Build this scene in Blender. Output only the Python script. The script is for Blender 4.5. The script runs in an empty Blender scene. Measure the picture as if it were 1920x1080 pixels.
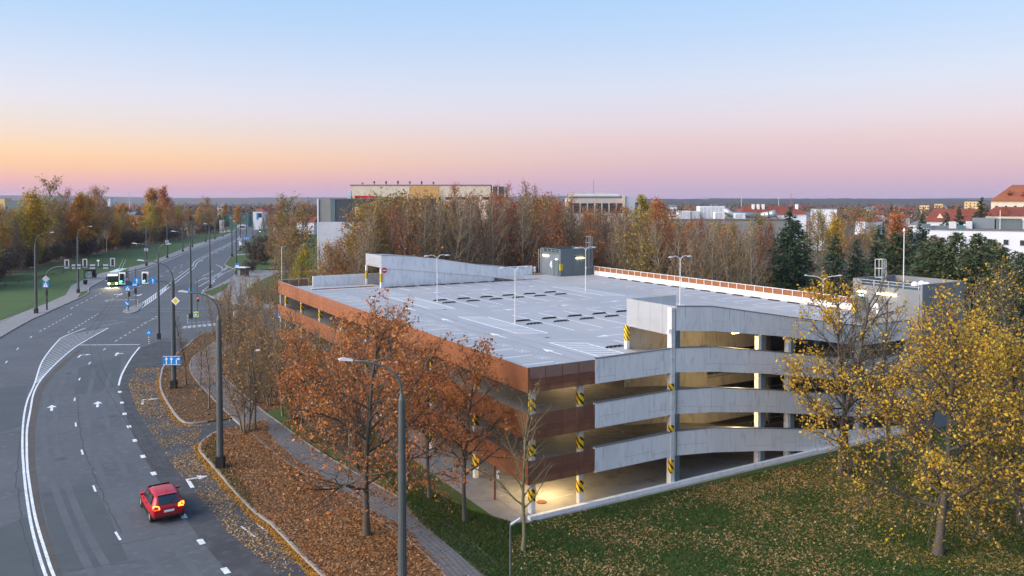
import bpy, bmesh, math, random
import numpy as np
from mathutils import Vector, Matrix

# ------------------------------------------------------------------ camera
SC = bpy.context.scene
COL = SC.collection
CAM_H = 20.7
FPX, CX, CY, HOR = 1500.0, 960.0, 415.0, 375.0
PITCH = math.atan((CY - HOR) / FPX)
cam_d = bpy.data.cameras.new("camera")
cam = bpy.data.objects.new("camera", cam_d)
COL.objects.link(cam)
cam.location = (0, 0, CAM_H)
cam.rotation_euler = (math.pi / 2 - PITCH, 0, 0)
cam_d.sensor_width = 36.0
cam_d.lens = 36.0 * FPX / 1920.0
cam_d.shift_x = 0.0
cam_d.shift_y = -(540.0 - CY) / 1920.0
cam_d.clip_start = 0.5
cam_d.clip_end = 20000.0
SC.camera = cam

# ------------------------------------------------------------------ world: dusk sky
SUN_AZ = math.radians(-112.0)
GLOW_AZ = math.radians(-78.0)      # measured from +Y, negative = left
SUN_EL = math.radians(28.0)
world = bpy.data.worlds.new("World")
SC.world = world
world.use_nodes = True
wt = world.node_tree
wt.nodes.clear()
def wn(t, **k):
    n = wt.nodes.new(t)
    for a, b in k.items(): setattr(n, a, b)
    return n
def srgb(r, g, b):
    f = lambda c: (c / 255.0 / 12.92) if c / 255.0 <= 0.04045 else ((c / 255.0 + 0.055) / 1.055) ** 2.4
    return (f(r), f(g), f(b), 1.0)
tc = wn('ShaderNodeTexCoord')
nrm = wn('ShaderNodeVectorMath', operation='NORMALIZE')
wt.links.new(tc.outputs['Generated'], nrm.inputs[0])
sep = wn('ShaderNodeSeparateXYZ')
wt.links.new(nrm.outputs[0], sep.inputs[0])
asn = wn('ShaderNodeMath', operation='ARCSINE')
wt.links.new(sep.outputs['Z'], asn.inputs[0])
el = wn('ShaderNodeMath', operation='DIVIDE'); el.inputs[1].default_value = math.pi / 2
wt.links.new(asn.outputs[0], el.inputs[0])
def ramp(stops):
    r = wn('ShaderNodeValToRGB')
    e = r.color_ramp.elements
    while len(e) > 1: e.remove(e[-1])
    for i, (deg, c) in enumerate(stops):
        x = max(0.0, deg) / 90.0
        if i == 0: e[0].position = x; e[0].color = srgb(*c)
        else:
            q = e.new(x); q.color = srgb(*c)
    wt.links.new(el.outputs[0], r.inputs[0])
    return r
SKY_WARM = [(0, (186, 160, 200)), (0.6, (206, 166, 196)), (1.3, (232, 178, 182)), (2.2, (247, 196, 164)), (3.0, (248, 206, 172)), (3.9, (240, 212, 196)), (5.0, (230, 216, 218)),
            (6.6, (222, 220, 238)), (9.0, (204, 216, 244)), (12, (178, 208, 246)), (15, (160, 202, 247)), (35, (128, 186, 246)), (90, (104, 168, 244))]
SKY_COOL = [(0, (178, 164, 204)), (1.2, (192, 168, 204)), (2.6, (206, 176, 202)), (4.2, (215, 188, 208)), (5.6, (216, 202, 224)),
            (8.0, (206, 212, 238)), (11.5, (182, 206, 244)), (15, (162, 201, 246)), (35, (128, 186, 246)), (90, (104, 168, 244))]
rw, rc = ramp(SKY_WARM), ramp(SKY_COOL)
dot = wn('ShaderNodeVectorMath', operation='DOT_PRODUCT')
wt.links.new(nrm.outputs[0], dot.inputs[0])
dot.inputs[1].default_value = (math.sin(GLOW_AZ), math.cos(GLOW_AZ), 0)
mr = wn('ShaderNodeMapRange'); mr.interpolation_type = 'SMOOTHSTEP'
mr.inputs['From Min'].default_value = -0.10
mr.inputs['From Max'].default_value = 0.80
wt.links.new(dot.outputs['Value'], mr.inputs['Value'])
mx = wn('ShaderNodeMix', data_type='RGBA')
cn = wn('ShaderNodeTexNoise'); cn.inputs['Scale'].default_value = 2.2; cn.inputs['Detail'].default_value = 4
cm = wn('ShaderNodeMapping'); cm.inputs['Scale'].default_value = (1, 1, 9); wt.links.new(nrm.outputs[0], cm.inputs[0]); wt.links.new(cm.outputs[0], cn.inputs[0])
cf = wn('ShaderNodeMath', operation='MULTIPLY_ADD'); cf.inputs[1].default_value = 0.22; cf.inputs[2].default_value = -0.11; wt.links.new(cn.outputs['Fac'], cf.inputs[0])
ca = wn('ShaderNodeMath', operation='ADD'); ca.use_clamp = True; wt.links.new(mr.outputs[0], ca.inputs[0]); wt.links.new(cf.outputs[0], ca.inputs[1])
wt.links.new(ca.outputs[0], mx.inputs[0])
wt.links.new(rc.outputs[0], mx.inputs[6]); wt.links.new(rw.outputs[0], mx.inputs[7])
sky = wn('ShaderNodeTexSky'); sky.sky_type = 'NISHITA'; sky.sun_disc = False
sky.sun_elevation = math.radians(3.0); sky.sun_rotation = SUN_AZ
sky.air_density = 1.0; sky.dust_density = 1.0
bg1 = wn('ShaderNodeBackground'); bg1.inputs[1].default_value = 0.605
bg2 = wn('ShaderNodeBackground'); bg2.inputs[1].default_value = 0.05
wt.links.new(mx.outputs[2], bg1.inputs[0]); wt.links.new(sky.outputs[0], bg2.inputs[0])
ads = wn('ShaderNodeAddShader'); wo = wn('ShaderNodeOutputWorld')
wt.links.new(bg1.outputs[0], ads.inputs[0]); wt.links.new(bg2.outputs[0], ads.inputs[1])
wt.links.new(ads.outputs[0], wo.inputs[0])

# one soft low sun: the afterglow in the west
sd = bpy.data.lights.new("sun", 'SUN'); sd.energy = 4.1; sd.angle = math.radians(64); sd.color = (1.0, 0.87, 0.76)
so = bpy.data.objects.new("sun", sd); COL.objects.link(so)
sv = Vector((math.sin(SUN_AZ) * math.cos(SUN_EL), math.cos(SUN_AZ) * math.cos(SUN_EL), math.sin(SUN_EL)))
so.rotation_euler = sv.to_track_quat('Z', 'Y').to_euler()
so.location = (-60, 0, 60)

SC.view_settings.view_transform = 'Standard'
SC.view_settings.look = 'None'
SC.view_settings.exposure = 0.64
SC.view_settings.gamma = 1.0
SC.view_settings.use_curve_mapping = False
SC.cycles.max_bounces = 6
SC.cycles.transparent_max_bounces = 12
SC.cycles.diffuse_bounces = 3
SC.cycles.glossy_bounces = 2
SC.cycles.volume_bounces = 0
SC.cycles.use_denoising = True

# ------------------------------------------------------------------ helpers
def ray(px, py):
    d = (px - CX, FPX, -(py - CY)); c, s = math.cos(PITCH), math.sin(PITCH)
    return (d[0], d[1] * c + d[2] * s, -d[1] * s + d[2] * c)
def at(px, py, z=0.0):
    """the place on the level z that the photograph shows at px, py"""
    d = ray(px, py); t = (z - CAM_H) / d[2]
    return Vector((t * d[0], t * d[1], z))
def far(px, Y, z=0.0):
    return Vector(((px - CX) / FPX * Y, Y, z))
def zat(py, Y):
    return CAM_H - (py - HOR) / FPX * Y
TH = math.radians(30.2)
G0 = at(990, 977)
VX = Vector((math.cos(TH), math.sin(TH), 0)); UX = Vector((-math.sin(TH), math.cos(TH), 0))
def gw(b, a, z=0.0):
    """garage frame to world: b along the front, a along the left side"""
    return G0 + VX * b + UX * a + Vector((0, 0, z))

def tag(o, label=None, cat=None, group=None, kind=None):
    if label: o['label'] = label
    if cat: o['category'] = cat
    if group: o['group'] = group
    if kind: o['kind'] = kind
    return o
def thing(name, label, cat, loc=(0, 0, 0), rz=0.0, group=None):
    o = bpy.data.objects.new(name, None); COL.objects.link(o)
    o.empty_display_size = 0.3
    o.location = loc; o.rotation_euler = (0, 0, rz)
    return tag(o, label, cat, group)
def copy_tree(o, parent=None):
    c = o.copy(); COL.objects.link(c)
    if parent: c.parent = parent
    for ch in list(o.children): copy_tree(ch, c)
    return c
def link(name, me, parent=None, loc=None, rz=None):
    o = bpy.data.objects.new(name, me); COL.objects.link(o)
    if parent: o.parent = parent
    if loc is not None: o.location = loc
    if rz is not None: o.rotation_euler = (0, 0, rz)
    return o

class MB:
    """collects shapes for one mesh object"""
    def __init__(s): s.v = []; s.f = []; s.m = []
    def add(s, vs, fs, mi=0):
        n = len(s.v); s.v += [tuple(v) for v in vs]
        for f in fs: s.f.append([i + n for i in f]); s.m.append(mi)
        return s
    def box(s, c, d, rz=0.0, mi=0, taper=1.0):
        x, y, z = d[0] / 2, d[1] / 2, d[2] / 2; cr, sr = math.cos(rz), math.sin(rz)
        vs = []
        for k, t in ((-1, 1.0), (1, taper)):
            for i, j in ((-1, -1), (1, -1), (1, 1), (-1, 1)):
                px, py = i * x * t, j * y * t
                vs.append((c[0] + px * cr - py * sr, c[1] + px * sr + py * cr, c[2] + k * z))
        return s.add(vs, [(3, 2, 1, 0), (4, 5, 6, 7), (0, 1, 5, 4), (1, 2, 6, 5), (2, 3, 7, 6), (3, 0, 4, 7)], mi)
    def b2(s, x0, x1, y0, y1, z0, z1, mi=0):
        return s.box(((x0 + x1) / 2, (y0 + y1) / 2, (z0 + z1) / 2), (abs(x1 - x0), abs(y1 - y0), abs(z1 - z0)), 0, mi)
    def quad(s, a, b, c, d, mi=0): return s.add([a, b, c, d], [(0, 1, 2, 3)], mi)
    def poly(s, pts, mi=0): return s.add(pts, [tuple(range(len(pts)))], mi)
    def prism(s, pts, z0, z1, mi=0):
        n = len(pts)
        ar = sum(pts[i][0] * pts[(i + 1) % n][1] - pts[(i + 1) % n][0] * pts[i][1] for i in range(n))
        if ar < 0: pts = pts[::-1]
        vs = [(p[0], p[1], z0) for p in pts] + [(p[0], p[1], z1) for p in pts]
        fs = [tuple(range(n))[::-1], tuple(range(n, 2 * n))] + [(i, (i + 1) % n, n + (i + 1) % n, n + i) for i in range(n)]
        return s.add(vs, fs, mi)
    def tube(s, pts, rad, n=8, mi=0, cap=True):
        pts = [Vector(p) for p in pts]
        if not hasattr(rad, '__len__'): rad = [rad] * len(pts)
        rings = []; up = None
        for i, p in enumerate(pts):
            d = (pts[min(i + 1, len(pts) - 1)] - pts[max(i - 1, 0)]).normalized()
            if up is None:
                up = d.orthogonal().normalized()
            up = (up - d * up.dot(d))
            up = up.normalized() if up.length > 1e-6 else d.orthogonal().normalized()
            w = d.cross(up)
            rings.append([p + (up * math.cos(2 * math.pi * k / n) + w * math.sin(2 * math.pi * k / n)) * rad[i] for k in range(n)])
        vs = [q for r in rings for q in r]; fs = []
        for i in range(len(pts) - 1):
            for k in range(n):
                a, b = i * n + k, i * n + (k + 1) % n
                fs.append((a, b, b + n, a + n))
        if cap: fs += [tuple(range(n))[::-1], tuple(range((len(pts) - 1) * n, len(pts) * n))]
        return s.add(vs, fs, mi)
    def cyl(s, c, r, h, n=12, mi=0, r2=None):
        return s.tube([c, (c[0], c[1], c[2] + h)], [r, r if r2 is None else r2], n, mi)
    def lathe(s, c, prof, n=12, mi=0):
        vs = []; fs = []
        for r, z in prof:
            vs += [(c[0] + r * math.cos(2 * math.pi * k / n), c[1] + r * math.sin(2 * math.pi * k / n), c[2] + z) for k in range(n)]
        for i in range(len(prof) - 1):
            for k in range(n):
                a, b = i * n + k, i * n + (k + 1) % n
                fs.append((a, b, b + n, a + n))
        fs += [tuple(range(n))[::-1], tuple(range((len(prof) - 1) * n, len(prof) * n))]
        return s.add(vs, fs, mi)
    def strip(s, pts, w, z, mi=0):
        """flat ribbon of width w along pts (x, y)"""
        L, R = offset_line(pts, w / 2), offset_line(pts, -w / 2)
        n = len(pts); vs = [(p[0], p[1], z) for p in L] + [(p[0], p[1], z) for p in R]
        return s.add(vs, [(n + i, n + i + 1, i + 1, i) for i in range(n - 1)], mi)
    def wall(s, pts, w, z0, z1, mi=0):
        """solid of width w along pts between z0 and z1 (numbers or lists)"""
        n = len(pts)
        if not hasattr(z0, '__len__'): z0 = [z0] * n
        if not hasattr(z1, '__len__'): z1 = [z1] * n
        L, R = offset_line(pts, w / 2), offset_line(pts, -w / 2)
        vs = []
        for i in range(n):
            vs += [(L[i][0], L[i][1], z0[i]), (R[i][0], R[i][1], z0[i]), (R[i][0], R[i][1], z1[i]), (L[i][0], L[i][1], z1[i])]
        fs = [(0, 1, 2, 3), (4 * n - 1, 4 * n - 2, 4 * n - 3, 4 * n - 4)]
        for i in range(n - 1):
            for k in range(4):
                a, b = 4 * i + k, 4 * i + (k + 1) % 4
                fs.append((b, a, a + 4, b + 4))
        return s.add(vs, fs, mi)
    def build(s, name, mats, parent=None, smooth=False, loc=None, rz=None, bevel=0):
        me = bpy.data.meshes.new(name)
        me.from_pydata(s.v, [], s.f)
        if not isinstance(mats, (list, tuple)): mats = [mats]
        for m in mats: me.materials.append(m)
        if len(mats) > 1: me.polygons.foreach_set('material_index', s.m)
        if smooth: me.polygons.foreach_set('use_smooth', [True] * len(s.f))
        me.update()
        o = link(name, me, parent, loc, rz)
        if bevel:
            b = o.modifiers.new('bevel', 'BEVEL'); b.width = bevel; b.segments = 2; b.limit_method = 'ANGLE'
        return o
def offset_line(pts, d):
    out = []
    n = len(pts)
    for i in range(n):
        a = pts[max(i - 1, 0)]; b = pts[min(i + 1, n - 1)]
        tx, ty = b[0] - a[0], b[1] - a[1]; l = math.hypot(tx, ty) or 1
        out.append((pts[i][0] - ty / l * d, pts[i][1] + tx / l * d))
    return out
def smooth_line(pts, k=6):
    """Catmull-Rom through pts"""
    P = [Vector((p[0], p[1], 0)) for p in pts]; out = []
    for i in range(len(P) - 1):
        p0, p1, p2, p3 = P[max(i - 1, 0)], P[i], P[i + 1], P[min(i + 2, len(P) - 1)]
        for j in range(k):
            t = j / k
            out.append(0.5 * ((2 * p1) + (p2 - p0) * t + (2 * p0 - 5 * p1 + 4 * p2 - p3) * t * t + (3 * p1 - p0 - 3 * p2 + p3) * t ** 3))
    out.append(P[-1])
    return [(p.x, p.y) for p in out]
def gpx(pts, z=0.0): return [tuple(at(x, y, z)[:2]) for x, y in pts]

# ------------------------------------------------------------------ materials
def new_mat(name):
    m = bpy.data.materials.new(name); m.use_nodes = True
    nt = m.node_tree; b = nt.nodes['Principled BSDF']
    return m, nt, b
def node(nt, t, **k):
    n = nt.nodes.new(t)
    for a, b in k.items(): setattr(n, a, b)
    return n
def pm(name, c1, c2=None, scale=1.0, rough=0.7, bump=0.0, metal=0.0, stretch=(1, 1, 1), coord='Object', c3=None, scale3=8.0, spec=0.3):
    """procedural material: noise between two colours, finer third tone, bump"""
    m, nt, b = new_mat(name)
    b.inputs['Roughness'].default_value = rough; b.inputs['Metallic'].default_value = metal
    b.inputs['Specular IOR Level'].default_value = spec
    c1 = tuple(c1) + (1,); c2 = tuple(c2) + (1,) if c2 else tuple(x * 0.8 for x in c1[:3]) + (1,)
    t = node(nt, 'ShaderNodeTexCoord'); mp = node(nt, 'ShaderNodeMapping'); mp.inputs['Scale'].default_value = stretch
    nt.links.new(t.outputs[coord], mp.inputs[0])
    n1 = node(nt, 'ShaderNodeTexNoise'); n1.inputs['Scale'].default_value = scale; n1.inputs['Detail'].default_value = 5; n1.inputs['Roughness'].default_value = 0.62
    nt.links.new(mp.outputs[0], n1.inputs[0])
    mr = node(nt, 'ShaderNodeMapRange'); mr.inputs[1].default_value = 0.33; mr.inputs[2].default_value = 0.67
    nt.links.new(n1.outputs['Fac'], mr.inputs[0])
    mix = node(nt, 'ShaderNodeMix', data_type='RGBA'); mix.inputs[6].default_value = c1; mix.inputs[7].default_value = c2
    nt.links.new(mr.outputs[0], mix.inputs[0]); out = mix.outputs[2]
    if c3:
        n2 = node(nt, 'ShaderNodeTexNoise'); n2.inputs['Scale'].default_value = scale3; n2.inputs['Detail'].default_value = 3
        nt.links.new(mp.outputs[0], n2.inputs[0])
        m2 = node(nt, 'ShaderNodeMapRange'); m2.inputs[1].default_value = 0.52; m2.inputs[2].default_value = 0.72
        nt.links.new(n2.outputs['Fac'], m2.inputs[0])
        mix2 = node(nt, 'ShaderNodeMix', data_type='RGBA'); mix2.inputs[7].default_value = tuple(c3) + (1,)
        nt.links.new(m2.outputs[0], mix2.inputs[0]); nt.links.new(out, mix2.inputs[6]); out = mix2.outputs[2]
    nt.links.new(out, b.inputs['Base Color'])
    if bump:
        n3 = node(nt, 'ShaderNodeTexNoise'); n3.inputs['Scale'].default_value = max(scale, scale3) * 4; n3.inputs['Detail'].default_value = 3
        nt.links.new(mp.outputs[0], n3.inputs[0])
        bp = node(nt, 'ShaderNodeBump'); bp.inputs['Strength'].default_value = bump; bp.inputs['Distance'].default_value = 0.03
        nt.links.new(n3.outputs['Fac'], bp.inputs['Height']); nt.links.new(bp.outputs[0], b.inputs['Normal'])
    return m
def leaf_mat(name, cols, transl=0.35):
    """each leaf its own tone (random per island)"""
    m, nt, b = new_mat(name)
    g = node(nt, 'ShaderNodeNewGeometry'); r = node(nt, 'ShaderNodeValToRGB')
    e = r.color_ramp.elements
    while len(e) > 1: e.remove(e[-1])
    for i, c in enumerate(cols):
        x = i / max(1, len(cols) - 1)
        if i == 0: e[0].position = 0; e[0].color = tuple(c) + (1,)
        else: e.new(x).color = tuple(c) + (1,)
    tcn = node(nt, 'ShaderNodeTexCoord'); nz = node(nt, 'ShaderNodeTexNoise'); nz.inputs['Scale'].default_value = 0.55; nz.inputs['Detail'].default_value = 2
    nt.links.new(tcn.outputs['Object'], nz.inputs[0])
    sm = node(nt, 'ShaderNodeMapRange'); sm.inputs[1].default_value = .3; sm.inputs[2].default_value = .7; sm.inputs[3].default_value = -.25; sm.inputs[4].default_value = .25; nt.links.new(nz.outputs['Fac'], sm.inputs[0])
    adn = node(nt, 'ShaderNodeMath', operation='ADD'); nt.links.new(g.outputs['Random Per Island'], adn.inputs[0]); nt.links.new(sm.outputs[0], adn.inputs[1])
    pg = node(nt, 'ShaderNodeMath', operation='PINGPONG'); pg.inputs[1].default_value = 1.0; nt.links.new(adn.outputs[0], pg.inputs[0])
    nt.links.new(pg.outputs[0], r.inputs[0])
    b.inputs['Roughness'].default_value = 0.6; b.inputs['Specular IOR Level'].default_value = 0.25
    nt.links.new(r.outputs[0], b.inputs['Base Color'])
    if transl:
        tr = node(nt, 'ShaderNodeBsdfTranslucent'); nt.links.new(r.outputs[0], tr.inputs[0])
        ms = node(nt, 'ShaderNodeMixShader'); ms.inputs[0].default_value = transl
        nt.links.new(b.outputs[0], ms.inputs[1]); nt.links.new(tr.outputs[0], ms.inputs[2])
        nt.links.new(ms.outputs[0], nt.nodes['Material Output'].inputs[0])
    return m
def emit(name, c, s):
    m, nt, b = new_mat(name)
    b.inputs['Base Color'].default_value = tuple(c) + (1,)
    b.inputs['Emission Color'].default_value = tuple(c) + (1,); b.inputs['Emission Strength'].default_value = s
    return m
M = {}
M['asphalt'] = pm('asphalt', (.100, .108, .118), (.078, .085, .094), 0.14, 0.82, 0.2, c3=(.118, .124, .132), scale3=1.6)
M['asphalt_dark'] = pm('asphalt_dark', (.044, .046, .051), (.066, .068, .073), 0.35, 0.85, 0.3, c3=(.085, .085, .088), scale3=1.4)
M['asphalt_patch'] = pm('asphalt_patch', (.066, .074, .080), (.078, .087, .093), 0.5, 0.8, 0.1)
M['asphalt_worn'] = pm('asphalt_worn', (.104, .112, .122), (.083, .090, .099), 0.25, 0.8, 0.1, c3=(.100, .107, .117), scale3=1.2)
M['dirt'] = pm('dirt', (.10, .085, .075), (.07, .065, .062), 0.8, 0.9, 0.2)
M['paint'] = pm('paint', (.78, .80, .82), (.58, .60, .62), 1.2, 0.6, c3=(.38, .39, .41), scale3=5)
M['paint_worn'] = pm('paint_worn', (.46, .48, .50), (.26, .275, .29), 1.0, 0.7, c3=(.13, .14, .15), scale3=3.5)
M['paver'] = pm('paver', (.25, .24, .24), (.20, .195, .198), 0.4, 0.85, 0.15, c3=(.18, .17, .165), scale3=4)
M['path_paver'] = pm('path_paver', (.175, .172, .178), (.14, .138, .142), 0.5, 0.85, 0.2, c3=(.11, .105, .10), scale3=5)
M['kerb'] = pm('kerb', (.34, .32, .29), (.24, .22, .20), 0.6, 0.85, 0.1)
M['grass'] = pm('grass', (.034, .078, .014), (.054, .088, .020), 0.22, 0.9, 0.6, c3=(.085, .070, .028), scale3=1.1)
M['grass_bright'] = pm('grass_bright', (.040, .088, .020), (.058, .10, .026), 0.2, 0.9, 0.5, c3=(.075, .085, .03), scale3=2.0)
M['leafsoil'] = pm('leafsoil', (.115, .058, .024), (.070, .042, .020), 0.5, 0.95, 0.6, c3=(.050, .058, .020), scale3=2.2)
M['woodfloor'] = pm('woodfloor', (.12, .078, .045), (.08, .058, .038), 0.15, 0.95, 0.5, c3=(.11, .065, .03), scale3=1.2)
M['terrain'] = pm('terrain', (.075, .066, .050), (.055, .058, .038), 0.02, 0.95, 0.0, c3=(.11, .080, .055), scale3=0.10)
M['hill'] = pm('hill', (.040, .045, .050), (.058, .052, .050), 0.004, 0.95, 0.0, c3=(.030, .040, .036), scale3=0.03)
M['bark'] = pm('bark', (.125, .108, .085), (.080, .070, .057), 3.0, 0.9, 0.5, stretch=(1, 1, .25), c3=(.17, .155, .13), scale3=6)
M['bark_dark'] = pm('bark_dark', (.085, .074, .060), (.055, .048, .040), 3.0, 0.9, 0.5, stretch=(1, 1, .25), c3=(.12, .11, .09), scale3=6)
M['bark_tan'] = pm('bark_tan', (.205, .165, .122), (.125, .10, .075), 2.0, 0.9, 0.4, stretch=(1, 1, .3))
M['bark_birch'] = pm('bark_birch', (.46, .42, .38), (.32, .29, .26), 2.0, 0.8, 0.2, c3=(.08, .07, .065), scale3=5, stretch=(1, 1, .6))
M['bark_pale'] = pm('bark_pale', (.29, .245, .185), (.19, .16, .12), 2.0, 0.9, 0.4, stretch=(1, 1, .3), c3=(.20, .17, .12), scale3=3)
M['bark_moss'] = pm('bark_moss', (.19, .17, .085), (.125, .11, .068), 1.5, 0.9, 0.4, stretch=(1, 1, .3))
M['twig_red'] = pm('twig_red', (.20, .125, .095), (.145, .095, .075), 1.0, 0.9)
M['steel'] = pm('steel', (.10, .115, .118), (.075, .088, .090), 1.0, 0.5, 0.0, metal=0.2)
M['galv'] = pm('galv', (.46, .49, .52), (.38, .41, .44), 1.5, 0.42, 0.0, metal=0.55)
M['white_metal'] = pm('white_metal', (.72, .74, .76), (.60, .62, .64), 1.0, 0.5)
M['column_white'] = pm('column_white', (.62, .63, .64), (.52, .53, .54), 1.2, 0.7, c3=(.44, .44, .44), scale3=4)
M['lampgrey'] = pm('lampgrey', (.55, .57, .60), (.45, .47, .50), 2.0, 0.4)
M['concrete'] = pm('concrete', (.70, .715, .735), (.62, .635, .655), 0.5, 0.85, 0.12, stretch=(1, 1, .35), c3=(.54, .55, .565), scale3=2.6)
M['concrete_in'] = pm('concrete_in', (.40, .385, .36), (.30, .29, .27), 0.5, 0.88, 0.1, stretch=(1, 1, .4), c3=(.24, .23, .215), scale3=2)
M['deck'] = pm('deck', (.370, .368, .382), (.310, .312, .328), 0.09, 0.60, 0.05, c3=(.40, .375, .365), scale3=0.20, spec=.4)
M['deck_stain'] = pm('deck_stain', (.27, .272, .285), (.33, .332, .347), 0.6, 0.6)
M['paint_deck'] = pm('paint_deck', (.84, .85, .86), (.74, .75, .77), 1.2, 0.6)
M['floor'] = pm('floor', (.27, .27, .27), (.21, .21, .213), 0.2, 0.7, 0.05, c3=(.16, .16, .165), scale3=0.9)
M['soffit'] = pm('soffit', (.46, .46, .455), (.38, .38, .38), 0.3, 0.9)
M['bluegrey'] = pm('bluegrey', (.115, .165, .185), (.090, .135, .155), 0.8, 0.5, 0.0)
M['cladding'] = pm('cladding', (.125, .158, .170), (.105, .135, .147), 0.6, 0.45, stretch=(1, 1, .2))
M['cladding_light'] = pm('cladding_light', (.175, .21, .24), (.15, .18, .21), 0.6, 0.45, stretch=(1, 1, .2))
M['cladding_grey'] = pm('cladding_grey', (.20, .215, .235), (.16, .172, .19), 0.5, 0.55, stretch=(1, 1, .3))
M['roofdark'] = pm('roofdark', (.085, .11, .115), (.065, .085, .09), 0.5, 0.8)
M['rubber'] = pm('rubber', (.022, .020, .018), (.035, .031, .027), 2.0, 0.75)
M['black'] = pm('black', (.012, .012, .013), (.02, .02, .021), 2.0, 0.5)
M['blue_sign'] = pm('blue_sign', (.015, .24, .62), (.012, .21, .56), 1.0, 0.4)
M['white_sign'] = pm('white_sign', (.85, .87, .88), (.78, .80, .82), 1.0, 0.4)
M['yellow_sign'] = pm('yellow_sign', (.75, .55, .01), (.68, .48, .01), 1.0, 0.4)
M['lime_sign'] = pm('lime_sign', (.72, .85, .02), (.66, .78, .02), 1.0, 0.4)
M['red_sign'] = pm('red_sign', (.62, .02, .03), (.55, .02, .03), 1.0, 0.4)
M['sign_back'] = pm('sign_back', (.40, .43, .50), (.34, .37, .43), 2.0, 0.5, metal=0.2)
M['car_red'] = pm('car_red', (.42, .006, .018), (.38, .005, .016), 1.0, 0.28, spec=0.6)
M['car_white'] = pm('car_white', (.75, .76, .78), (.70, .71, .73), 1.0, 0.3)
M['glass'] = pm('glass', (.020, .026, .032), (.014, .018, .022), 0.5, 0.08, spec=0.8)
M['bus_green'] = pm('bus_green', (.22, .48, .02), (.19, .43, .02), 0.8, 0.35)
M['bus_white'] = pm('bus_white', (.72, .78, .76), (.64, .70, .68), 0.8, 0.4)
M['bus_dark'] = pm('bus_dark', (.045, .065, .05), (.035, .05, .04), 0.8, 0.3)
M['cream'] = pm('cream', (.66, .58, .46), (.58, .50, .40), 0.2, 0.8, c3=(.50, .42, .33), scale3=0.8)
M['beige'] = pm('beige', (.58, .50, .45), (.50, .44, .40), 0.2, 0.8)
M['ochre'] = pm('ochre', (.58, .36, .14), (.50, .30, .12), 0.3, 0.8)
M['whitewall'] = pm('whitewall', (.66, .69, .76), (.60, .63, .70), 0.15, 0.8)
M['darkwall'] = pm('darkwall', (.055, .072, .095), (.045, .060, .080), 0.3, 0.6)
M['greywall'] = pm('greywall', (.26, .27, .26), (.21, .22, .215), 0.3, 0.7)
M['lightwall'] = pm('lightwall', (.50, .53, .60), (.42, .45, .52), 0.5, 0.7)
M['yellowwall'] = pm('yellowwall', (.66, .46, .20), (.60, .42, .19), 0.1, 0.8)
M['redroof'] = pm('redroof', (.24, .060, .035), (.18, .045, .028), 0.3, 0.8, c3=(.13, .040, .028), scale3=1.5)
M['orangeroof'] = pm('orangeroof', (.30, .10, .045), (.23, .075, .035), 0.3, 0.8, c3=(.17, .06, .035), scale3=1.5)
M['greyroof'] = pm('greyroof', (.16, .17, .18), (.12, .13, .14), 0.3, 0.8)
M['teal'] = pm('teal', (.035, .16, .17), (.03, .13, .14), 0.5, 0.6)
M['windowdark'] = pm('windowdark', (.03, .035, .045), (.045, .05, .06), 0.8, 0.15, spec=.6)
M['wood'] = pm('wood', (.105, .075, .055), (.075, .055, .042), 1.2, 0.85, 0.2)
M['digit'] = pm('digit', (.66, .68, .71), (.55, .57, .60), 2.0, 0.6)
M['black_tar'] = pm('black_tar', (.048, .052, .056), (.062, .067, .072), 1.0, 0.8)
M['joint'] = pm('joint', (.36, .37, .385), (.28, .29, .30), 2.0, 0.9)
M['lampglow'] = emit('lampglow', (1.0, .72, .30), 14.0)
M['headlight'] = emit('headlight', (1.0, .86, .58), 22.0)
M['greenlamp'] = emit('greenlamp', (.08, .95, .70), 5.0)
M['redlamp'] = emit('redlamp', (1.0, .10, .02), 4.0)
M['taillight'] = emit('taillight', (1.0, .13, .012), 7.0)
M['exitlamp'] = emit('exitlamp', (.75, 1.0, .85), 2.5)
M['display'] = emit('display', (.92, .97, 1.0), 1.1)

def striped(name, ca, cb, pitch, slope, duty=0.5, axis='xz'):
    m, nt, b = new_mat(name); b.inputs['Roughness'].default_value = 0.5
    t = node(nt, 'ShaderNodeTexCoord'); s = node(nt, 'ShaderNodeSeparateXYZ'); nt.links.new(t.outputs['Object'], s.inputs[0])
    ad = node(nt, 'ShaderNodeMath', operation='SUBTRACT'); nt.links.new(s.outputs['X'], ad.inputs[0]); nt.links.new(s.outputs['Y'], ad.inputs[1])
    mu = node(nt, 'ShaderNodeMath', operation='MULTIPLY'); mu.inputs[1].default_value = slope; nt.links.new(ad.outputs[0], mu.inputs[0])
    a2 = node(nt, 'ShaderNodeMath', operation='ADD'); nt.links.new(mu.outputs[0], a2.inputs[0]); nt.links.new(s.outputs['Z'], a2.inputs[1])
    dv = node(nt, 'ShaderNodeMath', operation='DIVIDE'); dv.inputs[1].default_value = pitch; nt.links.new(a2.outputs[0], dv.inputs[0])
    fr = node(nt, 'ShaderNodeMath', operation='FRACT'); nt.links.new(dv.outputs[0], fr.inputs[0])
    gt = node(nt, 'ShaderNodeMath', operation='GREATER_THAN'); gt.inputs[1].default_value = duty; nt.links.new(fr.outputs[0], gt.inputs[0])
    mix = node(nt, 'ShaderNodeMix', data_type='RGBA'); mix.inputs[6].default_value = tuple(ca) + (1,); mix.inputs[7].default_value = tuple(cb) + (1,)
    nt.links.new(gt.outputs[0], mix.inputs[0]); nt.links.new(mix.outputs[2], b.inputs['Base Color'])
    return m
M['hazard'] = striped('hazard', (.78, .50, .005), (.015, .014, .013), 0.52, 1.0, 0.60)
M['hazard2'] = striped('hazard2', (.80, .55, .005), (.015, .014, .013), 0.42, 1.3, 0.60)
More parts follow.
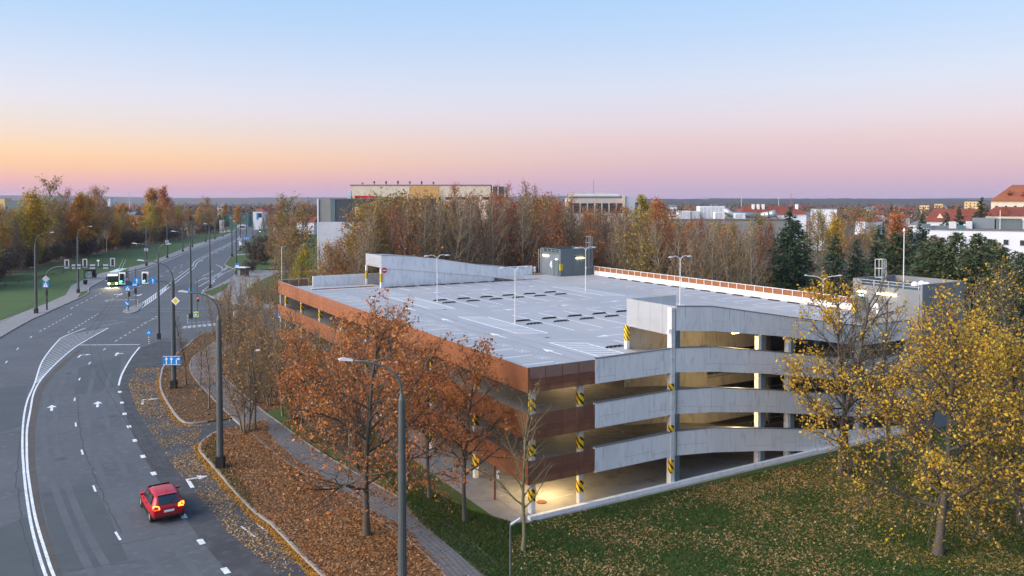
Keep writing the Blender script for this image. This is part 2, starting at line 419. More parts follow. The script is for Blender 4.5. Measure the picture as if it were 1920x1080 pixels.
M['bwpost'] = striped('bwpost', (.82, .82, .84), (.02, .02, .02), 0.30, 0.0, 0.5)

def perforated(name, c1, c2, pitch, rad, scale=0.8):
    """sheet metal with a staggered grid of real see-through holes"""
    m, nt, b = new_mat(name); b.inputs['Roughness'].default_value = 0.75
    t = node(nt, 'ShaderNodeTexCoord'); s = node(nt, 'ShaderNodeSeparateXYZ'); nt.links.new(t.outputs['Object'], s.inputs[0])
    n1 = node(nt, 'ShaderNodeTexNoise'); n1.inputs['Scale'].default_value = scale; n1.inputs['Detail'].default_value = 5
    nt.links.new(t.outputs['Object'], n1.inputs[0])
    oi = node(nt, 'ShaderNodeObjectInfo')
    ad = node(nt, 'ShaderNodeMath', operation='MULTIPLY_ADD'); ad.inputs[1].default_value = 0.45
    nt.links.new(oi.outputs['Random'], ad.inputs[0]); 
    mrr = node(nt, 'ShaderNodeMapRange'); mrr.inputs[1].default_value = .3; mrr.inputs[2].default_value = .7; mrr.inputs[3].default_value = -.2; mrr.inputs[4].default_value = .8
    nt.links.new(n1.outputs['Fac'], mrr.inputs[0]); nt.links.new(mrr.outputs[0], ad.inputs[2])
    mix = node(nt, 'ShaderNodeMix', data_type='RGBA'); mix.clamp_factor = True
    mix.inputs[6].default_value = tuple(c1) + (1,); mix.inputs[7].default_value = tuple(c2) + (1,)
    nt.links.new(ad.outputs[0], mix.inputs[0]); nt.links.new(mix.outputs[2], b.inputs['Base Color'])
    def cell(src, off):
        d = node(nt, 'ShaderNodeMath', operation='MULTIPLY_ADD'); d.inputs[1].default_value = 1 / pitch; d.inputs[2].default_value = off
        nt.links.new(src, d.inputs[0])
        f = node(nt, 'ShaderNodeMath', operation='FRACT'); nt.links.new(d.outputs[0], f.inputs[0])
        q = node(nt, 'ShaderNodeMath', operation='SUBTRACT'); q.inputs[1].default_value = .5; nt.links.new(f.outputs[0], q.inputs[0])
        p = node(nt, 'ShaderNodeMath', operation='POWER'); p.inputs[1].default_value = 2; nt.links.new(q.outputs[0], p.inputs[0])
        return p
    dd = []
    for off in (0.0, 0.5):
        px, pz = cell(s.outputs['X'], off), cell(s.outputs['Z'], off)
        sm = node(nt, 'ShaderNodeMath', operation='ADD'); nt.links.new(px.outputs[0], sm.inputs[0]); nt.links.new(pz.outputs[0], sm.inputs[1]); dd.append(sm)
    mn = node(nt, 'ShaderNodeMath', operation='MINIMUM'); nt.links.new(dd[0].outputs[0], mn.inputs[0]); nt.links.new(dd[1].outputs[0], mn.inputs[1])
    lt = node(nt, 'ShaderNodeMath', operation='LESS_THAN'); lt.inputs[1].default_value = rad * rad; nt.links.new(mn.outputs[0], lt.inputs[0])
    tr = node(nt, 'ShaderNodeBsdfTransparent'); ms = node(nt, 'ShaderNodeMixShader')
    nt.links.new(lt.outputs[0], ms.inputs[0]); nt.links.new(b.outputs[0], ms.inputs[1]); nt.links.new(tr.outputs[0], ms.inputs[2])
    nt.links.new(ms.outputs[0], nt.nodes['Material Output'].inputs[0])
    return m
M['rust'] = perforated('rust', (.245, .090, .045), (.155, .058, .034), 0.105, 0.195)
M['rust_left_lit'] = perforated('rust_left_lit', (.33, .118, .042), (.22, .080, .034), 0.105, 0.17)  # lighter copy of rust: light on the left side put into the colour
M['rust_solid'] = pm('rust_solid', (.17, .062, .032), (.12, .046, .026), 1.0, 0.85)
M['rust_bright'] = perforated('rust_bright', (.33, .125, .040), (.25, .092, .033), 0.105, 0.18)
M['perf_grey'] = perforated('perf_grey', (.48, .50, .53), (.42, .44, .47), 0.11, 0.27)

# ================================================================== THE SETTING
def plot(name, pts, z0, z1, mat, parent=None):
    b = MB(); b.prism(pts, z0, z1); o = b.build(name, mat, parent)
    if not parent: o['kind'] = 'structure'
    return o
def sheet(name, pts, z, mat, kind='structure', parent=None):
    b = MB(); b.poly([(p[0], p[1], z) for p in pts]); o = b.build(name, mat, parent)
    if not parent: o['kind'] = kind
    return o

# ground to the horizon (one sheet, finer near the camera is not needed: it is flat)
b = MB(); b.poly([(-5550, -120, -.12), (5850, -120, -.12), (5850, 5420, -.12), (-5550, 5420, -.12)])
tag(b.build('ground', M['terrain']), kind='structure')

# low wooded hills on the horizon
def hill(name, x0, x1, y0, depth, hfun, n=60, seed=0):
    rng = random.Random(seed); bm = MB(); rows = 7; vs = []
    for j in range(rows):
        t = j / (rows - 1)
        for i in range(n + 1):
            x = x0 + (x1 - x0) * i / n
            z = hfun(x) * math.sin(min(1, t * 1.15) * math.pi / 2) + (rng.uniform(-1.4, 1.4) if 0 < t else -1)
            vs.append((x, y0 + depth * t + rng.uniform(-8, 8), z))
    fs = [(j * (n + 1) + i, j * (n + 1) + i + 1, (j + 1) * (n + 1) + i + 1, (j + 1) * (n + 1) + i) for j in range(rows - 1) for i in range(n)]
    bm.add(vs, fs); o = bm.build(name, M['hill'], smooth=False); o['kind'] = 'structure'; return o
hill('hills', -5200, 700, 4300, 900, lambda x: 40 + 7 * math.sin(x * .0011) + 4 * math.sin(x * .0037) + max(0, -x - 1000) * .0022, 150, 1)
hill('hills', 350, 2600, 2300, 420, lambda x: 21 + 5.5 * math.exp(-((x - 850) / 420) ** 2) + 2.0 * math.sin(x * .006), 130, 2)
hill('hills', 1200, 5600, 4400, 900, lambda x: 34 + 6 * math.sin(x * .0017 + 1), 120, 3)

# ---- road (asphalt sheet) --------------------------------------------------
KERB_L = gpx([(-560, 1010), (-260, 790), (0, 633), (59.6, 599.4), (83.7, 589.8), (104, 579), (161, 553), (168, 540), (194, 526), (242, 509), (278, 500), (314, 486.5), (358, 469), (422, 446), (436, 438), (447, 426), (458, 414)])
road_r = gpx([(486, 414), (487, 428), (474, 445), (440, 474), (425, 492), (470, 505), (640, 520), (700, 600), (700, 1400)])
bottom = [(20, 12), (-30, 12)]
sheet('road', KERB_L + road_r + bottom, 0.0, M['asphalt'])
# turn lane of older, darker asphalt on the right
LANE_IN = [(262, 652), (246, 672), (229, 702), (222, 722), (227, 745), (234, 772), (243, 800), (254, 826), (269, 856), (289, 890), (316, 926), (345, 968), (379, 1016), (424, 1070), (490, 1150)]
lane = gpx(LANE_IN) + gpx([(700, 1150), (480, 790), (440, 640), (300, 640)])
sheet('turn_lane', lane, 0.004, M['asphalt_dark'])
# repaired patches and the dirty gutter of the median line
sheet('road_patch', gpx([(147, 690), (228, 668), (222, 724), (140, 741)]), 0.003, M['asphalt_patch'])
sheet('road_patch', gpx([(0, 728), (52, 722), (40, 800), (0, 810)]), 0.003, M['asphalt_patch'])
sheet('road_patch', gpx([(76, 925), (172, 905), (196, 948), (240, 1050), (110, 1076)]), 0.003, M['asphalt_patch'])
sheet('road_patch', gpx([(0, 990), (50, 968), (84, 1080), (0, 1090)]), 0.003, M['asphalt_patch'])
sheet('road_patch', gpx([(310, 541), (352, 532), (398, 534), (420, 541), (360, 552)]), 0.003, M['asphalt_patch'])
MED_L = [(161, 615), (122, 630), (108, 640), (80, 676), (65, 719), (51, 752), (44, 788), (42, 836), (46, 897), (53, 952), (64, 1008), (86, 1080), (120, 1160)]
MED_R = [(203, 615), (147, 647), (111, 676), (80, 708), (64, 735), (57, 769), (51, 802), (50, 830), (51, 872), (55.5, 910), (67, 974), (89, 1047), (101, 1080), (135, 1160)]
md = smooth_line(gpx([(x + 7, y + 6) for x, y in MED_R[1:]]), 5)
bm = MB(); bm.strip(md, 0.6, 0.0065); tag(bm.build('gutter_dirt', M['dirt']), kind='structure')

# sealed cracks and joints, manhole covers
cr = MB(); rc_ = random.Random(8)
def crack(pts, w=.05):
    P = resample(gpx(pts), 26) if False else gpx(pts); L = []
    for a, c in zip(P, P[1:]):
        n = max(2, int(math.dist(a, c) / .8))
        for i in range(n): L.append((a[0] + (c[0] - a[0]) * i / n + rc_.gauss(0, .05), a[1] + (c[1] - a[1]) * i / n + rc_.gauss(0, .05)))
    L.append(P[-1]); cr.strip(L, w, .0075)
for pts in ([(0, 716), (140, 708), (222, 704)], [(60, 742), (150, 738), (222, 731)], [(0, 810), (44, 812)], [(100, 1042), (240, 1018), (330, 1000)], [(128, 1070), (260, 1052)], [(78, 930), (170, 918), (230, 912)], [(146, 745), (148, 800), (160, 850), (184, 910), (228, 1000)], [(16, 660), (120, 655)],
            [(120, 640), (0, 645)], [(180, 622), (262, 618)], [(40, 800), (30, 900), (44, 1000), (70, 1080)], [(250, 690), (280, 740), (300, 800), (340, 870), (400, 960)], [(190, 600), (300, 602), (346, 606)], [(150, 596), (60, 640)], [(320, 850), (380, 930), (470, 1040)]): crack(pts)
tag(cr.build('road_crack', M['black_tar']), kind='structure')
def resample(pts, n):
    d = [0]
    for i in range(1, len(pts)): d.append(d[-1] + math.dist(pts[i], pts[i - 1]))
    out = []
    for k in range(n):
        t = d[-1] * k / (n - 1); i = max(1, next((j for j in range(1, len(d)) if d[j] >= t), len(d) - 1))
        f = (t - d[i - 1]) / (d[i] - d[i - 1] or 1); out.append((pts[i - 1][0] + (pts[i][0] - pts[i - 1][0]) * f, pts[i - 1][1] + (pts[i][1] - pts[i - 1][1]) * f))
    return out
# ---- painted markings --------------------------------------------------------
mk = MB(); wk = MB(); ZM = 0.012
def line(pts, w=0.14, bm=mk, k=5): bm.strip(smooth_line(gpx(pts), k) if len(pts) > 2 else gpx(pts), w, ZM)
def dash(c, nxt, L=1.5, w=0.14, bm=mk):
    p = at(*c); q = at(*nxt); d = (q - p).normalized() * L / 2
    bm.strip([(p - d)[:2], (p + d)[:2]], w, ZM)
def dashes(p0, p1, n, frac=0.5, w=0.13, bm=mk):
    a, c = at(*p0), at(*p1)
    for i in range(n):
        s = a.lerp(c, i / n); e = a.lerp(c, (i + frac) / n); bm.strip([s[:2], e[:2]], w, ZM)
line(MED_L, .17); line(MED_R, .17)
def resample(pts, n):
    d = [0]
    for i in range(1, len(pts)): d.append(d[-1] + math.dist(pts[i], pts[i - 1]))
    out = []
    for k in range(n):
        t = d[-1] * k / (n - 1); i = max(1, next((j for j in range(1, len(d)) if d[j] >= t), len(d) - 1))
        f = (t - d[i - 1]) / (d[i] - d[i - 1] or 1); out.append((pts[i - 1][0] + (pts[i][0] - pts[i - 1][0]) * f, pts[i - 1][1] + (pts[i][1] - pts[i - 1][1]) * f))
    return out
ha = resample(gpx(MED_L[1:5]), 24); hb = resample(gpx(MED_R[0:4]), 24)
for i in range(24):
    if math.dist(ha[i], hb[i]) > 0.3: mk.strip([ha[min(23, i)], hb[min(23, max(0, i))]], .13, ZM - .003)
for i, c in enumerate([(196, 655), (168, 681), (149, 711), (140, 749), (142, 796), (154, 848), (177, 916), (221, 1005), (290, 1100)]):
    nx = [(196, 655), (168, 681), (149, 711), (140, 749), (142, 796), (154, 848), (177, 916), (221, 1005), (290, 1100), (350, 1170)][i + 1]
    pv = [(215, 640), (196, 655), (168, 681), (149, 711), (140, 749), (142, 796), (154, 848), (177, 916), (221, 1005)][i]
    p, q0, q1 = at(*c), at(*pv), at(*nx); d = (q1 - q0).normalized() * .75; mk.strip([(p - d)[:2], (p + d)[:2]], .14, ZM)
for c, n in (((58, 632), (33, 654)), ((33, 654), (12, 679)), ((12, 679), (-4, 700))): dash(c, n, 1.6)
dashes((134, 589), (70, 624), 9); dashes((184, 588), (124, 626), 10); dashes((294, 593), (211, 643), 11)
line([(150, 647), (262, 646)], .28)
line([(262, 651), (246, 671), (229, 701), (222.5, 723)], .2)
for i, c in enumerate([(224.5, 735), (229, 755), (233.5, 776), (242, 800), (253, 826), (268, 856), (288, 888), (315, 926), (344, 968), (377, 1016), (423, 1070)]):
    p = at(*c); nx = LANE_IN[min(4 + i, len(LANE_IN) - 1)]
    q0, q1 = at(*LANE_IN[max(0, 3 + i - 1)]), at(*LANE_IN[min(len(LANE_IN) - 1, 3 + i + 1)])
    d = (q1 - q0).normalized() * .42; mk.strip([(p - d)[:2], (p + d)[:2]], .36, ZM)
# beyond the junction
line([(195, 563), (262, 561.5)], .3, mk); line([(162, 580.5), (400, 578)], .18, wk); line([(190, 585.5), (340, 584)], .14, wk)
dashes((132, 579), (200, 544), 8); dashes((198, 566), (243, 546), 5); dashes((243, 546), (300, 519), 4); dashes((300, 519), (436, 458), 11, .3)
dashes((240, 540), (360, 488), 8, .35); dashes((336, 512), (452, 450), 9, .3); dashes((305, 545), (330, 532), 3)
M2L = [(257, 575), (284, 556), (311, 537), (358, 501), (375, 484), (438, 452), (452, 441)]
M2R = [(262, 580), (296, 556), (316, 540), (363, 503), (379, 486), (440, 452.6), (453, 441.4)]
line(M2L, .16); line(M2R, .16)
hc = resample(gpx(M2L[:3]), 16); hd = resample(gpx(M2R[:3]), 16)
for i in range(16): mk.strip([hc[i], hd[max(0, i - 2)]], .16, ZM - .003)
line([(196, 527), (243, 511), (280, 501.5), (358, 471), (420, 448), (440, 438)], .18)
line([(478, 446), (448, 472), (430, 494), (400, 528), (380, 545)], .2, wk)
# worn white markings of the bus bay on the right
for pts in ([(384, 524), (412, 512), (417, 503), (405, 496)], [(372, 538), (402, 520), (430, 499)], [(380, 518), (400, 508)], [(396, 528), (418, 514)], [(366, 530), (386, 520)], [(404, 518), (436, 506)]):
    line(pts, .35, wk, 3)
dashes((380, 546), (404, 526), 6, .5, .2)
# zebra crossing of the side street
for i in range(7):
    t = i / 6; p = at(348 + 52 * t, 611.5 - 5.5 * t); q = at(344 + 60 * t, 616 - 5.5 * t)
    wk.strip([p[:2], (p + (q - p) * 1.0)[:2]], .55, ZM)
for i in range(6): wk.strip([at(352 + i * 9, 606 - i * .6)[:2], at(358 + i * 9, 605.4 - i * .6)[:2]], .4, ZM)
for p0, p1 in (((200, 574), (240, 573)), ((230, 596), (262, 594)), ((268, 606), (296, 596)), ((190, 612), (236, 602)), ((176, 606), (222, 600))): line([p0, p1], .16, wk)
tag(mk.build('road_marking', M['paint']), kind='structure'); tag(wk.build('road_marking', M['paint_worn']), kind='structure')
def arrow(c, tip, kind='straight', L=2.6, bm=None, z=ZM):
    """painted lane arrow pointing from c to tip"""
    p = at(*c); d = at(*tip) - p; a = math.atan2(d.y, d.x); ca, sa = math.cos(a), math.sin(a)
    T = lambda x, y: (p.x + (x * ca - y * sa) * L, p.y + (x * sa + y * ca) * L, z)
    bm = bm or MB()
    if kind == 'straight':
        bm.poly([T(-.5, -.045), T(.08, -.045), T(.08, .045), T(-.5, .045)]); bm.poly([T(.08, -.17), T(.5, 0), T(.08, .17)])
    elif kind == 'right':
        bm.poly([T(-.5, -.045), T(.12, -.045), T(.22, .045), T(-.5, .045)]); bm.poly([T(.12, -.045), T(.12, -.24), T(.22, -.24), T(.22, .045)]); bm.poly([T(.02, -.24), T(.17, -.5), T(.34, -.24)])
    elif kind == 'both':
        bm.poly([T(-.5, -.04), T(.12, -.04), T(.12, .04), T(-.5, .04)]); bm.poly([T(.12, -.13), T(.5, 0), T(.12, .13)]); bm.poly([T(-.1, -.04), T(.06, -.2), T(.12, -.16), T(-.02, -.04)]); bm.poly([T(-.02, -.24), T(.16, -.32), T(.16, -.1)])
    return tag(bm.build('lane_arrow', M['paint']), kind='structure')
arrow((97, 765), (97.3, 752)); arrow((183, 758), (184, 745)); arrow((150, 667), (163, 655), 'right'); arrow((219, 664), (226, 655), 'both')
arrow((268, 752), (270, 741), 'right', 3.0); arrow((354, 903), (343, 885), 'right', 3.0)
arrow((225, 552), (215, 556), 'both', 4); arrow((262, 553), (248, 559), 'both', 4)
# painted bicycle lane ends near the kerb
for a, c in (((452, 987), (478, 1007)), ((480, 981), (503, 999))):
    bm = MB(); bm.strip(gpx([a, c]), .12, ZM); tag(bm.build('road_marking', M['paint']), kind='structure')

# ---- pavements, verges, lawns (raised 0.1 m, with kerbs) -------------------
KZ = 0.12
def kerb_run(pts, w=.16, k=4, name='kerb'):
    p = smooth_line(gpx(pts), k); bm = MB(); bm.wall(p, w, -.1, KZ + .02); return tag(bm.build(name, M['kerb']), kind='structure')
PAVE_L = gpx([(-420, 850), (0, 603), (90, 568.5), (123, 554), (134, 536), (152, 527), (190, 512.5), (242, 502), (278, 493.5), (358, 460.5), (428, 439), (440, 431), (450, 419)])
plot('pavement', KERB_L[:-1] + PAVE_L[::-1], -.1, KZ - .01, M['paver'])
kerb_run([(-560, 1010), (-260, 790), (0, 633), (59.6, 599.4), (104, 579), (161, 553), (168, 540), (194, 526), (242, 509), (278, 500), (358, 469), (422, 446), (447, 426)])
FEN_L = gpx([(-420, 640), (0, 521), (119, 490), (236, 467), (278, 459), (389, 438), (425, 427), (440, 420)])
plot('lawn', PAVE_L + FEN_L[::-1], -.1, KZ - .02, M['grass_bright'])
fl = FEN_L + [(-100, 900), (-700, 900), (-700, 100)]
plot('wood_floor', fl, -.1, KZ - .03, M['woodfloor'])
plot('lawn', gpx([(152, 548), (164, 545.5), (160.5, 552.5), (146, 559)]), 0, KZ + .03, M['grass'])

ISL1 = [(303, 700), (300.5, 716), (303.5, 736), (319, 764), (337, 787.5), (356, 795), (389, 792), (434, 786)]
ISL2 = [(500, 789), (440, 803), (412, 809), (398, 816), (379, 830), (375, 845), (389, 863), (411, 888), (444, 927), (480, 963), (511, 986), (561, 1038), (604, 1080), (660, 1140)]
NORTH_B = [(303, 700), (306, 690), (322, 672), (352, 648), (372, 632), (410, 622), (470, 628), (530, 640), (590, 660)]
FAR_B = [tuple(gw(-3.2, a)[:2]) for a in (62, 40, 20, 2, -1)]
p_isl1 = smooth_line(gpx(NORTH_B), 4)[::-1] + smooth_line(gpx(ISL1), 4)
plot('verge', p_isl1 + gpx([(520, 770)]), -.1, KZ - .01, M['leafsoil'])
plot('verge', smooth_line(gpx(ISL2), 4) + gpx([(760, 1140)]) + [tuple(gw(-1.6, -1)[:2]), tuple(gw(-1.6, 60)[:2])], -.1, KZ - .012, M['grass'])
kerb_run([(364, 637), (352, 648), (322, 672), (306, 690), (303, 700)] + ISL1[1:7], .18, 5)
kerb_run(ISL2[2:], .18, 5)
# lawn right of the path, in front of the garage
plot('lawn', gpx([(758, 1140), (700, 960), (640, 890)]) + [tuple(gw(-1.6, 24)[:2]), tuple(gw(-1.6, -.2)[:2]), tuple(gw(0, -.6)[:2]), tuple(gw(60, -.6)[:2]), (75, 60), (75, 12), (0, 12)], -.1, KZ - .014, M['grass'])
# ground right of and behind the garage
plot('wood_floor', [tuple(gw(47.6, -3)[:2]), tuple(gw(47.6, 66)[:2]), tuple(gw(6, 66)[:2]), tuple(gw(16, 150)[:2]), tuple(gw(200, 150)[:2]), tuple(gw(200, -3)[:2])], -.1, KZ - .03, M['woodfloor'])
plot('wood_floor', [tuple(gw(58, -1)[:2]), tuple(gw(200, -3.2)[:2]), (170, 12), (75.1, 12), (75.1, 60)], -.1, KZ - .033, M['grass'])
# north of the side street: pavement, triangle of grass, lawn with paths
NORTH = gpx([(378, 549), (404, 538), (437, 519), (446, 508), (700, 506), (700, 566), (520, 578), (452, 572), (404, 560)])
plot('pavement', NORTH, -.1, KZ - .01, M['paver'])
kerb_run([(452, 572), (404, 560), (384, 553), (378, 549), (388, 545), (404, 538), (437, 519), (446, 508)], .18, 3)
plot('verge', gpx([(381, 549), (404, 541), (432, 529), (424, 541), (398, 556)]), 0, KZ + .02, M['grass'])
plot('lawn', gpx([(468, 557), (462, 545), (476, 533), (499, 522), (523, 511.5), (700, 509), (700, 562), (520, 571)]), 0, KZ + .02, M['grass'])
plot('lawn', gpx([(425, 492), (422, 496), (428, 500), (445, 506), (465, 508), (520, 505), (700, 500), (700, 486), (440, 478), (432, 484)]), -.1, KZ, M['grass'])
plot('lawn', gpx([(448, 472), (460, 461), (474, 450), (486, 440), (490, 428), (700, 428), (700, 484), (445, 476)]), -.1, KZ, M['grass'])
kerb_run([(446, 507), (428, 500), (422, 496), (425, 491), (440, 475), (474, 446), (488, 428)], .18, 3)
plot('footpath', gpx([(443, 477), (480, 475.5), (480, 477.5), (437, 480)]), .1, KZ + .02, M['paver'])
# refuge island
ri = smooth_line(gpx([(230, 585), (236, 580), (262, 570), (270, 569.5), (262, 580), (252, 586.5), (240, 587.5), (230, 585)]), 3)
plot('traffic_island', ri[:-1], 0, KZ, M['paver'])
# block-paved footpath winding past the garage
PATH = [(436, 633), (412, 650), (386, 670), (382, 692), (400, 718), (455, 770), (500, 806), (556, 850), (630, 897), (706, 943), (806, 1003), (888, 1078), (950, 1160)]
pc = smooth_line(gpx(PATH), 6); bm = MB(); bm.wall(pc, 3.0, 0, KZ + .004); tag(bm.build('footpath', M['path_paver']), kind='structure')
pe = MB()
for s in (-1.56, 1.56): pe.wall(offset_line(pc, s), .1, 0, KZ + .02)
tag(pe.build('path_edging', M['kerb']), kind='structure')
pj = MB()
for s in (-1.2, -.9, -.6, -.3, 0, .3, .6, .9, 1.2): pj.strip(offset_line(pc[24:], s), .035, KZ + .0065)
for i in range(24, len(pc) - 1):
    for t in (0, .25, .5, .75):
        ax, ay = pc[i]; bx, by = pc[i + 1]; l = math.hypot(bx - ax, by - ay); nx, ny = -(by - ay) / l * 1.45, (bx - ax) / l * 1.45; cx_, cy_ = ax + (bx - ax) * t, ay + (by - ay) * t
        pj.strip([(cx_ - nx, cy_ - ny), (cx_ + nx, cy_ + ny)], .035, KZ + .0085)
tag(pj.build('paving_joint', M['black_tar']), kind='stuff')
# paved strip along the left side of the garage
plot('pavement', [tuple(gw(-1.7, 62)[:2]), tuple(gw(-1.7, -.1)[:2]), tuple(gw(-.02, -.1)[:2]), tuple(gw(-.02, 62)[:2])], -.1, KZ - .005, M['paver'])

# wheel tracks worn lighter along the lanes
for pts in ([(112, 690), (88, 745), (82, 800), (88, 860), (108, 930), (140, 1010), (190, 1110)], [(128, 690), (108, 745), (104, 800), (112, 860), (134, 930), (170, 1010), (230, 1110)],
            [(178, 690), (166, 745), (166, 800), (178, 855), (206, 925), (256, 1010), (330, 1110)], [(206, 700), (198, 745), (203, 800), (220, 855), (256, 925), (312, 1005), (390, 1100)]):
    bm = MB(); bm.strip(smooth_line(gpx(pts), 5), .45, 0.0045); tag(bm.build('wheel_track', M['asphalt_worn']), kind='structure')

for k, (x, y) in enumerate(((112, 860), (210, 780), (128, 700), (236, 610), (300, 790))):
    bm = MB(); bm.lathe((0, 0, 0), [(.34, 0), (.34, .012), (.3, .014), (.3, .011)], 18); o = bm.build('manhole_cover', M['asphalt_patch'], loc=at(x, y, .008)); tag(o, 'round iron manhole cover in the %s' % ['right-hand lanes beside the double line', 'middle lane before the dashed squares', 'lane just after the hatched wedge', 'junction mouth', 'leaf-strewn turn lane'][k], 'manhole cover', 'manhole covers in the road')

# ================================================================== THE CAR PARK
gar = thing('parking_garage', 'open four-level concrete car park with rusty perforated bands and ramps', 'car park', G0, TH)
Aend, Bend = 64.0, 47.0
LV = [3.1, 6.1, 9.1]
RB0, RB1, RA = 12.42, 33.0, 5.6
FR0, FR1, FRA0, FRA1 = 11.5, 32.0, 56.2, 61.8
def gp(bm, name, mats, smooth=False, **k): return bm.build(name, mats, gar, smooth, **k)
# decks (the ramp openings are left out)
for i, z in enumerate(LV):
    bm = MB(); e = .12
    for x0, x1, y0, y1 in ((e, RB0, e, Aend - e), (RB0, RB1, RA, FRA0), (RB1, Bend - e, e, Aend - e), (RB0, RB1, FRA1, Aend - e)):
        bm.b2(x0, x1, y0, y1, z - .32, z - .001 if i < 2 else z, 0)
    gp(bm, 'deck_slab', M['deck'] if i == 2 else M['floor'])
    bm = MB()
    for a in np.arange(.9, 64, 7.75):
        if a < RA or a > FRA0: bm.b2(.3, RB0 - .2, a - .15, a + .15, z - .72, z - .323)
        else: bm.b2(.3, Bend - .4, a - .15, a + .15, z - .72, z - .323)
    tag(gp(bm, 'deck_beam', M['soffit']), kind='stuff')
bm = MB(); bm.b2(0, Bend, 0, Aend, -.05, .13); gp(bm, 'ground_slab', M['floor'])
bm = MB(); bm.b2(-.02, 27.5, -.30, 0.02, -.05, .36); bm.b2(27.5, Bend, -.30, .02, -.05, .3); gp(bm, 'plinth', M['concrete'])
bm = MB(); bm.b2(-.3, .4, -.5, Aend, -.04, .10); bm.b2(0, Bend, -.75, -.303, -.04, .1); gp(bm, 'base_edging', M['kerb'])
# columns
def column(b_, a_, z0, z1, w=.42, hz=None, mat='column_white', hmat='hazard'):
    bm = MB(); c = .05; h = w / 2
    bm.prism([(-h + c, -h), (h - c, -h), (h, -h + c), (h, h - c), (h - c, h), (-h + c, h), (-h, h - c), (-h, -h + c)], 0, z1 - z0)
    o = bm.build('column', M[mat], gar, loc=(b_, a_, z0))
    if hz:
        hb = MB(); h2 = h + .012
        hb.prism([(-h2 + c, -h2), (h2 - c, -h2), (h2, -h2 + c), (h2, h2 - c), (h2 - c, h2), (-h2 + c, h2), (-h2, h2 - c), (-h2, -h2 + c)], 0, hz[1] - hz[0])
        hb.build('hazard_panel', M[hmat], o, loc=(0, 0, hz[0] - z0))
    return o
zz = [.13] + LV
for i in range(3):
    z0, z1 = zz[i], zz[i + 1] - .32
    for (bb, aa) in ((.75, .75), (4.45, .55)): column(bb, aa, z0, z1, .38, (z0 + .78, z0 + 1.62))
    for a in (8.6, 16.4, 24.1, 31.9, 39.6, 47.4, 55.1, 62.6): column(.7, a, z0, z1, .36, (z0 + .9, z0 + 1.7))
    for b_ in (16.5, 31.5, 44.5):
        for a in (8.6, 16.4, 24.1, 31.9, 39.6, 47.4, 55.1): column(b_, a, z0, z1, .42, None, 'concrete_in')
# rusty perforated panels: left side, front return
def panel(b_, a_, z0, w, h, side, mat='rust', name='perforated_panel', t=.03):
    bm = MB(); bm.b2(.008, w - .008, -t / 2, t / 2, 0, h)
    return bm.build(name, M[mat], gar, loc=(b_, a_, z0), rz=math.pi / 2 if side == 'left' else 0)
fin = MB()
for (z0, z1) in ((8.30, 9.92), (5.22, 6.90), (2.30, 3.86)):
    n = 45; w = Aend / n
    for k in range(n): panel(0, k * w, z0, w, z1 - z0, 'left', 'rust_left_lit')
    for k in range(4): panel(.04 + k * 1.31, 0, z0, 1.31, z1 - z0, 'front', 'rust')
    panel(0 + .04, Aend, z0, 4.0, z1 - z0, 'front', 'rust')
    for k in range(n + 1): fin.b2(.03, .09, k * w - .03, k * w + .03, z0, z1)
    for k in range(5): fin.b2(.06 + k * 1.31 - .02, .10 + k * 1.31, .03, .09, z0, z1)
    fin.b2(.03, .10, .05, Aend, z0 + .78, z0 + .84); fin.b2(.05, 5.2, .03, .1, z0 + .78, z0 + .84)
gp(fin, 'panel_frame', M['rust_solid'])
ed = MB()
for z in LV: ed.b2(.04, .119, .12, Aend - .12, z - .36, z - .02); ed.b2(.125, 5.25, .04, .119, z - .36, z - .02)
gp(ed, 'slab_edge', M['white_metal'])
bm = MB(); bm.b2(-.02, .11, .0, Aend, 9.922, 9.95); bm.b2(.112, 5.27, -.02, .05, 9.922, 9.95); gp(bm, 'top_rail', M['galv'])
# concrete parapets of the front: level to the first column, then down the ramp
def parapet(pts, a_, name='parapet_panel', mat='concrete', th=.22, mat2=None):
    """pts: (b, zbottom, ztop) in the plane a = a_"""
    bm = MB(); n = len(pts); vs = []
    for b_, z0, z1 in pts: vs += [(b_, a_, z0), (b_, a_, z1), (b_, a_ + th, z1), (b_, a_ + th, z0)]
    fs = [(0, 1, 2, 3), (4 * n - 1, 4 * n - 2, 4 * n - 3, 4 * n - 4)]
    for i in range(n - 1):
        for k in range(4): fs.append((4 * i + k, 4 * i + 4 + k, 4 * i + 4 + (k + 1) % 4, 4 * i + (k + 1) % 4))
    bm.add(vs, fs); return gp(bm, name, M[mat])
def coping(pts, a_, th=.28):
    bm = MB(); n = len(pts); vs = []
    for b_, z in pts: vs += [(b_, a_ - .03, z), (b_, a_ + th - .03, z), (b_, a_ + th - .03, z + .05), (b_, a_ - .03, z + .05)]
    fs = [(3, 2, 1, 0), (4 * n - 4, 4 * n - 3, 4 * n - 2, 4 * n - 1)]
    for i in range(n - 1):
        for k in range(4): fs.append((4 * i + (k + 1) % 4, 4 * i + 4 + (k + 1) % 4, 4 * i + 4 + k, 4 * i + k))
    bm.add(vs, fs); gp(bm, 'coping', M['greyroof'])
def interp(P, b_):
    for (x0, l0, h0), (x1, l1, h1) in zip(P, P[1:]):
        if x0 <= b_ <= x1:
            t = (b_ - x0) / (x1 - x0); return (b_, l0 + (l1 - l0) * t, h0 + (h1 - h0) * t)
SHAPE = [(5.27, 8.29, 9.98), (12.42, 8.29, 10.04), (16.2, 7.93, 9.77), (22.0, 7.13, 8.88), (33.0, 5.28, 7.13), (33.6, 5.25, 7.05), (47.0, 5.25, 7.02)]
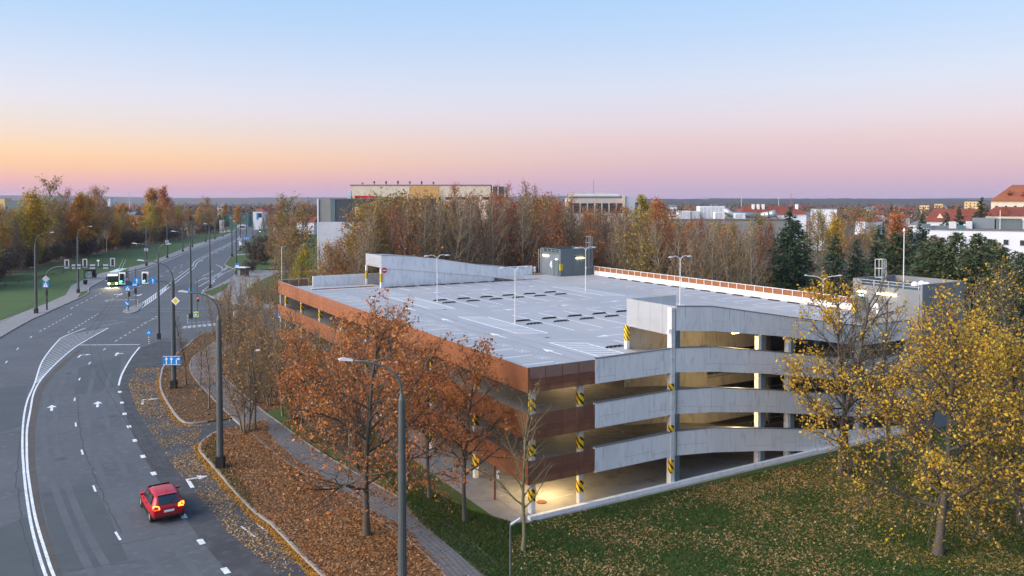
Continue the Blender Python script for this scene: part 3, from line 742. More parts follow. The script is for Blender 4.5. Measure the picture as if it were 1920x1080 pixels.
for k, dz in enumerate((0, -3.03, -6.05)):
    P = [(b_, l + dz, h + dz) for b_, l, h in SHAPE]
    cuts = [5.29, 12.42, 19.0, 27.5, 33.3, 40.0, 46.9] if k < 2 else [5.29, 12.42, 19.0, 27.5]
    for c0, c1 in zip(cuts, cuts[1:]):
        q = [interp(P, c0 + .012)] + [p for p in P if c0 + .05 < p[0] < c1 - .05] + [interp(P, c1 - .012)]
        parapet(q, -.02)
    cp = [p for p in P if p[0] <= (47 if k < 2 else 22)] + ([] if k < 2 else [interp(P, 27.4)])
    coping([(b_, h + .004) for b_, l, h in cp], -.02)
# last piece of the lowest ramp wall, running out at the ground
q = [(27.512, .12, interp([(a, l - 6.05, h - 6.05) for a, l, h in SHAPE], 27.52)[2]), (33.0, .12, 1.08), (39.0, .12, .62)]
parapet(q, -.02)
# formwork joints and tie marks cast into the parapets
fj = MB(); rj = random.Random(4)
for dz in (0, -3.03, -6.05, 99):
    PP = [(b_, l + dz, h + dz) for b_, l, h in SHAPE] if dz < 50 else [(12.46, 11.28, 13.05), (16.1, 10.97, 12.79), (23.4, 9.95, 11.55), (33.0, 8.34, 9.98), (40.0, 8.30, 9.95)]
    x = 5.6 if dz < 50 else 12.9
    while x < (27 if dz == -6.05 else 32):
        w_ = rj.uniform(1.0, 2.6); q0, q1 = interp(PP, x), interp(PP, min(x + w_, 32.9))
        f0 = rj.uniform(.22, .45); zl0 = q0[1] + (q0[2] - q0[1]) * f0; zl1 = q1[1] + (q1[2] - q1[1]) * f0
        if rj.random() < .7: fj.add([(q0[0], -.0225, zl0), (q1[0], -.0225, zl1), (q1[0], -.0225, zl1 + .018), (q0[0], -.0225, zl0 + .018)], [(0, 1, 2, 3)])
        if rj.random() < .65: fj.add([(q0[0], -.0225, q0[1] + .1), (q0[0] + .018, -.0225, q0[1] + .1), (q0[0] + .018, -.0225, q0[2] - .2), (q0[0], -.0225, q0[2] - .2)], [(0, 1, 2, 3)])
        if rj.random() < .4: fj.add([(q0[0] + .4, -.0225, q0[2] - rj.uniform(.3, .9)), (q0[0] + .43, -.0225, q0[2] - .95), (q0[0] + .46, -.0225, q0[2] - .02), (q0[0] + .41, -.0225, q0[2] - .02)], [(0, 1, 2, 3)])
        x += w_
tag(gp(fj, 'formwork_joint', M['joint']), kind='stuff')
# cover over the top ramp
CV = [(12.46, 11.28, 13.05), (16.1, 10.97, 12.79), (23.4, 9.95, 11.55), (33.0, 8.34, 9.98), (40.0, 8.30, 9.95)]
for c0, c1 in ((12.46, 17.5), (17.5, 25.4), (25.4, 33.0), (33.0, 39.9)):
    q = [interp(CV, c0 + .012)] + [p for p in CV if c0 + .05 < p[0] < c1 - .05] + [interp(CV, c1 - .012)]
    parapet(q, -.02)
coping([(b_, h + .004) for b_, l, h in CV], -.02)
def slope_slab(pts, a0, a1, th, name, mat):
    bm = MB(); vs = []; n = len(pts)
    for b_, z in pts: vs += [(b_, a0, z - th), (b_, a1, z - th), (b_, a1, z), (b_, a0, z)]
    fs = [(0, 1, 2, 3), (4 * n - 1, 4 * n - 2, 4 * n - 3, 4 * n - 4)]
    for i in range(n - 1):
        for k in range(4): fs.append((4 * i + (k + 1) % 4, 4 * i + k, 4 * i + 4 + k, 4 * i + 4 + (k + 1) % 4))
    bm.add(vs, fs); gp(bm, name, M[mat])
slope_slab([(12.5, 11.55), (16.1, 11.24), (23.4, 10.2), (33.0, 8.62)], .21, RA - .13, .24, 'ramp_cover', 'concrete_in')
for dz in (0, -3.0, -6.0):
    slope_slab([(RB0 + .003, 9.1 + dz), (16.2, 8.8 + dz), (33.0 - .003, 6.1 + dz)], .21, RA - .13, .26, 'ramp', 'floor')
# perforated grey screen at the head of the ramp, and along its inner side
def screen(b_, a_, z0, w, h, rz, n):
    for k in range(n):
        bm = MB(); bm.b2(k * w / n + .006, (k + 1) * w / n - .006, -.02, .02, 0, h); bm.build('perforated_screen', M['perf_grey'], gar, loc=(b_, a_, z0), rz=rz)
screen(RB0, .0, 10.9, RA, 2.15, math.pi / 2, 4)
screen(RB0 + .03, RA, 10.9, 5.0, 2.1, 0, 3)
# inner wall of the ramp
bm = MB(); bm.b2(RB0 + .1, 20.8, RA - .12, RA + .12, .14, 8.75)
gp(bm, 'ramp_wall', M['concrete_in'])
def wall_poly(pts, a_, th, name, mat):
    bm = MB(); n = len(pts); vs = [(p[0], a_ - th / 2, p[1]) for p in pts] + [(p[0], a_ + th / 2, p[1]) for p in pts]
    bm.add(vs, [tuple(range(n)), tuple(range(n, 2 * n))[::-1]] + [(i, n + i, n + (i + 1) % n, (i + 1) % n) for i in range(n)]); return gp(bm, name, M[mat])
xs = [RB0 + .1 + i * (27.4 - RB0 - .1) / 8 for i in range(9)]
for x0, x1 in zip(xs, xs[1:]):
    f = lambda x: interp(CV, x)[1] + .2
    zb = 8.756 if x1 < 20.9 else 8.08
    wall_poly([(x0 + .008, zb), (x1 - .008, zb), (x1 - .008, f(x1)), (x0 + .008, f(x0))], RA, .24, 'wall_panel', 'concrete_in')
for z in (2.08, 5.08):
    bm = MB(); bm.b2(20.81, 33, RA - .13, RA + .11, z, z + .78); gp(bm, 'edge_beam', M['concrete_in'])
bm = MB()
for z0 in (.3, 3.1, 6.1):
    for x in np.arange(21.5, 33, 2.2): bm.b2(x - .03, x + .03, RA - .2, RA - .14, z0, z0 + 1.25)
    for zr in (.65, 1.2): bm.b2(20.9, 32.9, RA - .2, RA - .15, z0 + zr, z0 + zr + .05)
gp(bm, 'ramp_railing', M['galv'])
column(27.5, RA - .02, .13, 9.1, .4, None, 'concrete_in')
# column at the head of the ramp, with hazard panel, and the front columns with blue-grey pilasters
column(RB0 + .02, RA, 9.1, 10.9, .34, (9.75, 10.95), 'white_metal', 'hazard2')
column(RB0 + .02, RA, 6.1, 8.75, .3, (6.9, 8.0), 'concrete_in', 'hazard2')
column(RB0 + .02, RA, 3.1, 5.75, .3, (3.9, 5.0), 'concrete_in', 'hazard2')
for (b_, top) in ((12.2, 12.98), (21.25, 10.1), (24.6, 9.8), (33.2, 9.9), (40, 9.9)):
    bm = MB(); bm.b2(-.17 if b_ > 13 else -.20, .14, -.055 if b_ < 13 else .205, .40 if b_ < 13 else .6, 0, top - .13 if b_ < 13 else min(top, interp(CV, b_)[1]) - .13); o = bm.build('front_column', M['column_white'], gar, loc=(b_, 0, .13))
    zs = [.13] + [interp([(a, l + dz, h + dz) for a, l, h in SHAPE], min(46.9, max(5.3, b_)))[j] for dz in (-6.05, -3.03, 0) for j in (1, 2)]
    if b_ < 13: zs = zs + [11.3]
    else: zs = zs + [interp(CV, min(39.9, b_))[1]]
    for z0, z1 in zip(zs[::2], zs[1::2]):
        
        if z1 - z0 > .3: p = MB(); p.b2(.143, .62, -.04 if b_ < 13 else .21, .36 if b_ < 13 else .55, z0 - .13 + .01, z1 - .13 - .01); p.build('pilaster', M['bluegrey'], o)
    if b_ < 13:
        for z in (.9, 3.9, 6.9):
            h = MB(); h.b2(-.232, .05, -.07, .2, 0, .95 if z < 3 else .5); h.build('hazard_panel', M['hazard'], o, loc=(0, 0, z))
        h = MB(); h.tube([(.3, -.07, 0), (.3, -.07, 8.0)], .035, 6); h.build('rain_pipe', M['steel'], o)
        h = MB(); h.b2(-.42, -.235, -.02, .1, 11.2, 11.32); h.b2(-.5, -.38, -.05, .13, 11.05, 11.2); h.build('camera_unit', M['white_sign'], o)
# far ramp: inner wall, cover, outer wall
FC = [(11.5, 11.72, 13.35), (14.65, 11.4, 13.2), (18.94, 10.87, 12.77), (26.2, 10.02, 11.55), (29.3, 9.55, 11.2), (33.5, 9.15, 10.75), (36.5, 9.12, 10.5)]
for c0, c1 in ((11.5, 18.9), (18.9, 26.2), (26.2, 33.4)):
    q = [interp(FC, c0 + .012)] + [p for p in FC if c0 + .05 < p[0] < c1 - .05] + [interp(FC, c1 - .012)]
    parapet(q, FRA0 - .2, 'parapet_panel', 'concrete')
    q = [(x, l, h - .1) for x, l, h in q]; parapet(q, FRA1, 'parapet_panel', 'concrete')
coping([(b_, h + .004) for b_, l, h in FC[:-1]], FRA0 - .2)
for k, x0 in enumerate(np.arange(11.6, 28.4, 1.52)):
    x1 = min(x0 + 1.5, 28.5); f = lambda x: interp(FC, x)[1] - .02
    wall_poly([(x0, 9.1), (x1, 9.1), (x1, f(x1)), (x0, f(x0))], FRA0 - .02, .2, 'wall_panel', 'concrete')
slope_slab([(11.52, 11.95), (18.9, 11.1), (32.0, 9.12)], FRA0 + .09, FRA1 - .02, .22, 'ramp_cover', 'concrete_in')
slope_slab([(11.5, 9.1), (15, 8.8), (32.0, 6.1)], FRA0 + .09, FRA1 - .02, .22, 'ramp', 'floor')
screen(11.48, FRA0 - .2, 11.75, 5.9, 1.62, math.pi / 2, 4)
column(11.5, FRA0 - .05, 9.1, 11.7, .3, (9.85, 11.0), 'white_metal', 'hazard2'); column(11.5, FRA1 - .1, 9.1, 11.7, .3, (9.85, 11.0), 'white_metal', 'hazard2')
bm = MB(); bm.tube([(0, 0, 0), (0, .03, 0)], .36, 20); o = bm.build('no_entry_sign', M['red_sign'], gar, loc=(11.85, FRA0 - .36, 11.42))
bm = MB(); bm.b2(-.24, .24, -.012, -.004, -.06, .06); bm.build('bar', M['white_sign'], o)
for x0 in np.arange(4.1, 38.6, 6.9):
    bm = MB(); bm.b2(x0 + .01, x0 + 6.88, FRA1 + .23, FRA1 + .45, 8.3, 10.5); gp(bm, 'parapet_panel', M['concrete'])
bm = MB(); bm.b2(3.0, 11.3, 58.7, 59.0, 9.1, 9.22); bm.b2(1.0, 11.3, 56.2, 56.4, 9.1, 9.2); gp(bm, 'deck_kerb', M['concrete'])
# back railing left of the far ramp
bm = MB()
for x in (.1, 1.4, 2.7, 4.0): bm.b2(x - .03, x + .03, Aend - .2, Aend - .14, 9.1, 10.12)
bm.b2(.1, 4.05, Aend - .2, Aend - .14, 10.07, 10.13); gp(bm, 'back_railing', M['galv'])
# right side: low wall with bright rusty panels between white posts
for y0, y1 in zip(np.linspace(6.2, 57, 9), np.linspace(6.2, 57, 9)[1:]):
    bm = MB(); bm.b2(Bend - .3, Bend, y0 + .01, y1 - .01, 8.2, 9.75); gp(bm, 'parapet_panel', M['concrete'])
n = 36; w = (57.2 - 6.2) / n
for k in range(n): panel(Bend - .12, 6.2 + k * w + .03, 9.77, w - .06, .60, 'left', 'rust_bright', 'fence_panel')
bm = MB()
for k in range(n + 1): bm.b2(Bend - .18, Bend - .1, 6.2 + k * w - .035, 6.2 + k * w + .035, 9.75, 10.42)
bm.b2(Bend - .19, Bend - .09, 6.2, 57.3, 10.38, 10.44); gp(bm, 'fence_frame', M['white_metal'])
bm = MB(); bm.b2(Bend - .25, Bend, .2, Aend, .13, 1.2); bm.b2(Bend - .25, Bend, .2, Aend, 3.1, 4.2); bm.b2(Bend - .25, Bend, .2, Aend, 6.1, 7.2); gp(bm, 'side_wall', M['concrete'])
bm = MB(); bm.b2(.2, Bend, Aend - .3, Aend, .13, 8.3); gp(bm, 'rear_wall', M['soffit'])
# painted bays on the roof deck (and faintly on the decks below)
def deck_lines(z, name, mat):
    bm = MB(); Z = z + .006
    def ln(b0, a0, b1, a1, w=.13, zo=0): bm.strip([(b0, a0), (b1, a1)], w, Z + zo)
    for k in range(20):
        a = 1.45 + k * 2.87
        if a < 55: ln(.3, a, 4.76, a)
    for k in range(6):
        b_ = 13.93 + k * 3.06
        if b_ > 30: break
        ln(b_, 14.9, b_, 25.9); ln(b_, 33.2, b_, 44.2)
        ln(b_, RA + 3.6, b_, RA + .5)
    for k in range(8):
        b_ = 13.5 + k * 2.95; ln(b_, 55.9, b_, 51.2)
    for k in range(18):
        a = 8.3 + k * 2.78
        if a < 56: ln(40.9, a, Bend - .5, a)
    for b0, b1 in ((8.65, 11.08), (31.6, 34.0)):
        for a0 in (16.05, 34.4, -.6 if b0 < 20 else 99):
            if a0 > 90: continue
            lo = (b0, a0 + (0 if a0 > 0 else 4.6)); pts = [(b0, a0 + 11.5), (b1, a0 + 9.8), (b1, a0 - 1.2 if a0 > 0 else 4.2), (b0, a0 if a0 > 0 else 4.0)]
            for (p, q) in zip(pts, pts[1:] + pts[:1]): ln(p[0], p[1], q[0], q[1], .15)
            for j in range(14):
                a = a0 + (0.1 if a0 > 0 else 4.2) + j * .83
                if a + .6 < a0 + 11.0:
                    t = max(0, (a - (a0 + 9.8)) / 1.7); ln(b0 + .06, a + .5, b1 - .05 - (b1 - b0) * t * .9, a - .55 + t * .8, .15, .003)
    for j in range(7): ln(9 + .1, 47.6 + j * .8, 11.2, 46.9 + j * .8, .12)
    for a in (7.5, 16, 26, 35, 46):
        bm.poly([(b_ + 6.7, a_ + a, Z) for b_, a_ in ((.06, -1.4), (.06, .2), (-.06, .2), (-.06, -1.4))]); bm.poly([(6.7 - .35, a + .2, Z), (6.7 + .35, a + .2, Z), (6.7, a + 1.4, Z)])
    for b_ in (15, 22, 29):
        for a, s in ((29.5, 1), (47.8, 1), (11.2, -1)):
            bm.poly([(b_ - 1.4 * s, a - .06 * s, Z), (b_ + .3 * s, a - .06 * s, Z), (b_ + .3 * s, a + .06 * s, Z), (b_ - 1.4 * s, a + .06 * s, Z)]); bm.poly([(b_ + .3 * s, a - .3 * s, Z), (b_ + 1.5 * s, a, Z), (b_ + .3 * s, a + .3 * s, Z)])
    gp(bm, name, M[mat])
deck_lines(9.1, 'bay_marking', 'paint_deck'); deck_lines(6.1, 'bay_marking', 'paint_worn'); deck_lines(3.1, 'bay_marking', 'paint_worn')
bm = MB(); bm.strip([(38.4, 54.5), (39.0, 8)], .16, 9.107); gp(bm, 'gutter_line', M['ochre'])
bm = MB(); bm.strip([(2.0, 4.4), (.4, 4.4)], .1, .137); bm.strip([(5, 2.2), (1.0, 2.2)], .1, .137); bm.strip([(5, 7.2), (1.0, 7.2)], .1, .137); gp(bm, 'bay_marking', M['paint_worn'])
# expansion joints, drains and tyre marks of the roof deck
bm = MB()
for a in (12.6, 28.3, 43.7): bm.strip([(.2, a), (Bend - .4, a)], .05, 9.1035)
for b_ in (12.3, 31.2): bm.strip([(b_, RA + .3), (b_, FRA0 - .5)], .04, 9.1036)
gp(bm, 'deck_joint', M['joint'])
bm = MB(); rt = random.Random(12)
for (b0, a0, r0, r1, s_) in ((9.2, 6.6, 0, 1.5, 1), (9.6, 28.5, 0, 1.5, -1), (36.6, 12, 1.6, 3.1, 1), (36.8, 46, 3.2, 4.6, 1), (6.8, 48, 3.0, 4.5, 1)):
    for R_ in (4.2, 5.7): bm.strip([(b0 + s_ * R_ * math.cos(r0 + (r1 - r0) * t / 12), a0 + R_ * math.sin(r0 + (r1 - r0) * t / 12)) for t in range(13)], .22, 9.1025)
for b_ in (6.2, 7.6, 35.8, 37.2): bm.strip([(b_ + .25 * math.sin(a * .21), a) for a in range(3, 55, 2)], .3, 9.1022)
gp(bm, 'tyre_mark', M['deck_stain'])
for (b_, a_) in ((9.8, 13), (9.8, 33), (22, 29.3), (29, 47.5), (37.6, 30)):
    bm = MB(); bm.b2(b_ - .2, b_ + .2, a_ - .2, a_ + .2, 9.101, 9.106); gp(bm, 'floor_drain', M['steel'])
# bay numbers: three strokes-digits in front of each bay
SEG = {'0': 'abcdef', '1': 'bc', '2': 'abged', '3': 'abgcd', '4': 'fgbc', '5': 'afgcd', '6': 'afgedc', '7': 'abc', '8': 'abcdefg', '9': 'abcdfg'}
def digits(bm, txt, o, ux, uy, h, z):
    """seven-stroke painted digits; ux, uy: unit vectors of reading direction and up"""
    w = h * .5; th = h * .14
    S = {'a': ((0, 1), (1, 1)), 'b': ((1, .5), (1, 1)), 'c': ((1, 0), (1, .5)), 'd': ((0, 0), (1, 0)), 'e': ((0, 0), (0, .5)), 'f': ((0, .5), (0, 1)), 'g': ((0, .5), (1, .5))}
    for k, ch in enumerate(txt):
        for s in SEG[ch]:
            (x0, y0), (x1, y1) = S[s]
            P = lambda x, y: (o[0] + ux[0] * (k * w * 1.45 + x * w) + uy[0] * y * h, o[1] + ux[1] * (k * w * 1.45 + x * w) + uy[1] * y * h)
            bm.strip([P(x0, y0), P(x1, y1)], th, z)
dg = MB(); num = 350
for k in range(18):
    a = 2.3 + k * 2.87
    if a < 52: digits(dg, str(num), (5.2, a + .2), (0, 1), (-1, 0), .62, 9.107); num += 1
num = 380
for k in range(5):
    b_ = 13.93 + k * 3.06
    for a, sgn in ((26.2, 1), (14.3, -1), (44.5, 1), (32.7, -1)):
        digits(dg, str(num), (b_ + .9, a - .3), (1, 0), (0, 1), .62, 9.107); num += 1
for k in range(15):
    digits(dg, str(num), (40.2, 9.2 + k * 2.78 + 1.2), (0, -1), (1, 0), .62, 9.107); num += 1
gp(dg, 'bay_number', M['digit'])
# stairwell houses
def stair_house(b0, b1, a0, a1, z0, z1, mats, door, lamp_f, lamp_l, four, ladder, dome):
    main, light, par = mats
    bm = MB(); t = .18
    bm.b2(b0, b1, a0, a1, z0, z1 - .55); o = gp(bm, 'stair_house', M[main])
    bm = MB(); 
    bm.b2(b0, b1, a0, a0 + t, z1 - .549, z1); bm.b2(b0, b1, a1 - t, a1, z1 - .549, z1); bm.b2(b1 - t, b1, a0 + t, a1 - t, z1 - .549, z1)
    bm.b2(b0 + .001, b0 + t, a1 - .9, a1 - t, z1 - .549, z1); bm.build('roof_parapet', M[par], o)
    bm = MB(); bm.b2(b0 + .2, b1 - .2, a0 + .2, a1 - .2, z1 - .548, z1 - .52); bm.build('flat_roof', M['roofdark'], o)
    bm = MB(); bm.b2(b0 - .035, b0 - .002, a0 + .25, a1 - .02, 9.1, z1 - .9); bm.build('facade_sheet', M[light], o)
    for q in range(int((b1 - b0) / 1.2)):
        bm = MB(); bm.b2(b0 + q * 1.2 + .012, b0 + (q + 1) * 1.2 - .012, a0 - .03, a0 - .002, max(9.1, z0), z1 - .02); bm.build('cladding_panel', M[main], o)
    bm = MB()
    n = 4
    for i in range(n + 1):
        y = a0 + .35 + (a1 - a0 - 1.1) * i / n; bm.b2(b0 + .02, b0 + .08, y - .03, y + .03, z1 - .55, z1 - .02)
    bm.b2(b0 + .02, b0 + .08, a0 + .2, a1 - .6, z1 - .06, z1 - .01); bm.b2(b0 + .02, b0 + .08, a0 + .2, a1 - .6, z1 - .32, z1 - .28); bm.build('roof_railing', M['galv'], o)
    d0, d1, dz = door
    bm = MB(); bm.b2(b0 - .09, b0 - .037, d0, d1, 9.12, dz); dd = bm.build('door', M['bluegrey'] if main == 'cladding' else M['steel'], o)
    bm = MB()
    bm.b2(b0 - .12, b0 - .06, d0 - .08, d0, 9.1, dz + .06); bm.b2(b0 - .12, b0 - .06, d1, d1 + .08, 9.1, dz + .06); bm.b2(b0 - .12, b0 - .06, d0, d1, dz, dz + .06); bm.build('door_frame', M['steel'], o)
    for (y, l) in lamp_l:
        bm = MB(); bm.b2(b0 - .16, b0 - .04, y - l / 2, y + l / 2, 11.98, 12.12); bm.build('wall_lamp', M['lampglow'], o)
    for (x, l) in lamp_f:
        bm = MB(); bm.b2(x - l / 2, x + l / 2, a0 - .16, a0 - .035, 11.72, 11.86); bm.build('wall_lamp', M['lampglow'], o)
    bm = MB(); bm.b2(b0 - .14, b0 - .05, (d0 + d1) / 2 - .22, (d0 + d1) / 2 + .22, dz + .12, dz + .28); bm.build('exit_lamp', M['exitlamp'], o)
    # painted 4
    y, zc, s = four; bm = MB(); X = b0 - .042
    P = lambda u, w: (X, y - u * s, zc + w * s)   # reading direction is -a seen from the deck
    def st(u0, w0, u1, w1, th=.085):
        L = math.hypot(u1 - u0, w1 - w0); nx, ny = -(w1 - w0) / L * th, (u1 - u0) / L * th
        bm.quad(P(u0 + nx, w0 + ny), P(u0 - nx, w0 - ny), P(u1 - nx, w1 - ny), P(u1 + nx, w1 + ny))
    st(.12, .5, -.26, -.16); st(-.30, -.2, .34, -.2); st(.13, .56, .13, -.52); bm.build('numeral', M['white_sign'], o)
    # safety ladder with hoops
    lx, ly, lz0, lz1, ax = ladder; bm = MB()
    for dx in (-.3, .3):
        for dy in (0, .75): bm.b2(lx + dx - .03, lx + dx + .03, ly + dy - .03, ly + dy + .03, lz0 if dy == 0 else z1 - .1, lz1)
    bm.b2(lx - .03, lx + .03, ly - .03, ly + .03, z1, lz1)
    for z in np.linspace(z1 - .05, lz1 - .03, 3):
        bm.b2(lx - .33, lx + .33, ly - .025, ly + .025, z - .03, z + .03); bm.b2(lx - .33, lx + .33, ly + .725, ly + .775, z - .03, z + .03)
        bm.b2(lx - .325, lx - .275, ly, ly + .75, z - .028, z + .028); bm.b2(lx + .275, lx + .325, ly, ly + .75, z - .028, z + .028)
    for z in np.arange(lz0, z1, .3): bm.b2(lx - .3, lx + .3, ly - .02, ly + .02, z, z + .03)
    bm.build('safety_ladder', M['galv'], o)
    for (x, y) in dome:
        bm = MB(); bm.lathe((x, y, z1 - .53), [(.32, 0), (.32, .12), (.26, .3), (.12, .4), (.01, .43)], 14); bm.build('roof_vent', M['white_sign'], o, smooth=True)
    hb = MB(); hb.b2(b0 - .07, b0 + .42, a0 - .06, a0 + .3, 10.0, 11.0); return o, hb
o, hb = stair_house(40.66, 46.7, 57.3, 62.9, 8.2, 13.22, ('cladding', 'cladding_light', 'cladding'), (57.75, 58.95, 11.45), [(44.2, 1.35)], [(61.3, 1.5)], (59.9, 10.75, 1.05), (46.1, 57.1, 10.2, 15.1, 0), [])
hb.build('hazard_panel', M['hazard2'], o)
bm = MB(); bm.b2(40.3, 40.4, 63.0, 63.1, 9.1, 13.0); bm.tube([(40.5, 62.75, 9.1), (40.5, 62.75, 13.1)], .05, 6); bm.build('rain_pipe', M['galv'], o)
o, hb = stair_house(40.0, 46.4, -1.05, 5.95, .13, 13.25, ('cladding_grey', 'cladding_grey', 'cladding_grey'), (4.35, 5.55, 11.5), [], [(4.95, .9), (2.55, 1.5), (1.6, .4)], (3.45, 10.75, 1.1), (43.2, 4.9, 12.5, 15.0, 0), [(43.0, 1.6), (43.6, .8), (44.2, 1.7)])
hb2 = MB(); hb2.b2(39.93, 40.3, 5.6, 6.02, 9.95, 10.95); hb2.build('hazard_panel', M['hazard2'], o)
bm = MB(); bm.tube([(45.2, 4.2, 12.7), (45.2, 4.2, 17.6)], [.05, .035], 8); bm.lathe((45.2, 4.2, 17.6), [(.05, 0), (.14, .12), (.03, .4)], 8); bm.build('roof_mast', M['white_metal'], o)
# warm tube lamps inside (lit in the photograph)
def tube_lamp(b_, a_, z, L, power):
    bm = MB(); bm.b2(-L / 2, L / 2, -.06, .06, 0, .08); o = bm.build('ceiling_lamp', M['lampglow'], gar, loc=(b_, a_, z))
    ld = bpy.data.lights.new('lamp_light', 'POINT'); ld.energy = power; ld.color = (1.0, .68, .30); ld.shadow_soft_size = .4
    l = bpy.data.objects.new('lamp_light', ld); COL.objects.link(l); l.parent = o; l.location = (0, 0, -.3)
tube_lamp(3.2, 3.0, 2.3, 1.3, 520); tube_lamp(19, .45, 10.50, 1.0, 380); tube_lamp(19, .45, 7.55, 1.0, 340); tube_lamp(19, .45, 4.52, 1.0, 300); tube_lamp(9, 9, 5.4, 1.3, 150); tube_lamp(9, 9, 8.4, 1.3, 150); tube_lamp(11, 14, 2.3, 1.3, 230); tube_lamp(20, 9, 2.3, 1.3, 160)
# --- things standing on the roof deck
def wheel_stop_mesh():
    bm = MB(); L, w, h = 1.80, .20, .14
    bm.add([(-L / 2, -w / 2, 0), (L / 2, -w / 2, 0), (L / 2, w / 2, 0), (-L / 2, w / 2, 0), (-L / 2 + .22, -w / 2 + .03, h), (L / 2 - .22, -w / 2 + .03, h), (L / 2 - .22, w / 2 - .03, h), (-L / 2 + .22, w / 2 - .03, h)],
           [(3, 2, 1, 0), (4, 5, 6, 7), (0, 1, 5, 4), (1, 2, 6, 5), (2, 3, 7, 6), (3, 0, 4, 7)], 0)
    for i in range(4): bm.b2(-.6 + i * .4 - .045, -.6 + i * .4 + .045, -w / 2 + .006, -w / 2 + .02, .04, .085, 1)
    return bm.build('wheel_stop', [M['rubber'], M['digit']])
ws0 = wheel_stop_mesh(); first = [True]
def wheel_stop(b_, a_, rot, label, group):
    o = ws0 if first[0] else ws0.copy()
    if not first[0]: COL.objects.link(o)
    first[0] = False
    o.location = gw(b_, a_, 9.104); o.rotation_euler = (0, 0, TH + rot); tag(o, label, 'wheel stop', group); return o
for a, g, lab in ((21.9, 0, 'wheel stop in the rear line of the nearer double row on the roof'), (19.8, math.pi, 'wheel stop in the front line of the nearer double row on the roof'),
             (40.1, 0, 'wheel stop in the rear line of the farther double row on the roof'), (37.7, math.pi, 'wheel stop in the front line of the farther double row on the roof')):
    for k in range(6):
        wheel_stop(12.75 + k * 3.08 - (.2 if a > 30 else 0), a + k * .08, 0 if g else math.pi, 'black rubber ' + lab, 'wheel stops of the double bay rows')
for k in range(9): wheel_stop(13.2 + k * 2.2, FRA0 - .65, 0, 'dark wheel stop at the foot of the far ramp wall on the roof', 'wheel stops along the far ramp wall')
for k in range(16): wheel_stop(Bend - 1.2, 9.6 + k * 2.78, math.pi / 2, 'dark wheel stop before the low wall under the rusty fence panels', 'wheel stops along the rusty fence')
wheel_stop(12.0, 6.6, 0, 'dark wheel stop beside the striped column at the near ramp head', None)
def deck_lamp(b_, a_, top, label):
    t = thing('roof_lamp', label, 'lamp post', gw(b_, a_, 9.1), TH, 'double-armed lamp posts on the roof deck')
    h = top - 9.1
    bm = MB(); bm.cyl((0, 0, 0), .14, .04, 10); bm.tube([(0, 0, .04), (0, 0, h - .5)], [.062, .045], 8); bm.build('post', M['column_white'], t)
    bm = MB(); bm.b2(-.08, .08, -.10, -.06, h * .52, h * .52 + .18); bm.build('camera_unit', M['white_sign'], t)
    for s in (-1, 1):
        a = MB(); a.tube([(0, 0, h - .55), (s * .12, 0, h - .25), (s * .4, 0, h - .04), (s * .8, 0, h + .0), (s * 1.05, 0, h - .05)], .035, 6); ao = a.build('arm', M['white_metal'], t)
        a = MB(); a.lathe((0, 0, 0), [(.06, -.02), (.17, 0), (.19, .06), (.10, .13), (.02, .15)], 10)
        lo = a.build('lamp_head', M['lampgrey'], ao, smooth=True, loc=(s * 1.3, 0, h - .14)); lo.scale = (1.8, .9, 1.0)
dl = [(11.77, 39.19, 478, 'white double-armed lamp post at the end of the far hatched area, left'), (11.28, 20.84, 500, 'white double-armed lamp post at the end of the nearer hatched area, left'),
      (32.24, 38.93, 463, 'white double-armed lamp post in front of the blue-grey stair house'), (31.4, 20.56, 480, 'white double-armed lamp post right, behind the near ramp cover')]
for b_, a_, pt, lab in dl:
    P = gw(b_, a_, 9.1); deck_lamp(b_, a_, zat(pt, P.y), lab)
for k, (b_, a_) in enumerate(((39.7, 63.2), (38.9, 63.3))):
    bm = MB(); bm.lathe((0, 0, .25), [(.2, 0), (.24, .1), (.26, .75), (.28, .8), (.22, .86)], 12); bm.cyl((0, 0, 0), .05, .25, 6)
    o = bm.build('waste_bin', M['lampgrey'], loc=gw(b_, a_, 9.1)); tag(o, ['round pale waste bin right beside the blue-grey stair house', 'round pale waste bin, the left of two by the stair house'][k], 'bin')

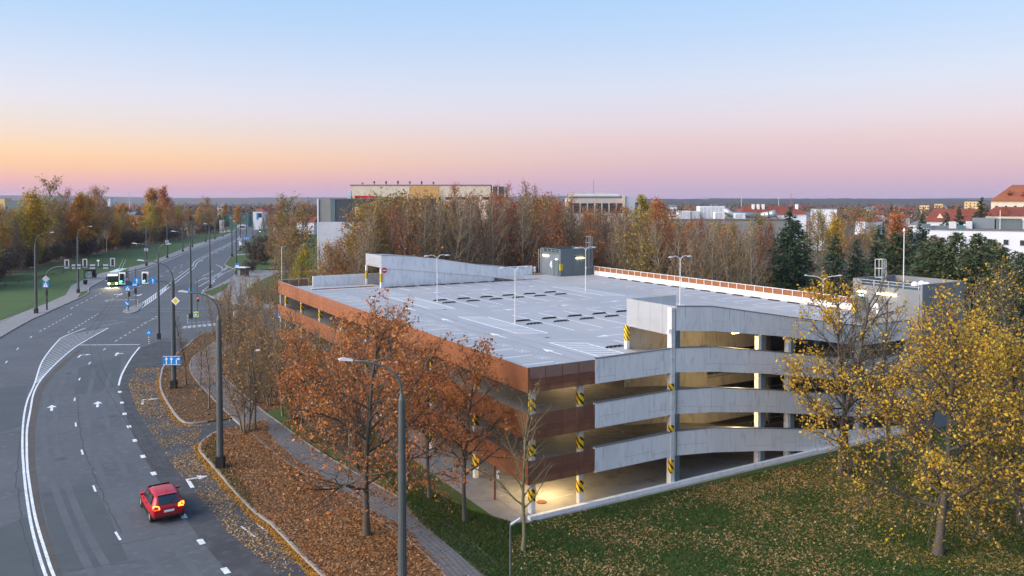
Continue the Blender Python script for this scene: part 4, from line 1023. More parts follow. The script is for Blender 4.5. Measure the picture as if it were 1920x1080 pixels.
# ================================================================== TREES
def np_mesh(name, V, Q, mats, idx=None, smooth=False):
    """mesh from vertex array and quad array"""
    me = bpy.data.meshes.new(name); V = np.asarray(V, np.float32); Q = np.asarray(Q, np.int32)
    me.vertices.add(len(V)); me.vertices.foreach_set('co', V.ravel())
    me.loops.add(Q.size); me.loops.foreach_set('vertex_index', Q.ravel())
    me.polygons.add(len(Q)); me.polygons.foreach_set('loop_start', np.arange(0, Q.size, 4, dtype=np.int32))
    if not isinstance(mats, (list, tuple)): mats = [mats]
    for m in mats: me.materials.append(m)
    if idx is not None: me.polygons.foreach_set('material_index', np.asarray(idx, np.int32))
    if smooth: me.polygons.foreach_set('use_smooth', np.ones(len(Q), bool))
    me.update(calc_edges=True); return me
class Grow:
    def __init__(s, seed): s.r = random.Random(seed); s.V = []; s.Q = []; s.n = 0; s.tips = []; s.tr = None; s.clump = 1.0
    def tube(s, P, R, k):
        P = np.asarray(P); n = len(P)
        T = np.gradient(P, axis=0); T /= np.linalg.norm(T, axis=1)[:, None] + 1e-9
        ref = np.array([0.31, 0.95, 0.05]) if abs(T[0][2]) > .7 else np.array([0, 0, 1.0])
        A = np.cross(T, ref); A /= np.linalg.norm(A, axis=1)[:, None] + 1e-9; B = np.cross(T, A)
        th = np.arange(k) * 2 * np.pi / k
        V = P[:, None, :] + (A[:, None, :] * np.cos(th)[None, :, None] + B[:, None, :] * np.sin(th)[None, :, None]) * np.asarray(R)[:, None, None]
        s.V.append(V.reshape(-1, 3))
        i = np.arange(n - 1)[:, None] * k; j = np.arange(k)[None, :]; j2 = (j + 1) % k
        q = np.stack([i + j, i + j2, i + k + j2, i + k + j], -1).reshape(-1, 4) + s.n
        s.Q.append(q); s.n += n * k
    def branch(s, p, d, L, r, lvl, S):
        rr = s.r; nseg = S['seg'][lvl]; k = S['sides'][lvl]; wob = S['wob'][lvl]; trop = S['trop'][lvl]
        P = [np.array(p)]; d = np.array(d, float); dirs = [d]
        for i in range(nseg):
            d = d + np.array([rr.gauss(0, wob), rr.gauss(0, wob), rr.gauss(0, wob) + trop]); d /= np.linalg.norm(d)
            P.append(P[-1] + d * L / nseg); dirs.append(d)
        tt = np.linspace(0, 1, nseg + 1); end = S['end'][lvl]
        R = r * (1 - (1 - end) * tt ** .9)
        if lvl == 0 and S.get('flare', 1): R[0] *= 1.35
        s.tube(P, R, k)
        if lvl >= S['levels'] or lvl >= S.get('leaf_from', 2):
            for t in np.linspace(.25, 1, S.get('tipn', 3)):
                f = t * nseg; i = min(nseg - 1, int(f)); s.tips.append((P[i] + (P[i + 1] - P[i]) * (f - i), dirs[i + 1]))
        if lvl < S['levels']:
            n = S['num'][lvl]; n = max(1, int(n * (1 if lvl == 0 else min(1.25, .45 + .55 * L / S['ref'][lvl])) + rr.random() * .8)); az = rr.uniform(0, 6.28); st = S['start'][lvl]
            for i in range(n):
                t = st + (1 - st) * ((i + rr.uniform(.1, .9)) / n); f = t * nseg; j = min(nseg - 1, int(f))
                q = P[j] + (P[j + 1] - P[j]) * (f - j); ax = dirs[j + 1]
                az += 2.39996 + rr.gauss(0, .4)
                u = np.cross(ax, [0.2, 0.1, 1.0]); nu = np.linalg.norm(u); u = u / nu if nu > .05 else np.array([1.0, 0, 0]); w = np.cross(ax, u)
                an = math.radians(S['ang'][lvl] * (1 - S.get('angtop', .35) * (t - st) / (1 - st + 1e-6)) + rr.gauss(0, 7))
                cd = ax * math.cos(an) + (u * math.cos(az) + w * math.sin(az)) * math.sin(an)
                tn = (t - st) / (1 - st + 1e-6)
                if lvl == 0: Lc = S['len0'](tn) * rr.uniform(.78, 1.18)
                else: Lc = L * S['ratio'][lvl] * (1.15 - .6 * tn) * rr.uniform(.7, 1.2)
                rc = min(R[j] * .75, S['rk'][lvl] * Lc + S.get('rmin', .012))
                s.branch(q, cd, Lc, rc, lvl + 1, S)
    def leaves(s, n, size, spread, seed, flat=.5):
        """leaf quads scattered round the twig tips"""
        rg = np.random.default_rng(seed); T = np.array([t[0] for t in s.tips]); 
        if len(T) == 0 or n == 0: return np.zeros((0, 3)), np.zeros((0, 4), int)
        w = np.exp(rg.normal(0, s.clump, len(T))); i = rg.choice(len(T), n, p=w / w.sum()); C = T[i] + rg.normal(0, spread, (n, 3))
        return leaf_quads(C, size, rg, flat)
def leaf_quads(C, size, rg, flat=.5):
    n = len(C); N = rg.normal(0, 1, (n, 3)); N[:, 2] = N[:, 2] * .8 + flat; N /= np.linalg.norm(N, axis=1)[:, None]
    A = np.cross(N, rg.normal(0, 1, (n, 3))); A /= np.linalg.norm(A, axis=1)[:, None] + 1e-9; B = np.cross(N, A)
    sz = (size * rg.uniform(.4, 1.5, n))[:, None]
    droop = N * sz * .18
    V = np.stack([C - A * sz * .62, C + B * sz * .40 - droop, C + A * sz * .62, C - B * sz * .40 - droop], 1).reshape(-1, 3)
    Q = np.arange(n * 4).reshape(n, 4); return V, Q
def tree_meshes(key, S, seed, barkm, leafm, nleaf, lsize, lspread, flat=.5, stems=None, prune=None):
    g = Grow(seed)
    if stems:
        for (p, d, L, r) in stems:
            S2 = dict(S); f = S['len0']; S2['len0'] = (lambda tn, f=f, q=L / S['h']: f(tn) * q); g.branch(p, d, L, r, 0, S2)
    else: g.branch((0, 0, -.15), (0, 0, 1), S['h'], S['r'], 0, S)
    if prune: g.tips = [t for t in g.tips if prune(t[0])]
    trunk = np_mesh('trunk', np.concatenate(g.V), np.concatenate(g.Q), M[barkm], smooth=True)
    crown = None
    if nleaf:
        V, Q = g.leaves(nleaf, lsize, lspread, seed + 7, flat); crown = np_mesh('crown', V, Q, leafm)
    return trunk, crown
L_ORANGE = leaf_mat('leaf_orange', [(.44, .14, .026), (.58, .22, .05), (.36, .10, .026), (.60, .28, .08), (.24, .085, .028), (.50, .165, .03), (.58, .28, .15), (.32, .13, .045)])
L_GOLD = leaf_mat('leaf_gold', [(.564, .336, .026), (.726, .457, .041), (.377, .228, .030), (.618, .323, .041), (.269, .175, .034), (.780, .551, .067), (.269, .228, .041), (.403, .228, .041)])
L_BROWN = leaf_mat('leaf_brown', [(.310, .163, .062), (.403, .217, .078), (.232, .132, .054), (.465, .295, .093), (.202, .147, .054)])
L_OLIVE = leaf_mat('leaf_olive', [(.217, .174, .043), (.319, .239, .051), (.160, .145, .041), (.406, .290, .051), (.290, .174, .046)])
L_RUST = leaf_mat('leaf_rust', [(.390, .128, .045), (.300, .098, .042), (.480, .180, .053), (.255, .112, .048)])
L_YGREEN = leaf_mat('leaf_yellowgreen', [(.325, .275, .025), (.450, .362, .027), (.225, .206, .027), (.525, .400, .037)])
L_AMBER = leaf_mat('leaf_amber', [(.483, .210, .026), (.588, .284, .032), (.378, .158, .023), (.420, .231, .032)])
L_NEEDLE = leaf_mat('needle', [(.029, .057, .031), (.046, .084, .046), (.020, .043, .026), (.065, .104, .057)], .15)
L_NEEDLE2 = leaf_mat('needle_olive', [(.061, .088, .041), (.081, .115, .054), (.043, .068, .032), (.108, .135, .061)], .15)
L_BUSH = leaf_mat('leaf_bush', [(.098, .075, .057), (.068, .057, .045), (.128, .093, .068)], .2)
base = dict(levels=3, seg=[9, 5, 3, 2], sides=[8, 5, 3, 3], wob=[.05, .10, .16, .2], trop=[.0, .05, .04, .02], end=[.25, .25, .35, .5],
            num=[20, 8, 5], start=[.3, .15, .1], ang=[55, 48, 45], ratio=[0, .42, .42], ref=[0, 4.5, 1.9], rk=[.016, .014, .010], h=18, r=.24, len0=lambda t: 5.0 * (1 - .72 * t), rmin=.010, angtop=.35)
PROTO = {}
def proto(key, S, seed, barkm, leafm=None, nleaf=0, lsize=.2, lspread=.25, flat=.5, stems=None, prune=None):
    PROTO[key] = (tree_meshes(key, S, seed, barkm, leafm, nleaf, lsize, lspread, flat, stems, prune))
def S(**k): d = dict(base); d.update(k); return d
narrow = lambda h, l, **k: S(h=h, len0=lambda t: l * (1 - .7 * t), trop=[0, .13, .08, .03], ang=[46, 42, 42], rmin=.018, rk=[.015, .013, .012], **k)
for i in range(4):
    proto('bare%d' % i, narrow(18 + i * .6, 4.6, start=[.34, .12, .1], num=[26, 9, 6], r=.19), 11 + i, ['bark_tan', 'bark', 'bark_moss', 'bark_tan'][i], [L_BROWN, L_BUSH, L_BROWN, L_RUST][i], [420, 180, 900, 300][i], .19, .35)
for i in range(2):
    proto('redbare%d' % i, narrow(18, 5.2, start=[.30, .1, .1], num=[26, 9, 5], r=.2), 31 + i, 'twig_red', L_RUST, 900 + 900 * i, .2, .4)
for i in range(2):
    proto('birch%d' % i, S(h=18, r=.17, len0=lambda t: 4.2 * (1 - .7 * t), trop=[0, .10, -.02, -.08], ang=[40, 40, 40], start=[.25, .1, .1], num=[22, 8, 5], rmin=.014), 41 + i, 'bark_birch', L_BROWN, 350, .18, .3)
for i, (lm, nl) in enumerate(((L_OLIVE, 2300), (L_YGREEN, 4200), (L_BROWN, 2200))):
    proto('leafy%d' % i, S(h=16.5, r=.26, len0=lambda t: 6.0 * (1 - .62 * t), trop=[0, .06, .04, 0], start=[.2, .15, .1], num=[24, 9, 6], rmin=.016), 51 + i, 'bark_tan', lm, nl, .28, .42)
for i, (lm, nl) in enumerate(((L_AMBER, 5200), (L_ORANGE, 4200), (L_GOLD, 5000))):
    proto('autumn%d' % i, S(h=16, r=.26, len0=lambda t: 5.6 * (1 - .66 * t), start=[.22, .15, .1], num=[22, 8, 4], rmin=.014), 61 + i, 'bark', lm, nl, .36, .45)
proto('shrub0', S(h=5.0, levels=2, len0=lambda t: 1.9 * (1 - .5 * t), start=[.15, .1], num=[12, 6], r=.05, rmin=.010, sides=[5, 3, 3], seg=[6, 4, 2], ang=[42, 42], leaf_from=1), 71, 'bark_tan', L_BROWN, 260, .16, .2,
      stems=[((.2 * math.cos(a), .2 * math.sin(a), 0), (math.cos(a) * .35, math.sin(a) * .35, 1), 4.6 + .5 * math.sin(3 * a), .05) for a in (0, 1.1, 2.2, 3.1, 4.2, 5.2)])
proto('shrub1', S(h=4.0, levels=2, len0=lambda t: 1.7 * (1 - .5 * t), start=[.1, .1], num=[12, 7], r=.05, rmin=.012, sides=[5, 3, 3], seg=[6, 4, 2], ang=[48, 42], leaf_from=1), 72, 'bark', L_BUSH, 2600, .22, .25,
      stems=[((.3 * math.cos(a), .3 * math.sin(a), 0), (math.cos(a) * .5, math.sin(a) * .5, 1), 3.8 + .5 * math.sin(3 * a), .05) for a in (0, .9, 1.8, 2.7, 3.6, 4.5, 5.4)])
def conifer(key, h, w, seed, lm, shape=1.0, n_wh=34, dens=1.0, base0=.06):
    rg = np.random.default_rng(seed); g = Grow(seed); g.tube([(0, 0, -.1), (0, 0, h * .5), (0, 0, h)], [h * .014, h * .009, .02], 6)
    C = []; Dv = []
    for i in range(n_wh):
        t = i / n_wh; z = h * (base0 + (1 - base0) * t); R = w * (1 - t) ** shape * rg.uniform(.82, 1.15) + .15
        nb = int(9 - 4 * t)
        for j in range(nb):
            a = rg.uniform(0, 6.28); L = R * rg.uniform(.65, 1.12); dr = rg.uniform(-.10, .28)
            e = np.array([math.cos(a) * L, math.sin(a) * L, z + L * dr * .6 - .25 * L * .3]); s0 = np.array([0, 0, z])
            g.tube([s0, (s0 + e) / 2 + [0, 0, .04 * L], e], [.035, .022, .008], 3)
            m = max(3, int(L * 7 * dens)); u = rg.uniform(.18, 1.02, m)[:, None]
            C.append(s0 + (e - s0) * u + rg.normal(0, .10 + .03 * L, (m, 3))); Dv.append(np.repeat([(e - s0) / L], m, 0))
    C = np.concatenate(C); D = np.concatenate(Dv); n = len(C)
    N = rg.normal(0, .55, (n, 3)) + [0, 0, .7]; A = D + rg.normal(0, .45, (n, 3)); A /= np.linalg.norm(A, axis=1)[:, None]; B = np.cross(N, A); B /= np.linalg.norm(B, axis=1)[:, None] + 1e-9
    sz = rg.uniform(.28, .52, n)[:, None] * (.8 + w * .06)
    V = np.stack([C - A * sz * .5, C + B * sz * .26 - [0, 0, .06], C + A * sz * .75 - [0, 0, .05], C - B * sz * .26 - [0, 0, .06]], 1).reshape(-1, 3)
    PROTO[key] = (np_mesh('trunk', np.concatenate(g.V), np.concatenate(g.Q), M['bark'], smooth=True), np_mesh('crown', V, np.arange(n * 4).reshape(n, 4), lm))
conifer('spruce0', 18, 5.2, 81, L_NEEDLE, .85, 44, 1.4); conifer('spruce1', 17, 4.6, 82, L_NEEDLE, .85, 42, 1.4); conifer('pine0', 15, 4.8, 83, L_NEEDLE2, .5, 46, 1.5, .10); conifer('thuja', 6, 1.6, 84, L_NEEDLE, .6, 26, 1.3, .03)
def put_tree(key, loc, sc, rz, label, cat='tree', group=None, name=None, sz=None):
    t = thing(name or {'spruce0': 'spruce_tree', 'spruce1': 'spruce_tree', 'pine0': 'conifer_tree', 'thuja': 'conifer_shrub', 'birch0': 'birch_tree', 'birch1': 'birch_tree', 'shrub0': 'bare_shrub', 'shrub1': 'bushy_shrub'}.get(key, 'autumn_tree' if key[:5] in ('autum', 'leafy') else 'bare_tree'), label, cat, loc, rz, group)
    t.scale = (sc, sc, sz or sc)
    tr, cr = PROTO[key]; link('trunk', tr, t)
    if cr: link('crown', cr, t)
    return t

# ---- the trees nearest the camera, one by one ------------------------------
Z0 = KZ - .02
rnd = random.Random(5)
# orange oak by the footpath
proto('oak', S(h=12.6, r=.22, levels=3, len0=lambda t: 7.2 * (1 - .62 * t) + .3, start=[.18, .12, .1], num=[26, 11, 9], ang=[66, 50, 45], wob=[.06, .13, .18, .22], trop=[0, .045, .03, .01], seg=[10, 6, 4, 2], rmin=.007, rk=[.014, .012, .009], tipn=2),
      101, 'bark_dark', L_ORANGE, 7400, .155, .19, .35)
put_tree('oak', at(688, 1003, Z0), 1.0, .6, 'large oak with orange leaves in the leaf-covered strip beside the near lamp post', name='oak_tree')
proto('oak2', S(h=10.5, r=.16, len0=lambda t: 4.2 * (1 - .6 * t), start=[.28, .12, .1], num=[20, 8, 5], ang=[58, 50, 45], rmin=.007, tipn=2), 102, 'bark_dark', L_ORANGE, 2900, .155, .22, .35)
put_tree('oak2', at(872, 978, Z0), 1.0, 1.6, 'slim oak with thin pinkish orange leaves between footpath and front corner of the car park', name='oak_tree')
put_tree('oak2', at(765, 905, Z0), 1.05, 4.1, 'slim orange oak across the footpath, behind the near lamp post', name='oak_tree')
# leafless young tree in front of the corner
proto('young', S(h=9.6, r=.13, levels=3, len0=lambda t: 3.0 * (1 - .62 * t), start=[.26, .15, .1], num=[24, 6, 3], ang=[50, 45, 45], trop=[0, .08, .05, .02], rmin=.007), 103, 'bark_moss', L_BROWN, 25, .15, .1)
put_tree('young', at(981, 1033, Z0), 1.0, 0, 'leafless young tree on the grass before the front corner of the car park', name='bare_tree')
# yellow maple at the right edge, with its neighbours
proto('maple', S(h=13.0, r=.27, levels=3, len0=lambda t: 7.2 * (1 - .66 * t) + .3, start=[.18, .12, .1], num=[28, 11, 10], ang=[68, 50, 45], wob=[.05, .12, .18, .22], trop=[0, .04, .02, -.01], seg=[10, 6, 4, 2], rmin=.010, tipn=2), 104, 'bark_dark', L_GOLD, 14500, .135, .24, .45)
put_tree('maple', at(1758, 1040, Z0), 1.0, .4, 'large maple with dense golden yellow leaves on the lawn at the right', name='maple_tree')
proto('maple2', S(h=14, r=.25, levels=3, len0=lambda t: 5.6 * (1 - .6 * t) + .3, start=[.24, .12, .1], num=[24, 10, 8], ang=[58, 50, 45], rmin=.007, rk=[.012, .012, .009], tipn=2), 105, 'bark_dark', L_GOLD, 4200, .14, .26, .45)
put_tree('maple', at(1915, 985, Z0), .9, 2.4, 'second golden maple, cut by the right edge of the photo', name='maple_tree')
# two-stemmed tree before the front ramps: yellow on its left side only
proto('twostem', S(h=14, r=.26, levels=3, len0=lambda t: 5.4 * (1 - .55 * t) + .3, start=[.24, .12, .1], num=[24, 10, 8], ang=[62, 50, 45], wob=[.07, .13, .18, .22], trop=[0, .05, .03, .01], rmin=.008, tipn=2), 106, 'bark_dark', L_GOLD, 2800, .165, .22, .4,
      stems=[((0, 0, -.1), (-.04, 0, 1), 14.0, .23), ((.42, .1, -.1), (.05, .05, 1), 13.2, .18)], prune=lambda p: p[0] < -1.5 + .8 * math.sin(p[2] * 1.7) or (p[2] > 12.4 and p[0] < 0))
put_tree('twostem', at(1577, 892, Z0), 1.0, 0, 'two-stemmed tree before the front ramps, yellow leaves only on its left', name='half_bare_tree')
proto('baregrey', S(h=13, r=.2, len0=lambda t: 4.6 * (1 - .6 * t), start=[.25, .1, .1], num=[24, 9, 5], ang=[55, 46, 45], rmin=.008), 107, 'bark', L_GOLD, 420, .2, .25)
put_tree('baregrey', at(1668, 872, Z0), 1.0, 1, 'greyish nearly bare tree hiding the foot of the grey stair tower', name='bare_tree')
put_tree('baregrey', at(1742, 862, Z0), 1.02, 5.1, 'greyish bare tree before the plain side of the right stair tower', name='bare_tree'); put_tree('baregrey', at(1815, 868, Z0), 1.0, .7, 'greyish bare tree right of the stair tower side, behind the large maple', name='bare_tree')
put_tree('baregrey', far(1905, 78, Z0), 1.0, 2.3, 'greyish bare tree behind the maples at the right edge', name='bare_tree')
put_tree('baregrey', far(1830, 92, Z0), .9, 3.9, 'greyish bare tree between the maples and the stair tower mast', name='bare_tree')
# bare trees along the side road, left of the car park
proto('alder', S(h=11, r=.13, levels=3, len0=lambda t: 2.6 * (1 - .55 * t), start=[.22, .1, .1], num=[26, 7, 4], ang=[42, 42, 42], trop=[0, .09, .05, .02], rmin=.007), 108, 'bark_tan', L_BROWN, 320, .15, .2)
proto('alder2', S(h=9, r=.12, levels=3, len0=lambda t: 2.4 * (1 - .5 * t), start=[.22, .1, .1], num=[20, 7, 4], ang=[40, 42, 42], trop=[0, .09, .05, .02], rmin=.007), 109, 'bark_tan', L_BROWN, 700, .16, .25,
      stems=[((.25 * math.cos(a), .25 * math.sin(a), -.1), (math.cos(a) * .16, math.sin(a) * .16, 1), 8.6 - .7 * i, .09) for i, a in enumerate((.3, 1.7, 3.0, 4.3, 5.4))])
for (x, y, k, s, lab) in ((349, 722, 'alder', .72, 'slim bare tree on the leafy island right of the blue lane sign'), (392, 766, 'alder', .70, 'bare tree with a dark crooked trunk at the tip of the leafy island'),
                       (376, 722, 'alder', .55, 'thin bare sapling at the path edge of the leafy island'), (460, 810, 'alder2', 1.05, 'bare many-stemmed tree at the corner of the leaf-covered strip'), (478, 806, 'alder', .8, 'bare tree just right of the many-stemmed tree by the path'),
                       (470, 712, 'alder2', 1.1, 'wide bare many-stemmed tree behind the dark lamp post, left of the car park'), (520, 740, 'alder2', 1.0, 'bare many-stemmed tree halfway along the left side of the car park'), (440, 668, 'alder2', 1.0, 'bare many-stemmed tree between the yellow crossing signs'),
                       (500, 690, 'alder', .95, 'bare tree left of the far end of the rusty bands'), (575, 775, 'alder2', .95, 'pale bare tree before the middle of the rusty bands'), (612, 800, 'alder2', 1.05, 'pale bare tree before the rusty bands, left of the orange oak'), (655, 850, 'alder', .9, 'bare tree at the path behind the orange oak')):
    put_tree(k, at(x, y, Z0), s, rnd.uniform(0, 6), lab, name='bare_tree')
for k_, (x, y) in enumerate(((430, 700), (446, 730), (488, 735), (505, 760), (530, 780), (548, 770), (565, 800), (600, 815), (628, 845), (585, 770), (540, 720), (470, 690), (452, 660), (500, 715), (660, 870), (640, 820), (612, 780), (420, 668))):
    put_tree(['alder', 'alder2'][k_ % 2], at(x, y, Z0), .62 + .3 * ((k_ * 7) % 5) / 5, k_ * 2.1, 'thin bare tree of the thicket between footpath and rusty bands', 'tree', 'thin bare trees of the thicket left of the car park', name='bare_tree')
put_tree('oak2', at(806, 935, Z0), .92, 2.2, 'slim orange oak between the near lamp post and the slim pinkish oak', name='oak_tree')
for k_, (b_, a_, s_, kk, w_) in enumerate(((-6.5, 52, .95, 'alder', 'farthest of'), (-5.2, 46, 1.0, 'alder2', 'second farthest of'), (-7.0, 41, .95, 'alder2', 'third farthest of'), (-4.6, 36, .9, 'alder', 'in the middle of'), (-6.8, 31, 1.05, 'alder2', 'right of the middle of'), (-4.4, 26, 1.0, 'alder2', 'third nearest of'), (-5.0, 19, .9, 'alder', 'second nearest of'), (-3.8, 12, .8, 'alder', 'nearest of'))):
    P = gw(b_, a_, Z0); put_tree(kk, P, s_, k_ * 1.3, 'bare grey-brown tree, %s the row at the car park left side' % w_, name='bare_tree')
for (b_, a_, s_, lab) in ((-6.2, 15, .92, 'slim orange oak beside the paved strip, nearest the middle rusty bands'), (-7.5, 23, .85, 'small orange oak on the far side of the footpath, behind the large oak')):
    put_tree('oak2', gw(b_, a_, Z0), s_, a_, lab, name='oak_tree')
for (x, y, s) in ((540, 742, .8), (590, 800, .75), (560, 760, .7), (632, 838, .7), (500, 722, .6), (455, 700, .7), (430, 690, .6), (690, 870, .6), (545, 790, .6), (610, 830, .55), (480, 755, .6), (425, 640, .5)):
    put_tree('shrub0', at(x, y, Z0), s, rnd.uniform(0, 6), 'low bare bush between the footpath and the left side of the car park', 'bush', 'bare bushes left of the car park')

# ---- wood behind the left road ----------------------------------------------
def pick(ch): 
    r = rnd.random() * sum(w for _, w in ch)
    for k, w in ch:
        r -= w
        if r <= 0: return k
    return ch[-1][0]
def where_left(px):
    for lim, w in ((0, 'very left edge'), (45, 'left photo edge'), (100, 'first left lamp post'), (150, 'signal gantry'), (195, 'left bus shelter'), (240, 'trolleybus'), (300, 'double-armed lamp'), (350, 'road bend'), (395, 'far masts')):
        if px < lim: return w
    return 'end of the road'
KIND = {'bare': 'bare brown tree', 'redb': 'bare reddish brown tree', 'birc': 'bare white-stemmed birch', 'leaf': 'tree with olive brown leaves', 'autu': 'tree with orange autumn leaves', 'spru': 'dark green spruce', 'pine': 'broad grey-green conifer'}
def from_px(px, depth): return far(px, depth)
fen = [at(x, y) for x, y in ((-420, 760), (0, 521), (119, 490), (236, 467), (278, 459), (389, 438), (425, 427))]
def fence_y(x):
    for p, q in zip(fen, fen[1:]):
        if p.x <= x <= q.x or q.x <= x <= p.x:
            return p.y + (q.y - p.y) * ((x - p.x) / (q.x - p.x or 1))
    return None
def proj_px(P): 
    c, s = math.cos(PITCH), math.sin(PITCH); z = P[2] - CAM_H; yy = P[1] * c - z * s; zz = P[1] * s + z * c
    return CX + FPX * P[0] / yy, CY - FPX * zz / yy
FPY = [(-420, 760), (0, 521), (119, 490), (236, 467), (278, 459), (389, 438), (425, 427), (440, 421)]
def fence_d(px): return at(px, float(np.interp(px, [p[0] for p in FPY], [p[1] for p in FPY]))).y
HGT = {'bare': 18.7, 'redb': 18, 'leaf': 16.5, 'autu': 16, 'birc': 18, 'spru': 17.5, 'pine': 15}
left_special = [(60, 8, 'autumn2', 370, 'bright yellow-orange tree beyond the first left lamp post'), (84, 16, 'leafy0', 344, 'very tall thin-topped tree rising above the left wood'), (108, 20, 'redbare1', 358, 'tall reddish tree beside the yellow one in the left wood'),
                (150, 12, 'leafy0', 368, 'olive tree with an open top in the left wood'), (172, 18, 'redbare1', 352, 'tall open-topped reddish tree left of the birches'), (185, 10, 'leafy2', 362, 'brown tree with an amber top left of the birches'), (199, 5, 'birch0', 384, 'white birch with upright limbs behind the trolleybus'), (232, 6, 'birch1', 388, 'leaning white birch right of the trolleybus'),
                (212, 3, 'autumn0', 424, 'small amber tree in front of the birches'), (292, 10, 'autumn0', 364, 'big orange tree at the bend of the road'), (312, 25, 'autumn1', 359, 'tall orange-red tree behind the big orange one'), (386, 12, 'leafy2', 374, 'rounded brown tree near the road end'), (70, 2, 'leafy1', 446, 'low tree with yellow leaves beside the first left lamp post')]
def z_top(k, top, d): return zat(top, d) / HGT[k[:4]]
for px, off, k, top, lab in left_special:
    d = fence_d(px) + off; s = z_top(k, top, d); put_tree(k, from_px(px, d), s, rnd.uniform(0, 6), lab)
cnt = 0; tries = 0; pts = []
while cnt < 112 and tries < 8000:
    tries += 1
    px = rnd.uniform(-70, 428); fd = fence_d(px); d = fd + rnd.uniform(4, 16 + fd * .12); P = from_px(px, d)
    if any((P - q).length < 4.0 for q in pts): continue
    pts.append(P); k = pick([('bare0', 3), ('bare1', 4), ('bare2', 3), ('bare3', 2), ('redbare0', 2), ('redbare1', 1), ('leafy0', 2), ('leafy2', 2), ('leafy1', 1.6), ('autumn0', 1.4), ('autumn2', 1.2), ('birch0', .3)])
    top = float(np.interp(px, [-70, 0, 40, 70, 110, 130, 160, 190, 215, 250, 275, 300, 320, 345, 390, 430], [380, 394, 400, 378, 374, 384, 370, 372, 392, 396, 388, 374, 374, 388, 386, 404])) + rnd.uniform(-3, 26)
    s = max(.5, min(1.75, z_top(k, top, d)))
    put_tree(k, P, s, rnd.uniform(0, 6), '%s in the left wood, near the %s' % (KIND[k[:4]], where_left(px)), 'tree', 'trees of the left roadside wood'); cnt += 1
for i in range(110):
    px = rnd.uniform(-60, 425); d = fence_d(px) + rnd.uniform(2, 14); P = from_px(px, d)
    put_tree(rnd.choice(['shrub0', 'shrub1', 'shrub1']), P, rnd.uniform(.9, 1.8), rnd.uniform(0, 6), 'dark undergrowth bush at the left wood edge, near the %s' % where_left(px), 'bush', 'bushes of the left roadside wood')

# ---- wood behind the car park -------------------------------------------------
def where_back(px):
    for lim, w in ((700, 'the head of the far ramp'), (790, 'the second lamp post of the roof'), (890, 'the middle of the far ramp'), (1000, 'the low end of the far ramp'), (1060, 'the blue-grey stair house'), (1140, 'the stair house ladder'), (1240, 'the left end of the rusty fence'), (1330, 'the right roof lamp post'), (1430, 'the middle of the rusty fence'), (1540, 'the right end of the rusty fence')):
        if px < lim: return w
    return 'the right stair tower'
def skyline(px):
    xs = [480, 530, 592, 600, 645, 690, 800, 900, 1000, 1100, 1200, 1250, 1300, 1400, 1500, 1600, 1700, 1960]; ys = [420, 362, 386, 468, 440, 384, 371, 368, 362, 390, 394, 400, 414, 414, 408, 400, 412, 440]
    return float(np.interp(px, xs, ys))
for i in range(3):
    proto('pole%d' % i, narrow(17.5, 3.8, start=[.46, .12, .1], num=[20, 9, 6], r=.17, wob=[.035, .10, .16, .2]), 201 + i, 'bark_pale', L_BROWN, 200, .18, .3)
HGT['pole'] = 17.5; KIND['pole'] = 'pale slender bare tree'
px = 640; k_ = 0
while px < 1420:
    k_ += 1; px += rnd.uniform(12, 30)
    for d in np.arange(112, 170, .5):
        q = from_px(px, d) - G0
        if q.dot(UX) > 67.5 or q.dot(VX) > 51.5: break
    d += rnd.uniform(.5, 6); top = skyline(px) + rnd.uniform(2, 30)
    put_tree('pole%d' % (k_ % 3), from_px(px, d), z_top('pole', top, d), rnd.uniform(0, 6), 'pale slender bare tree at the wood front, behind %s' % where_back(px), 'tree', 'pale trees at the front of the wood', name='bare_tree')
pts = []; cnt = 0; tries = 0
while cnt < 160 and tries < 12000:
    tries += 1
    d = rnd.uniform(112, 205); px = rnd.uniform(600, 1640); P = from_px(px, d); q = P - G0; b_, a_ = q.dot(VX), q.dot(UX)
    if not (a_ > 68 or b_ > 52): continue
    if a_ > 110 or b_ > 96 or (px > 1415 and d < 148): continue
    if any((P - w).length < 3.8 for w in pts): continue
    pts.append(P)
    if px < 760: ch = [('bare0', 2), ('leafy2', 2.2), ('leafy0', 1.2), ('bare2', 1.5), ('redbare1', 1.4), ('redbare0', 1)]
    elif px < 1180: ch = [('bare0', 4), ('bare1', 2), ('bare2', 3), ('bare3', 3), ('redbare0', 2), ('redbare1', 2), ('leafy2', .8), ('birch1', .25)]
    elif px < 1440: ch = [('bare1', 3), ('bare0', 2.5), ('redbare0', 2.5), ('redbare1', 1.6), ('leafy0', 1.2), ('leafy2', 1.2), ('bare2', 2)]
    else: ch = [('leafy2', 2), ('spruce1', 2), ('bare1', 2), ('redbare0', 1), ('autumn0', 1), ('pine0', 1.2)]
    k = pick(ch); top = skyline(px) + rnd.uniform(-3, 22) + (3 if px > 1230 else 0)
    hh = zat(top, d); s = max(.5, min(1.35, hh / {'bare': 18.7, 'redb': 18, 'leaf': 16.5, 'autu': 16, 'birc': 18, 'spru': 17.5, 'pine': 15}[k[:4]]))
    put_tree(k, P, s, rnd.uniform(0, 6), '%s, %s row behind %s' % (KIND[k[:4]], 'front' if a_ < 78 and b_ < 60 else 'middle' if a_ < 94 and b_ < 76 else 'rear', where_back(px)), 'tree', 'trees of the wood behind the car park'); cnt += 1
